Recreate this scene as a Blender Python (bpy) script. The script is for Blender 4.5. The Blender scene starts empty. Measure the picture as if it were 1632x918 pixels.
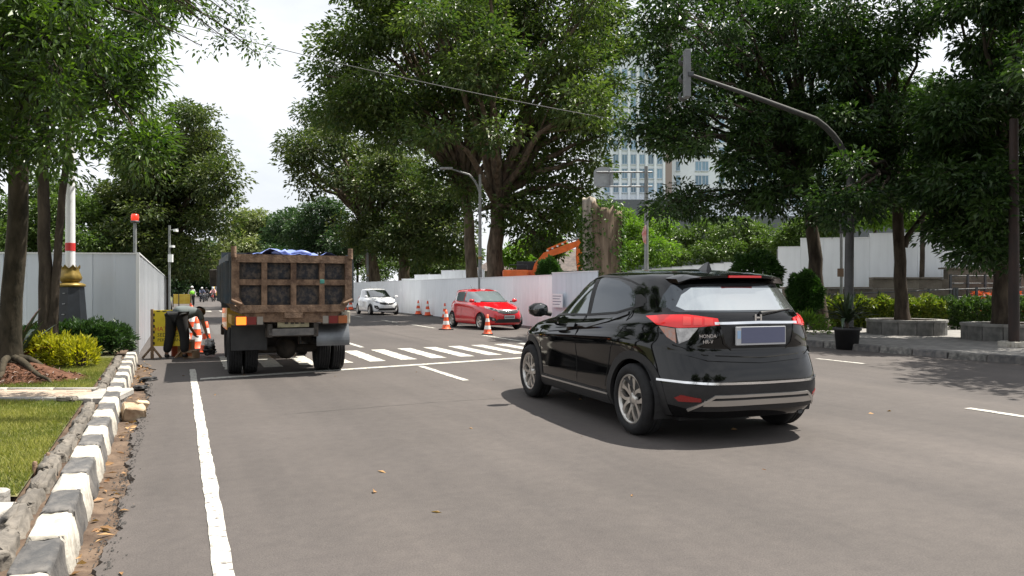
import bpy, bmesh, math, random
import numpy as np
from mathutils import Vector, Matrix
from mathutils.bvhtree import BVHTree
R = math.radians
random.seed(7)
scene = bpy.context.scene
C = scene.collection

# ---------------------------------------------------------------- camera
H = 1.46            # eye height
FPX, CX, HY = 1200.0, 816.0, 461.0     # focal length / centre / horizon in photo pixels
cam_d = bpy.data.cameras.new('camera'); cam = bpy.data.objects.new('camera', cam_d); C.objects.link(cam)
cam_d.sensor_width = 36; cam_d.lens = 36*FPX/1632; cam_d.clip_start = 0.05; cam_d.clip_end = 3000
cam.location = (0, 0, H); cam.rotation_euler = (R(90.1), 0, 0)
scene.camera = cam

# ---------------------------------------------------------------- sky, sun, exposure
SUN_AZ = Vector((0.93, 0.37)).normalized(); SUN_EL = R(65)
world = bpy.data.worlds.new('World'); scene.world = world; world.use_nodes = True
wn = world.node_tree.nodes; wl = world.node_tree.links
for n in list(wn): wn.remove(n)
w_out = wn.new('ShaderNodeOutputWorld'); w_bg = wn.new('ShaderNodeBackground')
sky = wn.new('ShaderNodeTexSky'); sky.sky_type = 'NISHITA'; sky.sun_disc = False
sky.sun_elevation = SUN_EL; sky.sun_rotation = math.atan2(SUN_AZ.x, SUN_AZ.y)
sky.air_density = 1.0; sky.dust_density = 2.5; sky.ozone_density = 1.0
tc = wn.new('ShaderNodeTexCoord'); cn = wn.new('ShaderNodeTexNoise')
cn.inputs['Scale'].default_value = 2.6; cn.inputs['Detail'].default_value = 7; cn.inputs['Roughness'].default_value = 0.55
cmap = wn.new('ShaderNodeMapping'); cmap.inputs['Scale'].default_value = (1, 1, 2.2); cmap.inputs['Location'].default_value = (0.3, 0.1, 0)
wl.new(tc.outputs['Generated'], cmap.inputs['Vector']); wl.new(cmap.outputs['Vector'], cn.inputs['Vector'])
cr = wn.new('ShaderNodeValToRGB'); cr.color_ramp.elements[0].position = 0.30; cr.color_ramp.elements[1].position = 0.62
cr.color_ramp.elements[0].color = (0.62, 0.62, 0.62, 1); cr.color_ramp.elements[1].color = (1, 1, 1, 1)
wl.new(cn.outputs['Fac'], cr.inputs['Fac'])
cmix = wn.new('ShaderNodeMix'); cmix.data_type = 'RGBA'
cmix.inputs['B'].default_value = (11.2, 11.5, 12.0, 1)       # thin bright cloud
wl.new(cr.outputs['Color'], cmix.inputs['Factor']); wl.new(sky.outputs['Color'], cmix.inputs['A'])
wl.new(cmix.outputs['Result'], w_bg.inputs['Color']); w_bg.inputs['Strength'].default_value = 0.05
wl.new(w_bg.outputs['Background'], w_out.inputs['Surface'])
sun_d = bpy.data.lights.new('sun', 'SUN'); sun = bpy.data.objects.new('sun', sun_d); C.objects.link(sun)
sun_d.energy = 5.0; sun_d.angle = R(0.55); sun_d.color = (1.0, 0.94, 0.84)
sv = Vector((SUN_AZ.x*math.cos(SUN_EL), SUN_AZ.y*math.cos(SUN_EL), math.sin(SUN_EL)))
sun.rotation_euler = sv.to_track_quat('Z', 'Y').to_euler()
vs = scene.view_settings
vs.view_transform = 'Standard'; vs.look = 'None'; vs.gamma = 1; vs.use_curve_mapping = False; vs.exposure = 1.04
scene.cycles.max_bounces = 8; scene.cycles.transparent_max_bounces = 8

# ---------------------------------------------------------------- places
YAW = math.atan2(529, FPX)
RD = Vector((-math.sin(YAW), math.cos(YAW), 0))      # along the road, away from the camera
PV = Vector((math.cos(YAW), math.sin(YAW), 0))       # across the road, to the right
ROAD_ANG = math.atan2(RD.y, RD.x)
def G(px, py, z=0.0):                                # ground point under a photo pixel
    d = (H-z)*FPX/(py-HY); return Vector(((px-CX)/FPX*d, d, z))
def A(px, py, d):                                    # point at depth d
    return Vector(((px-CX)/FPX*d, d, H+(HY-py)*d/FPX))
def SP(s, p, z=0.0):                                 # road coordinates: s along, p across
    return RD*s + PV*p + Vector((0, 0, z))

# ---------------------------------------------------------------- materials
MATS = {}
def newmat(name):
    m = bpy.data.materials.new(name); m.use_nodes = True; nt = m.node_tree
    return m, nt, nt.nodes['Principled BSDF']
def mat(name, col, rough=0.6, metal=0.0, var=0.0, vscale=6.0, col2=None, bump=0.0, bscale=40.0, coat=0.0, spec=0.5,
        stretch=(1, 1, 1), emit=None, estr=0.0, detail=6, ramp=(0.35, 0.65), objvar=0.0, sheen=0.0):
    if name in MATS: return MATS[name]
    m, nt, b = newmat(name); N, L = nt.nodes, nt.links
    b.inputs['Base Color'].default_value = (*col, 1); b.inputs['Roughness'].default_value = rough
    b.inputs['Metallic'].default_value = metal; b.inputs['Coat Weight'].default_value = coat
    b.inputs['Coat Roughness'].default_value = 0.03
    b.inputs['Specular IOR Level'].default_value = spec
    tcn = N.new('ShaderNodeTexCoord'); mp = N.new('ShaderNodeMapping'); mp.inputs['Scale'].default_value = stretch
    L.new(tcn.outputs['Object'], mp.inputs['Vector'])
    last = None
    if var > 0 or col2:
        nz = N.new('ShaderNodeTexNoise'); nz.inputs['Scale'].default_value = vscale; nz.inputs['Detail'].default_value = detail
        nz.inputs['Roughness'].default_value = 0.6
        L.new(mp.outputs['Vector'], nz.inputs['Vector'])
        rp = N.new('ShaderNodeValToRGB'); rp.color_ramp.elements[0].position = ramp[0]; rp.color_ramp.elements[1].position = ramp[1]
        c2 = col2 if col2 else tuple(min(1, c*(1+var)) for c in col)
        c1 = col if col2 else tuple(c*(1-var) for c in col)
        rp.color_ramp.elements[0].color = (*c1, 1); rp.color_ramp.elements[1].color = (*c2, 1)
        L.new(nz.outputs['Fac'], rp.inputs['Fac']); last = rp.outputs['Color']
    if objvar > 0:
        oi = N.new('ShaderNodeObjectInfo'); mr = N.new('ShaderNodeMapRange')
        mr.inputs['To Min'].default_value = 1-objvar; mr.inputs['To Max'].default_value = 1+objvar
        L.new(oi.outputs['Random'], mr.inputs['Value'])
        mx = N.new('ShaderNodeMix'); mx.data_type = 'RGBA'; mx.blend_type = 'MULTIPLY'; mx.inputs['Factor'].default_value = 1
        if last: L.new(last, mx.inputs['A'])
        else: mx.inputs['A'].default_value = (*col, 1)
        L.new(mr.outputs['Result'], mx.inputs['B']); last = mx.outputs['Result']
    if last: L.new(last, b.inputs['Base Color'])
    if bump > 0:
        bz = N.new('ShaderNodeTexNoise'); bz.inputs['Scale'].default_value = bscale; bz.inputs['Detail'].default_value = 5
        L.new(mp.outputs['Vector'], bz.inputs['Vector'])
        bp = N.new('ShaderNodeBump'); bp.inputs['Strength'].default_value = bump; bp.inputs['Distance'].default_value = 0.02
        L.new(bz.outputs['Fac'], bp.inputs['Height']); L.new(bp.outputs['Normal'], b.inputs['Normal'])
    if emit:
        b.inputs['Emission Color'].default_value = (*emit, 1); b.inputs['Emission Strength'].default_value = estr
    MATS[name] = m; return m
def leafmat(name, c_dark, c_light, trans=0.35, rough=0.42, tcol=None, spec=0.4):
    if name in MATS: return MATS[name]
    m, nt, b = newmat(name); N, L = nt.nodes, nt.links
    at = N.new('ShaderNodeAttribute'); at.attribute_name = 'rnd'
    rp = N.new('ShaderNodeValToRGB')
    rp.color_ramp.elements[0].color = (*c_dark, 1); rp.color_ramp.elements[1].color = (*c_light, 1)
    L.new(at.outputs['Fac'], rp.inputs['Fac']); L.new(rp.outputs['Color'], b.inputs['Base Color'])
    b.inputs['Roughness'].default_value = rough; b.inputs['Specular IOR Level'].default_value = spec
    tr = N.new('ShaderNodeBsdfTranslucent'); hs = N.new('ShaderNodeMix'); hs.data_type = 'RGBA'; hs.blend_type = 'MULTIPLY'
    hs.inputs['Factor'].default_value = 1; hs.inputs['B'].default_value = (*(tcol or (1.5, 1.7, 0.7)), 1)
    L.new(rp.outputs['Color'], hs.inputs['A']); L.new(hs.outputs['Result'], tr.inputs['Color'])
    mx = N.new('ShaderNodeMixShader'); mx.inputs['Fac'].default_value = trans
    L.new(b.outputs['BSDF'], mx.inputs[1]); L.new(tr.outputs['BSDF'], mx.inputs[2])
    L.new(mx.outputs['Shader'], N['Material Output'].inputs['Surface'])
    MATS[name] = m; return m

# ---------------------------------------------------------------- object helpers
def tag(o, label, cat, group=None, kind=None):
    if label: o['label'] = label
    if cat: o['category'] = cat
    if group: o['group'] = group
    if kind: o['kind'] = kind
    return o
def structure(o, label=None):
    o['kind'] = 'structure'
    if label: o['label'] = label
    return o
def empty(name, loc=(0, 0, 0), rz=0.0):
    o = bpy.data.objects.new(name, None); C.objects.link(o); o.empty_display_size = 0.2
    o.location = loc; o.rotation_euler = (0, 0, rz); return o
def link(name, me, m=None, parent=None):
    o = bpy.data.objects.new(name, me); C.objects.link(o)
    if m is not None and len(me.materials) == 0: me.materials.append(m)
    if parent is not None: o.parent = parent
    return o
def dup(o, parent=None, loc=None, rz=None, rot=None):
    c = o.copy(); C.objects.link(c); c.parent = parent
    if loc is not None: c.location = loc
    if rz is not None: c.rotation_euler = (0, 0, rz)
    if rot is not None: c.rotation_euler = rot
    for ch in [k for k in bpy.data.objects if k.parent == o]: dup(ch, c)
    return c
class MB:
    """collects shapes and links them as one mesh object"""
    def __init__(s): s.v = []; s.f = []; s.sm = []
    def add(s, vs, fs, smooth=False):
        b = len(s.v); s.v += [tuple(v) for v in vs]
        s.f += [tuple(i+b for i in f) for f in fs]; s.sm += [smooth]*len(fs); return s
    def box(s, lo, hi, M=None, bev=0.0):
        x0, y0, z0 = lo; x1, y1, z1 = hi
        if bev <= 0:
            v = [(x0, y0, z0), (x1, y0, z0), (x1, y1, z0), (x0, y1, z0), (x0, y0, z1), (x1, y0, z1), (x1, y1, z1), (x0, y1, z1)]
            f = [(0, 3, 2, 1), (4, 5, 6, 7), (0, 1, 5, 4), (1, 2, 6, 5), (2, 3, 7, 6), (3, 0, 4, 7)]
        else:
            bm = bmesh.new(); bmesh.ops.create_cube(bm, size=1)
            for q in bm.verts:
                q.co = Vector(((x0+x1)/2+q.co.x*(x1-x0), (y0+y1)/2+q.co.y*(y1-y0), (z0+z1)/2+q.co.z*(z1-z0)))
            bmesh.ops.bevel(bm, geom=list(bm.edges), offset=bev, segments=2, affect='EDGES', profile=0.6)
            bm.verts.index_update(); v = [q.co.copy() for q in bm.verts]; f = [[q.index for q in fc.verts] for fc in bm.faces]; bm.free()
        if M is not None: v = [M @ Vector(q) for q in v]
        return s.add(v, f)
    def prism(s, poly, z0, z1, M=None):
        n = len(poly); v = [(x, y, z0) for x, y in poly]+[(x, y, z1) for x, y in poly]
        f = [tuple(range(n-1, -1, -1)), tuple(range(n, 2*n))]+[(i, (i+1) % n, n+(i+1) % n, n+i) for i in range(n)]
        if M is not None: v = [M @ Vector(q) for q in v]
        return s.add(v, f)
    def tube(s, pts, rad, n=8, cap=True, smooth=True):
        pts = [Vector(p) for p in pts]; k = len(pts)
        if not hasattr(rad, '__len__'): rad = [rad]*k
        vs, fs = [], []; prev = None
        for i, p in enumerate(pts):
            t = (pts[min(i+1, k-1)]-pts[max(i-1, 0)])
            t = t.normalized() if t.length > 1e-9 else Vector((0, 0, 1))
            if prev is None:
                a = Vector((1, 0, 0)) if abs(t.x) < 0.8 else Vector((0, 1, 0)); u = (a-t*a.dot(t)).normalized()
            else:
                u = prev-t*prev.dot(t); u = u.normalized() if u.length > 1e-6 else prev
            prev = u; w = t.cross(u)
            for j in range(n):
                a = 2*math.pi*j/n; vs.append(p+(u*math.cos(a)+w*math.sin(a))*rad[i])
        for i in range(k-1):
            for j in range(n):
                fs.append((i*n+j, i*n+(j+1) % n, (i+1)*n+(j+1) % n, (i+1)*n+j))
        s.add(vs, fs, smooth)
        if cap: s.add(vs[:n], [tuple(range(n-1, -1, -1))]); s.add(vs[-n:], [tuple(range(n))])
        return s
    def lathe(s, prof, n=24, M=None, smooth=True, closed=False):
        vs, fs = [], []; k = len(prof)
        for r, z in prof:
            for j in range(n):
                a = 2*math.pi*j/n; vs.append(Vector((r*math.cos(a), r*math.sin(a), z)))
        for i in range(k if closed else k-1):
            i2 = (i+1) % k
            for j in range(n): fs.append((i*n+j, i*n+(j+1) % n, i2*n+(j+1) % n, i2*n+j))
        if M is not None: vs = [M @ v for v in vs]
        return s.add(vs, fs, smooth)
    def mesh(s, name):
        me = bpy.data.meshes.new(name); me.from_pydata(s.v, [], s.f)
        me.polygons.foreach_set('use_smooth', s.sm); me.update(); return me
    def build(s, name, m=None, parent=None): return link(name, s.mesh(name), m, parent)
def npmesh(name, verts, faces, k, smooth=False, rnd=None):
    """mesh from numpy arrays, faces (n,k)"""
    me = bpy.data.meshes.new(name); nv, nf = len(verts), len(faces)
    me.vertices.add(nv); me.vertices.foreach_set('co', np.ascontiguousarray(verts, np.float32).ravel())
    me.loops.add(nf*k); me.loops.foreach_set('vertex_index', np.ascontiguousarray(faces, np.int32).ravel())
    me.polygons.add(nf); me.polygons.foreach_set('loop_start', np.arange(0, nf*k, k, dtype=np.int32))
    me.polygons.foreach_set('use_smooth', np.full(nf, smooth))
    me.update(calc_edges=True)
    if rnd is not None:
        a = me.attributes.new('rnd', 'FLOAT', 'FACE'); a.data.foreach_set('value', np.ascontiguousarray(rnd, np.float32))
    return me
def rotz(a): return Matrix.Rotation(a, 4, 'Z')
def T(x, y=0, z=0): return Matrix.Translation((x, y, z))
def text_obj(name, s, size, m, parent, M, align='CENTER', ext=0.001):
    cu = bpy.data.curves.new(name, 'FONT'); cu.body = s; cu.size = size; cu.align_x = align; cu.extrude = ext; cu.resolution_u = 2
    tmp = bpy.data.objects.new('tmp_text', cu); C.objects.link(tmp)
    dg = bpy.context.evaluated_depsgraph_get(); me = bpy.data.meshes.new_from_object(tmp.evaluated_get(dg))
    bpy.data.objects.remove(tmp); me.transform(M); me.name = name; me.materials.clear()
    return link(name, me, m, parent)
# ================================================================ THE SETTING
def asphalt():
    m, nt, b = newmat('asphalt'); N, L = nt.nodes, nt.links
    tcn = N.new('ShaderNodeTexCoord'); P = tcn.outputs['Object']
    def noise(sc, det=6, ro=0.6):
        n = N.new('ShaderNodeTexNoise'); n.inputs['Scale'].default_value = sc; n.inputs['Detail'].default_value = det
        n.inputs['Roughness'].default_value = ro; L.new(P, n.inputs['Vector']); return n.outputs['Fac']
    def ramp(x, a, b_, ca, cb):
        r = N.new('ShaderNodeValToRGB'); r.color_ramp.elements[0].position = a; r.color_ramp.elements[1].position = b_
        r.color_ramp.elements[0].color = (*ca, 1); r.color_ramp.elements[1].color = (*cb, 1); L.new(x, r.inputs['Fac']); return r.outputs['Color']
    def mult(a, c, f=1.0):
        x = N.new('ShaderNodeMix'); x.data_type = 'RGBA'; x.blend_type = 'MULTIPLY'; x.inputs['Factor'].default_value = f
        L.new(a, x.inputs['A']); L.new(c, x.inputs['B']); return x.outputs['Result']
    base = ramp(noise(0.35, 5), 0.3, 0.7, (0.068, 0.060, 0.056), (0.092, 0.081, 0.076))
    grit = ramp(noise(90, 4, 0.75), 0.25, 0.75, (0.62, 0.62, 0.62), (1.3, 1.3, 1.3))
    fine = ramp(noise(9, 8, 0.7), 0.3, 0.7, (0.86, 0.86, 0.87), (1.1, 1.1, 1.09))
    c = mult(mult(base, grit), fine)
    # streaks of wear along the traffic lanes (object Y runs along the road)
    mp = N.new('ShaderNodeMapping'); mp.inputs['Scale'].default_value = (1.0, 0.05, 1); L.new(P, mp.inputs['Vector'])
    st = N.new('ShaderNodeTexNoise'); st.inputs['Scale'].default_value = 1.3; st.inputs['Detail'].default_value = 5; L.new(mp.outputs['Vector'], st.inputs['Vector'])
    c = mult(c, ramp(st.outputs['Fac'], 0.33, 0.67, (0.84, 0.84, 0.85), (1.10, 1.09, 1.08)))
    # oil spots
    vo = N.new('ShaderNodeTexVoronoi'); vo.inputs['Scale'].default_value = 0.45; L.new(P, vo.inputs['Vector'])
    c = mult(c, ramp(vo.outputs['Distance'], 0.03, 0.10, (0.8, 0.8, 0.8), (1, 1, 1)), 0.7)
    L.new(c, b.inputs['Base Color']); b.inputs['Roughness'].default_value = 0.82; b.inputs['Specular IOR Level'].default_value = 0.35
    bp = N.new('ShaderNodeBump'); bp.inputs['Strength'].default_value = 0.55; bp.inputs['Distance'].default_value = 0.006
    L.new(noise(120, 3), bp.inputs['Height']); L.new(bp.outputs['Normal'], b.inputs['Normal'])
    MATS['asphalt'] = m; return m
M_ASPH = asphalt()
M_ASPH2 = mat('asphalt_patch', (0.088, 0.083, 0.080), 0.85, var=0.25, vscale=60, bump=0.5, bscale=120, spec=0.3)
M_GRASSG = mat('ground_soil_grass', (0.05, 0.075, 0.02), 0.95, col2=(0.11, 0.10, 0.045), vscale=1.5, bump=0.6, bscale=30)
M_SOIL = mat('soil', (0.062, 0.043, 0.032), 0.95, col2=(0.14, 0.10, 0.072), vscale=5, bump=0.9, bscale=26, spec=0.2)
M_MULCH = mat('mulch', (0.055, 0.026, 0.017), 0.95, col2=(0.15, 0.075, 0.048), vscale=14, bump=1.0, bscale=35, spec=0.15)
M_KW = mat('kerb_white', (0.22, 0.195, 0.16), 0.8, col2=(0.47, 0.445, 0.39), vscale=8, bump=0.4, bscale=25, objvar=0.1, ramp=(0.3, 0.55))
M_KB = mat('kerb_black', (0.060, 0.060, 0.062), 0.75, col2=(0.19, 0.175, 0.16), vscale=6, bump=0.5, bscale=22, objvar=0.2, ramp=(0.4, 0.75))
M_KG = mat('kerb_faded', (0.06, 0.06, 0.058), 0.85, col2=(0.24, 0.23, 0.21), vscale=9, bump=0.5, bscale=22, objvar=0.15)
M_STONE = mat('edging_stone', (0.10, 0.09, 0.078), 0.9, col2=(0.23, 0.205, 0.175), vscale=5, bump=0.9, bscale=16, objvar=0.15)
M_CONC = mat('concrete', (0.26, 0.25, 0.23), 0.85, col2=(0.38, 0.36, 0.33), vscale=4, bump=0.4, bscale=35, objvar=0.08)
M_PAVE = mat('paver', (0.29, 0.225, 0.17), 0.9, col2=(0.40, 0.32, 0.25), vscale=6, bump=0.5, bscale=30, objvar=0.16)
M_PAVE2 = mat('paver_grey', (0.14, 0.135, 0.13), 0.9, col2=(0.22, 0.21, 0.195), vscale=4, bump=0.4, bscale=30, objvar=0.15)
M_PAINT = mat('road_paint', (0.11, 0.10, 0.095), 0.8, col2=(0.42, 0.41, 0.37), vscale=16, bump=0.3, bscale=60, ramp=(0.34, 0.47), detail=12)

# road coordinates mesh: object Y runs along the road
def road_sheet(name, poly_sp, z, m, parent=None):
    o = MB().add([(p, s, z) for s, p in poly_sp], [tuple(range(len(poly_sp)))]).build(name, m, parent)
    if o.data.polygons[0].normal.z < 0: o.data.flip_normals()
    if parent is None: o.rotation_euler = (0, 0, YAW)
    return o
ground = road_sheet('ground', [(-400, -900), (-400, 900), (1500, 900), (1500, -900)], -0.05, M_GRASSG); structure(ground)
# asphalt with a broken left edge
rng = random.Random(3)
edge = []
s = -6.0
while s < 40:
    jag = 0.022*math.sin(s*5.1)+0.014*math.sin(s*13.7+1)+rng.uniform(-0.016, 0.016)+0.03*math.sin(s*1.3)
    edge.append((s, -0.33-0.008*max(0, s)+jag-min(0.52, max(0, s-15.2)*0.28))); s += 0.045 if s < 16 else 0.3
edge += [(40, -0.95), (320, -0.95)]
road = None
def make_road():
    """sheet with a 3 cm broken lip along the gutter"""
    right = 15.6
    vs, fs = [], []
    n = len(edge)
    for s_, p_ in edge: vs += [(p_, s_, 0.0), (p_-0.012+rng.uniform(-.01, .01), s_, -0.045), (right, s_, 0.0)]
    for i in range(n-1):
        a, b_ = i*3, (i+1)*3
        fs += [(a, a+2, b_+2, b_), (a+1, a, b_, b_+1)]
    return MB().add(vs, fs).build('road', M_ASPH)
road = make_road(); road.rotation_euler = (0, 0, YAW); structure(road)
# the near junction area to the right and behind the camera
junction = road_sheet('junction_road', [(-60, 15.6), (-60, 90), (2.5, 90), (2.5, 15.6)], -0.001, M_ASPH); structure(junction)
side = road_sheet('near_road', [(-80, -30), (-80, 15.6), (-6.0, 15.6), (-6.0, -30)], -0.002, M_ASPH); structure(side)
# old resurfacing patches, each a thin skin
def patch(pts, z=0.003): 
    o = road_sheet('asphalt_patch', pts, z, M_ASPH2, road); return o
patch([(0.5, 6.4), (0.45, 7.6), (3.9, 7.7), (3.9, 6.5)])
M_TAR = mat('tar_seam', (0.030, 0.028, 0.027), 0.7, var=0.3)
def seam(pts, w):
    P = [Vector((p, s, 0)) for s, p in pts]; dense = []
    for a, b_ in zip(P[:-1], P[1:]):
        k = max(2, int((b_-a).length/0.12)); dense += [a.lerp(b_, i/k)+Vector((rng.uniform(-.012, .012), rng.uniform(-.012, .012), 0)) for i in range(k)]
    vs, fs = [], []
    for i, q in enumerate(dense):
        t_ = (dense[min(i+1, len(dense)-1)]-dense[max(i-1, 0)]).normalized(); n_ = Vector((-t_.y, t_.x, 0))*w*rng.uniform(0.3, 1); vs += [tuple(q+n_+Vector((0, 0, .0045))), tuple(q-n_+Vector((0, 0, .0045)))]
    for i in range(len(dense)-1): a = 2*i; fs.append((a, a+1, a+3, a+2))
    o = MB().add(vs, fs).build('tar_seam', M_TAR, road)
    for p_ in o.data.polygons:
        if p_.normal.z < 0: o.data.flip_normals(); break
seam([(9.1, 1.1), (9.3, 3.0), (9.25, 5.4)], 0.006); seam([(20, 6.4), (30, 6.5), (44, 6.45)], 0.012)
patch([(26, 1.0), (26, 2.2), (33, 2.3), (33, 1.1)])

# ---------------- painted markings (parts of the road)
def paint(name, quad, z=0.006, rag=0.012):
    """quad = 4 (s,p) corners; edges slightly ragged"""
    q = [Vector((c[1], c[0], 0)) for c in quad]; pts = []
    for i in range(4):
        a, b_ = q[i], q[(i+1) % 4]; L_ = (b_-a).length; k = max(1, min(120, int(L_/0.10)))
        nrm = Vector((-(b_-a).y, (b_-a).x, 0)).normalized()
        for j in range(k):
            pts.append(a.lerp(b_, j/k)+nrm*rng.uniform(-rag, rag))
    o = MB().add([(v.x, v.y, z) for v in pts], [tuple(range(len(pts)))]).build(name, M_PAINT, road)
    if o.data.polygons[0].normal.z < 0: o.data.flip_normals()
    return o
def dash(p, s0, s1, w=0.12, name='lane_dash'): return paint(name, [(s0, p-w/2), (s0, p+w/2), (s1, p+w/2), (s1, p-w/2)])
paint('edge_line', [(-4, 0.155), (-4, 0.260), (14.9, 0.255), (14.9, 0.155)], rag=0.006)
sk = lambda p: 13.05+0.21*p
paint('stop_line', [(sk(0.3), 0.3), (sk(8.6), 8.6), (sk(8.6)+0.22, 8.6), (sk(0.3)+0.22, 0.3)])
for i in range(17):
    p0 = 0.75+0.685*i; s0 = 14.5+0.15*p0
    paint('crosswalk_stripe', [(s0, p0), (s0, p0+0.34), (s0+2.85, p0+0.34+0.02), (s0+2.85, p0+0.02)], rag=0.015)
for s0 in (11.3, 18.8, 25, 31, 37): dash(4.18, s0, s0+2.5)
for s0 in (-3.2, 3.2, 10.2, 19.2, 27.0, 32.2, 39, 45, 51): dash(8.85-(0.004*s0), s0, s0+3.0)
dash(12.25, 10.7, 11.9)
dash(12.25, 5.0, 7.0)
for i in range(12): paint('far_crosswalk_stripe', [(52.5, 0.4+i*1.0), (52.5, 0.9+i*1.0), (55, 0.9+i*1.0), (55, 0.4+i*1.0)])

# ---------------- gutter of earth
gv, gf = [], []
nn = 260
for i in range(nn):
    s_ = -5+i*0.085
    for j in range(7):
        p_ = -0.95+j*0.12
        gv.append((p_, s_, -0.035+0.012*math.sin(s_*7+j*2)+rng.uniform(-0.012, 0.012)+(0.05 if j == 0 else 0)+0.018*math.exp(-((j-3)**2))))
for i in range(nn-1):
    for j in range(6): a = i*7+j; gf.append((a, a+1, a+8, a+7))
gut = MB().add(gv, gf, True).build('gutter', M_SOIL); gut.rotation_euler = (0, 0, YAW); structure(gut)

# ---------------- kerbs
def stone_mesh(name, L_, W_, Hh, batter=0.03, rough=0.006, seed=0, bev=0.025, seg=2):
    bm = bmesh.new(); bmesh.ops.create_cube(bm, size=1); r_ = random.Random(seed)
    for v in bm.verts: v.co = Vector((v.co.x*W_-(batter if v.co.z > 0 and v.co.x > 0 else 0), v.co.y*L_, (v.co.z+0.5)*Hh))
    bmesh.ops.bevel(bm, geom=list(bm.edges), offset=bev, segments=seg, affect='EDGES', profile=0.5)
    if rough > 0.008: bmesh.ops.subdivide_edges(bm, edges=list(bm.edges), cuts=1, use_grid_fill=True)
    for v in bm.verts: v.co += Vector((r_.uniform(-1, 1), r_.uniform(-1, 1), r_.uniform(-1, 1)))*rough
    me = bpy.data.meshes.new(name); bm.to_mesh(me); bm.free()
    for p_ in me.polygons: p_.use_smooth = rough > 0.008
    return me
kerb_left = empty('kerb_left'); structure(kerb_left)
kv = {c: [stone_mesh('kerb_stone', 0.484, 0.215, 0.27, 0.045, 0.0085, 10+k, 0.030) for k in range(4)] for c in 'wb'}
for c, m_ in (('w', M_KW), ('b', M_KB)):
    for me in kv[c]: me.materials.append(m_)
pk = lambda s_: -0.405-0.0212*s_
for i in range(-6, 28):
    s_ = 4.72+0.5*i
    if s_ > 17.3: break
    c = 'w' if i % 2 == 0 else 'b'
    o = link('kerb_stone', kv[c][(i*7) % 4], None, kerb_left)
    o.location = SP(s_, pk(s_)-0.11, -0.07+rng.uniform(-.008, .008)); o.rotation_euler = (rng.uniform(-.012, .012), rng.uniform(-.02, .02), YAW+0.0212+rng.uniform(-.015, .015))
edging = empty('stone_edging'); tag(edging, 'row of rough grey edging stones between the kerb and the lawn', 'edging')
ev = [stone_mesh('edging_stone', 0.45, 0.145, 0.30, 0.03, 0.016, 40+k, 0.05) for k in range(5)]
for me in ev: me.materials.append(M_STONE)
for i in range(-8, 28):
    s_ = 4.5+0.5*i+rng.uniform(-.03, .03)
    if 9.75 < s_ < 10.85 or s_ > 16.2: continue
    o = link('edging_stone', ev[i % 5], None, edging)
    o.location = SP(s_, pk(s_)-0.315+rng.uniform(-.015, .015), -0.105+rng.uniform(-.018, .018)); o.rotation_euler = (rng.uniform(-.05, .05), rng.uniform(-.06, .06), YAW+rng.uniform(-.06, .06))

# ---------------- left lawn bed, paths
def flat(name, pts, z, m, parent=None, th=0.0):
    o = MB().add([(x, y, z) for x, y in pts], [tuple(range(len(pts)))]).build(name, m, parent)
    if o.data.polygons[0].normal.z < 0: o.data.flip_normals()
    return o
def kx(y, off=0.0):                     # x of the kerb line at depth y
    s_ = y/RD.y
    for _ in range(4): s_ = (y-(pk(s_)+off)*PV.y)/RD.y
    return SP(s_, pk(s_)+off).x
def bed(name, y0, y1, z, m, off=-0.42, xl=-26):
    ys = [y0+(y1-y0)*k/8 for k in range(9)]
    return flat(name, [(kx(y, off), y) for y in ys]+[(xl, y1), (xl, y0)], z, m)
M_LAWN = mat('lawn_earth', (0.055, 0.065, 0.02), 0.95, col2=(0.13, 0.12, 0.05), vscale=3, bump=0.8, bscale=50)
lawn = bed('lawn', 4.78, 8.86, 0.145, M_LAWN); structure(lawn)
lawn2 = bed('lawn_far', 9.80, 17.2, 0.145, M_LAWN); structure(lawn2)
soilbed = bed('kerb_bed', -5, 17.2, 0.105, M_SOIL, -0.2); structure(soilbed)
path_far = empty('brick_path'); structure(path_far)
pv = [stone_mesh('paver', 0.19, 0.24, 0.06, 0, 0.003, 60+k, 0.006, 1) for k in range(3)]
for me in pv: me.materials.append(M_PAVE)
row = 0
y = 9.04
while y < 9.66:
    x = kx(y, -0.30)-0.14-(0.12 if row % 2 else 0)
    while x > -8.6:
        o = link('paver', pv[rng.randrange(3)], None, path_far); o.location = (x, y, 0.108+rng.uniform(-.004, .004)); o.rotation_euler = (0, 0, rng.uniform(-.02, .02)); x -= 0.25
    y += 0.20; row += 1
for yy in (8.90, 9.75):
    x = kx(yy, -0.30)-0.3
    while x > -8.6:
        o = link('path_border', stone_mesh('path_border', 0.09, 0.58, 0.1, 0, 0.004, 80, 0.01, 1), M_CONC, path_far); o.location = (x, yy, 0.085); x -= 0.6
landing = link('path_landing', stone_mesh('path_landing', 0.86, 0.42, 0.08, 0, 0.004, 81, 0.012, 1), M_CONC, path_far)
landing.location = (kx(9.3, -0.22)+0.02, 9.3, 0.102); landing.rotation_euler = (0, 0, YAW*0.55)
path_near = empty('concrete_path'); structure(path_near)
slab = [stone_mesh('slab', 0.56, 0.62, 0.08, 0, 0.004, 90+k, 0.01, 1) for k in range(3)]
for k, me in enumerate(slab): me.materials.append(M_CONC if k != 1 else M_PAVE2)
for iy in range(6):
    yc = 4.33-0.57*iy; x = kx(yc, -0.44)-0.34; ix = 0
    while x > -5.5:
        o = link('slab', slab[1 if (iy, ix) in ((0, 1), (2, 0), (1, 2)) else (0 if (ix+iy) % 2 else 2)], None, path_near); o.location = (x, yc, 0.082+rng.uniform(-.006, .006)); x -= 0.63; ix += 1
x = kx(4.7, -0.44)-0.3
while x > -6:
    o = link('path_border', stone_mesh('path_border', 0.1, 0.55, 0.16, 0, 0.006, 95, 0.02, 1), M_CONC, path_near); o.location = (x, 4.70, 0.06); x -= 0.57

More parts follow.
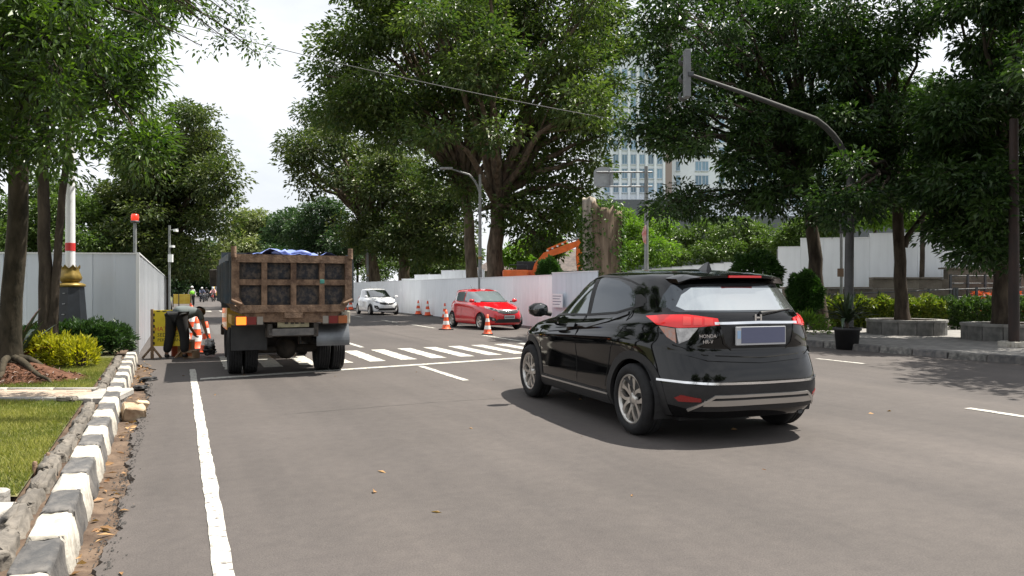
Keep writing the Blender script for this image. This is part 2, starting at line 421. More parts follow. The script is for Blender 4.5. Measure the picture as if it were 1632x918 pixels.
# ---------------- right pavement
def rkp(s_): return 14.75+(13.0-s_)*0.06 if s_ < 13 else 14.75
pl = [SP(s_, rkp(s_)+0.12) for s_ in (0, 4, 8, 11, 13, 16, 20, 24, 30)]
pav = flat('pavement', [(v.x, v.y) for v in pl]+[(40, 34), (60, 10)], 0.118, M_PAVE2); structure(pav)
kerb_right = empty('kerb_right'); structure(kerb_right)
kr = {c: [stone_mesh('kerb_stone', 0.79, 0.22, 0.28, 0.03, 0.006, 20+k) for k in range(3)] for c in 'gb'}
for c, m_ in (('g', M_KG), ('b', M_KB)):
    for me in kr[c]: me.materials.append(m_)
for i in range(24):
    s_ = 3.2+0.81*i
    o = link('kerb_stone', kr['g' if i % 2 else 'b'][i % 3], None, kerb_right)
    o.location = SP(s_, rkp(s_)+0.1, -0.13+rng.uniform(-.006, .006)); o.rotation_euler = (0, math.pi*0, YAW+math.pi+(-0.06 if s_ < 13 else 0)*-1)
# paving slabs near the kerb
ps = [stone_mesh('paving_slab', 0.585, 0.585, 0.05, 0, 0.002, 100+k, 0.006, 1) for k in range(3)]
for me in ps: me.materials.append(M_PAVE2)
for a in range(22):
    for b_ in range(8):
        s_ = 5.0+a*0.6; q = SP(s_, rkp(s_)+0.55+b_*0.6)
        if q.y > 24.6-0.0*q.x: continue
        o = link('paving_slab', ps[rng.randrange(3)], None, pav); o.location = (q.x, q.y, 0.076+0.118-0.118+rng.uniform(-.003, .003)); o.rotation_euler = (0, 0, YAW)
# ================================================================ VEGETATION
M_BARK = mat('bark', (0.055, 0.042, 0.031), 0.95, col2=(0.16, 0.125, 0.092), vscale=5, stretch=(1, 1, 0.22), bump=1.0, bscale=9, spec=0.15)
M_BARKD = mat('bark_dark', (0.030, 0.024, 0.019), 0.95, col2=(0.085, 0.068, 0.052), vscale=6, stretch=(1, 1, 0.3), bump=1.0, bscale=12, spec=0.15)
M_BARKM = mat('bark_mossy', (0.022, 0.020, 0.014), 0.95, col2=(0.065, 0.054, 0.038), vscale=6, stretch=(1, 1, 0.4), bump=1.0, bscale=14, spec=0.15)
L_BIG = leafmat('leaf_big_tree', (0.026, 0.058, 0.013), (0.098, 0.130, 0.034), 0.34)
L_BIG2 = leafmat('leaf_brownish', (0.026, 0.054, 0.015), (0.100, 0.118, 0.038), 0.32)
L_FAR = leafmat('leaf_far', (0.038, 0.075, 0.016), (0.10, 0.15, 0.035), 0.3)
L_PALE = leafmat('leaf_haze_pale', (0.10, 0.13, 0.05), (0.19, 0.21, 0.09), 0.3)  # paled greens: distance haze is put into the leaf colour
L_BLUE = leafmat('leaf_blue_green', (0.020, 0.050, 0.020), (0.055, 0.095, 0.040), 0.25)
L_RIGHT = leafmat('leaf_backlit_glossy', (0.010, 0.030, 0.008), (0.048, 0.088, 0.020), 0.25, 0.42, spec=0.3)  # darkened greens: the crowns' backlit shade sits in the leaf colour
L_LEFT = leafmat('leaf_fresh', (0.014, 0.036, 0.008), (0.080, 0.135, 0.024), 0.36, 0.36, (1.7, 1.9, 0.5))
L_BRIGHT = leafmat('leaf_bright', (0.055, 0.12, 0.014), (0.14, 0.22, 0.03), 0.4)
L_HEDGE = leafmat('leaf_hedge', (0.020, 0.048, 0.012), (0.065, 0.11, 0.025), 0.25)
L_YELL = leafmat('leaf_yellow', (0.17, 0.20, 0.012), (0.46, 0.44, 0.03), 0.35, 0.4, (1.3, 1.3, 0.6))
L_DKSH = leafmat('leaf_dark_shrub', (0.018, 0.045, 0.016), (0.05, 0.095, 0.03), 0.22)
L_GRASS = leafmat('grass_blades', (0.085, 0.115, 0.020), (0.30, 0.285, 0.085), 0.3, 0.6, spec=0.2)
L_TOP = leafmat('leaf_topiary', (0.018, 0.055, 0.012), (0.055, 0.12, 0.022), 0.2)
L_RED = leafmat('leaf_red', (0.35, 0.05, 0.02), (0.55, 0.10, 0.03), 0.3)
L_IVY = leafmat('leaf_ivy', (0.025, 0.065, 0.012), (0.085, 0.15, 0.03), 0.3)

def unit(a): return a/np.maximum(np.linalg.norm(a, axis=1, keepdims=True), 1e-9)
def leaf_geo(pts, axis, rg, L, W, fold=0.25, lv=0.5):
    """kite-shaped folded leaves; pts (n,3) base, axis (n,3) direction"""
    n = len(pts); axis = unit(axis)
    up = np.tile(np.array([0, 0, 1.0]), (n, 1))+rg.normal(0, 0.45, (n, 3))
    side = unit(np.cross(axis, up)); nr = unit(np.cross(side, axis))
    ln = L*(1+rg.uniform(-lv, lv, (n, 1))); wd = W*(1+rg.uniform(-lv, lv, (n, 1)))
    mid = pts+axis*ln*0.45
    tip = pts+axis*ln-nr*ln*0.12
    v = np.stack([pts, mid+side*wd*0.5+nr*wd*fold, tip, mid-side*wd*0.5+nr*wd*fold], 1).reshape(-1, 3)
    b = np.arange(n)[:, None]*4
    f = np.concatenate([b+[0, 1, 2], b+[0, 2, 3]], 1).reshape(-1, 3)
    return v, f
def sphere_dirs(n, rg): return unit(rg.normal(0, 1, (n, 3)))
def crown_points(clumps, n_sub, per, sub_r, rg, flat=0.55, shell=0.5):
    """clumps: (centre, (rx,ry,rz)); returns leaf points, axes, per-leaf shade of the spray, spray centres"""
    vol = np.array([r[0]*r[2]+r[0]*r[1] for c, r in clumps], float); vol /= vol.sum()
    P, AX, RN, SC = [], [], [], []
    for (c, r), w in zip(clumps, vol):
        k = max(3, int(n_sub*w)); d = sphere_dirs(k, rg); rad = shell+(1.06-shell)*rg.random((k, 1))**0.7
        sub = np.array(c)+d*rad*np.array(r); SC.append((np.array(c), sub))
        size = sub_r*rg.uniform(0.6, 1.35, (k, 1))
        for i in range(k):
            m = max(3, int(per*rg.uniform(0.6, 1.4))); o = rg.normal(0, 1, (m, 3)); o /= np.maximum(1, np.linalg.norm(o, axis=1, keepdims=True)/1.6)
            q = o*np.array([1, 1, flat])*size[i]*0.62
            P.append(sub[i]+q+np.array([0, 0, -0.18*size[i, 0]])*(np.linalg.norm(q[:, :2], axis=1, keepdims=True)/size[i, 0]))
            ax = q+d[i]*0.4*size[i]+rg.normal(0, 0.35, (m, 3))*size[i]; ax[:, 2] -= 0.25*size[i, 0]; AX.append(ax)
            RN.append(np.clip(rg.normal(0, 0.2, m)+rg.uniform(0.15, 0.85), 0, 1))
    return np.concatenate(P), np.concatenate(AX), np.concatenate(RN), SC
def bez(a, b, c, n):
    return [(a*(1-t)**2+b*2*t*(1-t)+c*t*t) for t in [i/(n-1) for i in range(n)]]
def make_tree(name, base, fork, r0, clumps, label, leafm, barkm=None, n_sub=300, per=60, sub_r=0.7, L=0.25, W=0.11, seed=1,
              group=None, flat=0.55, shell=0.5, trunks=None, lean=None, n_twig=1.0, flare=1.5, cat='tree', rlimb=None):
    """tree > trunk (with its limbs), crown"""
    rg = np.random.default_rng(seed); rr = random.Random(seed); barkm = barkm or M_BARK
    base = Vector(base); fork = Vector(fork); t = empty(name, base); tag(t, label, cat, group)
    mb = MB(); loc = lambda v: Vector(v)-base
    for (b_, f_, r_) in ([(base, fork, r0)]+(trunks or [])):
        b_ = Vector(b_); f_ = Vector(f_); hgt = (f_-b_).length; pts, rad = [], []
        for i in range(11):
            u = i/10; wob = Vector((rr.uniform(-1, 1), rr.uniform(-1, 1), 0))*r_*0.16*(1 if 0 < i < 10 else 0)
            pts.append(loc(b_.lerp(f_, u)+wob)); rad.append(r_*(1-0.32*u)*(1+(flare-1)*math.exp(-u*hgt/(r_*1.6))))
        pts[0].z -= 0.15
        mb.tube(pts, rad, 12)
    forks = [(fork, r0)]+[(Vector(f_), r_) for _, f_, r_ in (trunks or [])]
    P, AX, RN, SC = crown_points([(tuple(c), r) for c, r in clumps], n_sub, per, sub_r, rg, flat, shell)
    for c, sub in SC:
        c = Vector(c); fk, fr = min(forks, key=lambda q: (q[0]-c).length)
        low = Vector((fk.x*0.55+c.x*0.45, fk.y*0.55+c.y*0.45, fk.z+0.55*(c.z-fk.z)+0.18*(c-fk).length*(1 if c.z > fk.z else 0.3)))
        st = fk-Vector((0, 0, rr.uniform(0.0, 0.35)*min(1.5, abs(fk.z)*0.2)))
        pl_ = bez(st, low, c, 8); r1 = (rlimb or fr*0.45)
        pl_ = [p+Vector((rr.uniform(-1, 1), rr.uniform(-1, 1), rr.uniform(-1, 1)))*(0.05*(c-fk).length*0.5 if 0 < i < 7 else 0) for i, p in enumerate(pl_)]
        mb.tube([loc(p) for p in pl_], [r1*(1-0.78*i/7) for i in range(8)], 7, cap=False)
        for sc in sub[:int(len(sub)*0.5*n_twig)]:
            s_ = Vector(sc); k = pl_[rr.randrange(4, 8)]
            mid = k.lerp(s_, 0.5)+Vector((rr.uniform(-1, 1), rr.uniform(-1, 1), rr.uniform(0, 1)))*0.12*(s_-k).length
            rt = r1*0.2
            mb.tube([loc(k), loc(mid), loc(s_)], [rt, rt*0.7, rt*0.3], 4, cap=False)
    mb.build('trunk', barkm, t)
    v, f = leaf_geo(P-np.array(base), AX, rg, L, W)
    link('crown', npmesh('crown', v, f, 3, rnd=np.repeat(RN, 2)), leafm, t)
    return t
def px_clumps(lst, dj=1.5, seed=0, squash=0.8):
    """(px, py, depth, radius in px) -> world ellipsoids"""
    out = []
    for k, (px, py, d, r) in enumerate(lst):
        w = r*d/FPX; out.append((A(px, py, d), (w, w*1.0, w*squash)))
    return out
def in_poly(x, y, poly):
    c = False; n = len(poly)
    for i in range(n):
        (x1, y1), (x2, y2) = poly[i], poly[i-1]
        if (y1 > y) != (y2 > y) and x < (x2-x1)*(y-y1)/(y2-y1)+x1: c = not c
    return c
def poly_clumps(poly, d0, spread, n, rmin, rmax, seed, squash=0.75, gap=0.62):
    """branch clumps of mixed size spread through a crown of the given breadth and depth"""
    rr = random.Random(seed); xs = [p[0] for p in poly]; ys = [p[1] for p in poly]; cx, cy = (min(xs)+max(xs))/2, (min(ys)+max(ys))/2; hw, hh = (max(xs)-min(xs))/2, (max(ys)-min(ys))/2
    got = []; tries = 0
    while len(got) < n and tries < 20000:
        tries += 1; x, y = rr.uniform(min(xs), max(xs)), rr.uniform(min(ys), max(ys)); r = rr.uniform(rmin, rmax)
        a = r*0.75
        if not all(in_poly(x+a*math.cos(q), y+a*math.sin(q)*0.8, poly) for q in (0, 1.57, 3.14, 4.71)): continue
        k = max(0, 1-((x-cx)/hw)**2*0.7-((y-cy)/hh)**2*0.5)**0.5; d = d0+rr.uniform(-1, 1)*spread*k
        if any(math.hypot(x-g[0], y-g[1]) < gap*(r+g[3])*0.5 and abs(d-g[2]) < spread*0.5 for g in got): continue
        got.append((x, y, d, r))
    return px_clumps(got, squash=squash)
def gz(v, z=0.0): return Vector((v.x, v.y, z))

# ---------------- the big old trees behind the right hoarding
b1 = gz(A(788, 440, 39)); 
make_tree('broad_tree', b1, A(792, 318, 39), 0.50, poly_clumps([(498,40),(520,5),(540,-70),(1010,-70),(1012,60),(1003,120),(990,170),(982,215),(955,250),(938,300),(928,350),(900,388),(850,392),(815,352),(800,300),(745,290),(700,270),(640,235),(560,215),(500,165),(480,110)], 38.5, 5.5, 64, 26, 62, 1)+px_clumps([(962,215,38,30),(965,175,38,36),(945,258,38,28),(985,135,39,22),(930,300,38,26),(990,60,40,36),(905,340,38,28),(560,170,39,36),(520,120,38,28),(610,210,39,30),(850,370,38,34),(885,398,38,20),(820,330,38,28),(742,300,40,28),(762,338,38,20),(700,285,40,28)]),
    'tallest wide-crowned tree with forked trunk, behind the white hoarding and the street lamp', L_BIG, M_BARK, n_sub=1500, per=62, sub_r=0.80, L=0.25, W=0.13, seed=11,
    trunks=[(gz(A(757, 440, 41)), A(742, 300, 41), 0.36)], group='old trees behind the right hoarding', n_twig=0.6)
make_tree('broad_tree', gz(A(597, 440, 62)), A(590, 370, 62), 0.62, poly_clumps([(425,247),(440,205),(480,165),(500,150),(560,205),(640,225),(720,280),(735,330),(690,385),(640,415),(560,400),(540,350),(490,305),(450,292)], 61, 6, 34, 18, 42, 2),
    'broad brownish-green tree rising behind the white car, left of the big forked tree', L_BIG2, M_BARK, n_sub=700, per=55, sub_r=0.95, L=0.30, W=0.16, seed=12, group='old trees behind the right hoarding', n_twig=0.5)
make_tree('broad_tree', gz(A(643, 440, 56)), A(645, 395, 56), 0.50, px_clumps([
    (690, 330, 54, 40), (650, 370, 54, 34), (720, 370, 53, 34), (690, 395, 53, 26), (620, 385, 55, 26), (735, 300, 54, 36), (660, 300, 55, 36), (610, 360, 58, 28), (575, 372, 60, 24), (725, 405, 54, 18), (665, 408, 55, 18)]),
    'lower olive-green tree with thick trunk just right of the brownish tree', L_BIG2, M_BARK, n_sub=420, per=50, sub_r=0.8, L=0.27, W=0.14, seed=13, group='old trees behind the right hoarding', n_twig=0.5)
make_tree('broad_tree', gz(A(556, 440, 72)), A(556, 400, 72), 0.5, px_clumps([(520, 345, 74, 36), (490, 370, 76, 30), (550, 385, 72, 30), (460, 360, 78, 26), (500, 400, 76, 28), (545, 410, 76, 26)]),
    'dark blue-green tree behind the right edge of the truck bed', L_BLUE, M_BARKD, n_sub=420, per=45, sub_r=0.8, L=0.30, W=0.17, seed=14, group='old trees behind the right hoarding', n_twig=0.5)
# ---------------- trees along the left of the road
make_tree('broad_tree', gz(A(255, 440, 52)), A(262, 385, 52), 0.55, poly_clumps([(130,440),(130,260),(200,190),(290,155),(330,180),(350,215),(378,268),(368,300),(386,335),(362,362),(352,410),(335,445)], 50, 5, 44, 18, 44, 3),
    'large dense olive tree standing behind the left hoarding and the red beacon', L_BIG2, M_BARKD, n_sub=1050, per=60, sub_r=0.85, L=0.26, W=0.14, seed=21, n_twig=0.5, group='trees along the left of the road')
make_tree('broad_tree', gz(A(70, 440, 46)), A(75, 400, 46), 0.3, px_clumps([(60, 350, 46, 45), (110, 340, 46, 42), (30, 380, 45, 40), (120, 390, 44, 35), (0, 340, 46, 40), (-40, 370, 46, 50), (75, 300, 47, 30)]),
    'bright green tree behind the left end of the hoarding and the twin trunks', L_FAR, M_BARKD, n_sub=420, per=50, sub_r=0.75, L=0.25, W=0.13, seed=22, n_twig=0.5, group='trees along the left of the road')
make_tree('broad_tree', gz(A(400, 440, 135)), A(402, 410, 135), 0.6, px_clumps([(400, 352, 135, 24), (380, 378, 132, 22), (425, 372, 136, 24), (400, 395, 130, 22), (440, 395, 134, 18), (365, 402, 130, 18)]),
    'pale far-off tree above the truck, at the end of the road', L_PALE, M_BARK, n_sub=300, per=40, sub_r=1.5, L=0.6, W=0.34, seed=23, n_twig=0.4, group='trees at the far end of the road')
make_tree('broad_tree', gz(A(450, 440, 110)), A(450, 400, 110), 0.5, px_clumps([(462, 352, 110, 22), (445, 380, 110, 22), (478, 385, 108, 22), (440, 405, 106, 18)]),
    'dark green far tree right of the pale one, above the truck bed', L_BLUE, M_BARKD, n_sub=240, per=40, sub_r=1.1, L=0.45, W=0.26, seed=24, n_twig=0.4, group='trees at the far end of the road')
make_tree('broad_tree', gz(A(330, 440, 150)), A(330, 425, 150), 0.5, px_clumps([(330, 425, 150, 22), (300, 425, 150, 22), (355, 430, 150, 20), (280, 430, 145, 18), (340, 400, 160, 22), (312, 445, 150, 16), (345, 447, 150, 16), (295, 455, 150, 15), (325, 458, 150, 14), (358, 458, 150, 14), (278, 458, 145, 14)]),
    'dark tree closing the road behind the motorcycles', L_BLUE, M_BARKD, n_sub=480, per=40, sub_r=1.5, L=0.6, W=0.34, seed=25, n_twig=0.3, shell=0.2, group='trees at the far end of the road')
make_tree('broad_tree', gz(A(400, 450, 165)), A(400, 440, 165), 0.5, px_clumps([(380, 430, 165, 20), (415, 428, 160, 22), (450, 430, 160, 24), (490, 430, 150, 24), (530, 430, 140, 22)]),
    'low mass of green tree behind the truck cab at the road end', L_FAR, M_BARKD, n_sub=260, per=40, sub_r=1.5, L=0.6, W=0.34, seed=26, n_twig=0.3, group='trees at the far end of the road')
# ---------------- greenery behind the right hoarding
for k, (lab, cl, lm, d_) in enumerate([
    ('green bushy tree in the gap under the brownish tree, behind the white car', [(570, 405, 78, 22), (610, 415, 76, 24), (655, 425, 74, 20), (545, 428, 78, 20), (600, 435, 74, 20)], L_FAR, 76),
    ('mid-green tree between the lamp post and the low olive tree', [(690, 415, 66, 22), (720, 425, 64, 20), (745, 410, 66, 22), (670, 430, 64, 16)], L_FAR, 65),
    ('bright green bush left of the orange excavator, at the foot of the big trunk', [(820, 408, 46, 14), (838, 400, 48, 14), (858, 385, 50, 16), (880, 392, 52, 14)], L_BRIGHT, 48),
    ('yellow-green tree just right of the ivy stump, behind the sign mast', [(1010, 375, 58, 30), (1040, 355, 60, 28), (1000, 405, 56, 26), (1045, 398, 56, 28), (990, 350, 60, 22)], L_BRIGHT, 58),
    ('mid-green tree behind the stepped white wall, right of the sign mast', [(1085, 385, 66, 28), (1120, 375, 66, 30), (1075, 410, 62, 22), (1130, 405, 62, 24)], L_FAR, 65),
    ('fresh green tree in the gap left of the round clipped bush', [(1170, 370, 62, 30), (1205, 380, 62, 28), (1160, 400, 60, 22), (1225, 395, 60, 22)], L_FAR, 62),
    ('green tree showing over the white wall between the dark trunks', [(1395, 345, 55, 24), (1425, 335, 55, 24), (1465, 345, 55, 24), (1500, 350, 56, 24), (1540, 345, 56, 26)], L_BRIGHT, 55),
    ('green tree above the left end of the raised white wall', [(1270, 370, 58, 22), (1300, 360, 58, 24), (1335, 350, 58, 26), (1255, 385, 58, 16)], L_FAR, 58)]):
    c0 = cl[0]
    make_tree('garden_tree', gz(A(c0[0], 440, d_)), A(c0[0], c0[1]+10, d_), 0.16, px_clumps(cl), lab, lm, M_BARKD, n_sub=230, per=46, sub_r=0.62, L=0.24, W=0.13, seed=40+k, n_twig=0.3, group='garden trees behind the hoarding')

# ---------------- the dark trees on the right pavement
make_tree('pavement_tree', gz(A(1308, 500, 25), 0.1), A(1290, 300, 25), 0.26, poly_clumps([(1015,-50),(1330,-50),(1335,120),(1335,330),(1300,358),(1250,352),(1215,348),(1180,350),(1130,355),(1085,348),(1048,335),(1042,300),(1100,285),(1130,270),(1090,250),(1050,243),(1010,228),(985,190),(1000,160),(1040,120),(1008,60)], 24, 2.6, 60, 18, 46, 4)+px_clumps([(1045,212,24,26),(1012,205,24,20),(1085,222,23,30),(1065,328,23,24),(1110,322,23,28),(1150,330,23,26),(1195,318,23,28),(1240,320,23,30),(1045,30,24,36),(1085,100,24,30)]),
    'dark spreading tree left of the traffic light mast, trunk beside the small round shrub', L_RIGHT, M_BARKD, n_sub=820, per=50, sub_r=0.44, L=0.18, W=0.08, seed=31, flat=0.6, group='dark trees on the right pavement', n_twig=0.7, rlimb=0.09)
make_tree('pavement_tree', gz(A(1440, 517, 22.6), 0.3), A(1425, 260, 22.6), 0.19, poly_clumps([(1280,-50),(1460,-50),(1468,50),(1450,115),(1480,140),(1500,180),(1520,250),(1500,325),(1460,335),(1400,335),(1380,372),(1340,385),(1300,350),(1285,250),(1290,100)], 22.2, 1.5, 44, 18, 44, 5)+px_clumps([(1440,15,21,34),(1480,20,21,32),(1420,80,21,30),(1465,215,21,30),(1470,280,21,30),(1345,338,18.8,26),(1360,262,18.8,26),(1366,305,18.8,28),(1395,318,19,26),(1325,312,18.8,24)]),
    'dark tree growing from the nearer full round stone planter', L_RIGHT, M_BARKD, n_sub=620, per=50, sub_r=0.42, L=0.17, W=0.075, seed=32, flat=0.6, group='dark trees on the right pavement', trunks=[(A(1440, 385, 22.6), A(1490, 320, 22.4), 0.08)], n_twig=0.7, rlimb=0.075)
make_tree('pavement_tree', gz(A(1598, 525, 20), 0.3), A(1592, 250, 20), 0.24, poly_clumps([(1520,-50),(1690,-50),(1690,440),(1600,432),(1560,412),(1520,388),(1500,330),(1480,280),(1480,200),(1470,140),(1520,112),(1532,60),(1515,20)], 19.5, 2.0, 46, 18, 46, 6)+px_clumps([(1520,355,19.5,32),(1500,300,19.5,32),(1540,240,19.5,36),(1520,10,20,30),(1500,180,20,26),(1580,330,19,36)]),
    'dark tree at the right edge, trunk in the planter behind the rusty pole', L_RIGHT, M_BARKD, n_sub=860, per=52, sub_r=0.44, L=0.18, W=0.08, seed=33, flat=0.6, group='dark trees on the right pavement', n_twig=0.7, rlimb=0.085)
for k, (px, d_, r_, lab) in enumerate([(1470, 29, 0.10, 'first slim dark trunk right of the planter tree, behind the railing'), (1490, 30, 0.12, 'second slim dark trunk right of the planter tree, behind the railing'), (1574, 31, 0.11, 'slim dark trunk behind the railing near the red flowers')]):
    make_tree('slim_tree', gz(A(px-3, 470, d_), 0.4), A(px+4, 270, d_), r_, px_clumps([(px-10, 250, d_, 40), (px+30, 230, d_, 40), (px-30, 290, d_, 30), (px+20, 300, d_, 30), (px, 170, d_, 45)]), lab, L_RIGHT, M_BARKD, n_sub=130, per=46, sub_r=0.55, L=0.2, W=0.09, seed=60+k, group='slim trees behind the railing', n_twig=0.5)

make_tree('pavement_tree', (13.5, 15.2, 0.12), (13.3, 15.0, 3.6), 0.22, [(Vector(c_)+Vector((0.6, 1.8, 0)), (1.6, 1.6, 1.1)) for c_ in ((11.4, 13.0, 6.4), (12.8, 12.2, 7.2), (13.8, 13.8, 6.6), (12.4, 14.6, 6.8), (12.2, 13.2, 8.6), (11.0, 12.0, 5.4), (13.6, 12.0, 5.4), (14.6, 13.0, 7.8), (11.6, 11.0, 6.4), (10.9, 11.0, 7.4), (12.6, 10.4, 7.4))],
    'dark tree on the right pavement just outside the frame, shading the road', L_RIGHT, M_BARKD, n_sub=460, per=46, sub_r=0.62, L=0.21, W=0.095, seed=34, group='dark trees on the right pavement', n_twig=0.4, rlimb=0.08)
# ---------------- trees on the left lawn
make_tree('lawn_tree', gz(A(14, 590, 11.2), 0.16), A(44, -60, 10.6), 0.150, poly_clumps([(-90,-70),(300,-70),(282,40),(272,100),(300,150),(292,200),(262,240),(215,262),(150,250),(105,280),(60,252),(0,290),(-90,300)], 9.9, 1.5, 70, 16, 40, 7, squash=0.9),
    'near leafy tree at the left edge, thick trunk in a mound of red earth', L_LEFT, M_BARKM, n_sub=860, per=27, sub_r=0.25, L=0.115, W=0.042, seed=51, flat=0.8, shell=0.25, group='trees on the left lawn', n_twig=0.5, flare=1.45, rlimb=0.035)
make_tree('lawn_tree', gz(A(72, 548, 14.5), 0.14), A(70, 200, 14.5), 0.13, poly_clumps([(-40,-60),(280,-60),(260,60),(285,150),(270,215),(200,255),(140,240),(100,290),(20,300),(-40,250)], 14.2, 1.6, 40, 18, 40, 8, squash=0.85),
    'twin-stemmed slim tree between the earth mound and the lotus lamp base', L_LEFT, M_BARKD, n_sub=430, per=27, sub_r=0.30, L=0.13, W=0.046, seed=52, flat=0.7, shell=0.25, group='trees on the left lawn', trunks=[(gz(A(82, 500, 14.5), 0.75), A(112, 170, 14.6), 0.08)], n_twig=0.5, rlimb=0.045)
# overhanging spray of a tree that stands outside the frame to the left
make_tree('overhanging_branch_tree', gz(A(-260, 560, 8.4), 0.14), A(-60, -260, 8.2), 0.15, px_clumps([
    (300, 5, 8.2, 22), (335, 30, 8.2, 22), (372, 12, 8.2, 20), (360, 62, 8.2, 18), (398, 68, 8.2, 18), (412, 88, 8.2, 9), (320, 72, 8.2, 9), (390, 40, 8.2, 16), (260, -30, 8.2, 40), (180, -40, 8.2, 50)]),
    'thin twigs of small leaves hanging into the sky at the upper left', L_LEFT, M_BARKD, n_sub=150, per=13, sub_r=0.13, L=0.055, W=0.024, seed=53, flat=0.8, shell=0.2, n_twig=0.9, rlimb=0.022)

for k, (x_, y_, s_, lab) in enumerate([(-9, -16, 1.0, 'unseen tree behind the viewer added for car reflections, left one'), (3, -20, 1.15, 'unseen tree behind the viewer added for car reflections, middle one'), (15, -17, 1.0, 'unseen tree behind the viewer added for car reflections, right one')]):  # unseen trees, added to darken what the black car reflects
    make_tree('broad_tree', (x_, y_, 0), (x_, y_, 3.2), 0.4, [(Vector((x_+dx*s_, y_+dy*s_, z_*s_)), (2.6*s_, 2.6*s_, 1.9*s_)) for dx, dy, z_ in ((0, 0, 9), (3.2, 0, 6.6), (-3.2, 0.4, 6.4), (0, 2.6, 6.2), (0.3, -2.8, 6.5), (2, 1.5, 4.6), (-2.4, -0.8, 4.4))], lab, L_BIG, M_BARKD, n_sub=150, per=36, sub_r=1.1, L=0.5, W=0.3, seed=160+k, n_twig=0.2, group='unseen trees added for reflections')
# ---------------- hedges, shrubs, grass
def leaf_mass(name, pts_fn, n, L, W, leafm, label, cat, seed, group=None, stem=None, origin=(0, 0, 0)):
    rg = np.random.default_rng(seed); P, AX = pts_fn(rg, n)
    o = empty(name, origin); v, f = leaf_geo(P-np.array(origin), AX, rg, L, W)
    link('foliage', npmesh('foliage', v, f, 3, rnd=np.repeat(np.clip(rg.normal(0.5, 0.28, len(P)), 0, 1), 2)), leafm, o)
    if stem: stem(o)
    return tag(o, label, cat, group)
def ell(c, r, fill=0.72, up=0.5, lo=-0.5):
    def fn(rg, n):
        d = sphere_dirs(n*2, rg); d = d[d[:, 2] > lo][:n]; rad = fill+(1.08-fill)*rg.random((len(d), 1))
        lump = 1+0.10*np.sin(d[:, :1]*7+1)+0.09*np.sin(d[:, 1:2]*9)+0.07*np.sin(d[:, 2:]*11)
        return np.array(c)+d*rad*lump*np.array(r), d+rg.normal(0, 0.45, d.shape)+np.array([0, 0, up])
    return fn
def stems(c, h, k, r, m, seed):
    def fn(o):
        rr = random.Random(seed); mb = MB()
        for _ in range(k):
            a = rr.uniform(0, 6.28); q = Vector((math.cos(a), math.sin(a), 0))*rr.uniform(0, 0.5)*r
            mb.tube([q*0.4+Vector((0, 0, -0.02)), q+Vector((0, 0, h*0.5)), q*1.5+Vector((0, 0, h*0.9))], [0.016, 0.012, 0.006], 5)
        mb.build('stem', m, o)
    return fn
def fit(px, py0, py1, d, wpx): 
    z0 = A(px, py1, d).z; z1 = A(px, py0, d).z; return A(px, 0, d).x, z0, z1, wpx*d/FPX/2
# low dark shrub hedge in front of the lamp base
for k, (px, d_, w, h) in enumerate([(178, 15.3, 34, 0.62), (148, 15.2, 40, 0.68), (112, 15.3, 40, 0.66), (58, 14.9, 34, 0.6)]):
    c = gz(A(px, 0, d_), 0.145); r_ = w*d_/FPX*0.8
    leaf_mass('dark_shrub', ell((c.x, c.y, 0.145+h*0.42), (r_, 0.5, h*0.56)), 2600, 0.075, 0.042, L_DKSH,
              ['dark green shrub at the corner of the left hoarding', 'dark green shrub right in front of the black lamp base', 'dark green shrub between the slim trunk and the lamp base', 'dark green shrub just left of the twin-stemmed trunk'][k], 'shrub', 70+k, 'dark shrubs in front of the left hoarding', stems(c, h, 7, r_, M_BARKD, k), c)
for k, (px, d_, w, h) in enumerate([(128, 12.7, 26, 0.46), (100, 12.8, 28, 0.50), (72, 12.9, 24, 0.50)]):
    c = gz(A(px, 0, d_), 0.145); r_ = w*d_/FPX*0.85
    leaf_mass('yellow_shrub', ell((c.x, c.y, 0.145+h*0.42), (r_, 0.32, h*0.6), 0.6, 0.9), 850, 0.095, 0.034, L_YELL,
              ['yellow-leaved shrub nearest the kerb', 'yellow-leaved shrub in the middle of its row', 'yellow-leaved shrub next to the big spiky plant'][k], 'shrub', 80+k, 'yellow shrubs on the left lawn', stems(c, h, 6, r_, M_BARKD, 9+k), c)
# spiky rosette plants: each leaf is a part
def blade_mesh(name, L_, W_, droop, seg=6):
    vs, fs = [], []
    for i in range(seg+1):
        u = i/seg; x = L_*u*(1-0.15*u*droop); z = L_*(0.55*u-droop*0.55*u*u); w = W_*math.sin(math.pi*min(1, 0.12+u*0.88))**0.8*0.5
        vs += [(x, -w, z+w*0.35), (x, 0, z), (x, w, z+w*0.35)]
    for i in range(seg):
        a = i*3; fs += [(a, a+1, a+4, a+3), (a+1, a+2, a+5, a+4)]
    return MB().add(vs, fs, True).mesh(name)
def rosette(name, loc, label, n, L_, W_, mats_, seed, h=0.15, group=None):
    rr = random.Random(seed); t = empty(name, loc); tag(t, label, 'plant', group)
    MB().tube([(0, 0, -0.05), (0, 0, h)], [0.05, 0.035], 8).build('stem', M_BARKD, t)
    ms = [blade_mesh('leaf', L_*rr.uniform(.8, 1.1), W_, dr) for dr in (0.2, 0.6, 1.0, 1.4)]
    for k in range(n):
        me = ms[k % 4]; key = mats_[0] if rr.random() < 0.8 else mats_[-1]
        o = bpy.data.objects.new('leaf', me); C.objects.link(o); o.parent = t
        if not me.materials: me.materials.append(mats_[0])
        if key is not mats_[0]: o.material_slots[0].link = 'OBJECT'; o.material_slots[0].material = key
        o.location = (0, 0, h*rr.uniform(0.4, 1)); o.rotation_euler = (rr.uniform(-.2, .2), rr.uniform(-0.75, 0.1)-(0.35 if k % 4 == 0 else 0), k*2.4+rr.uniform(-.3, .3))
    return t
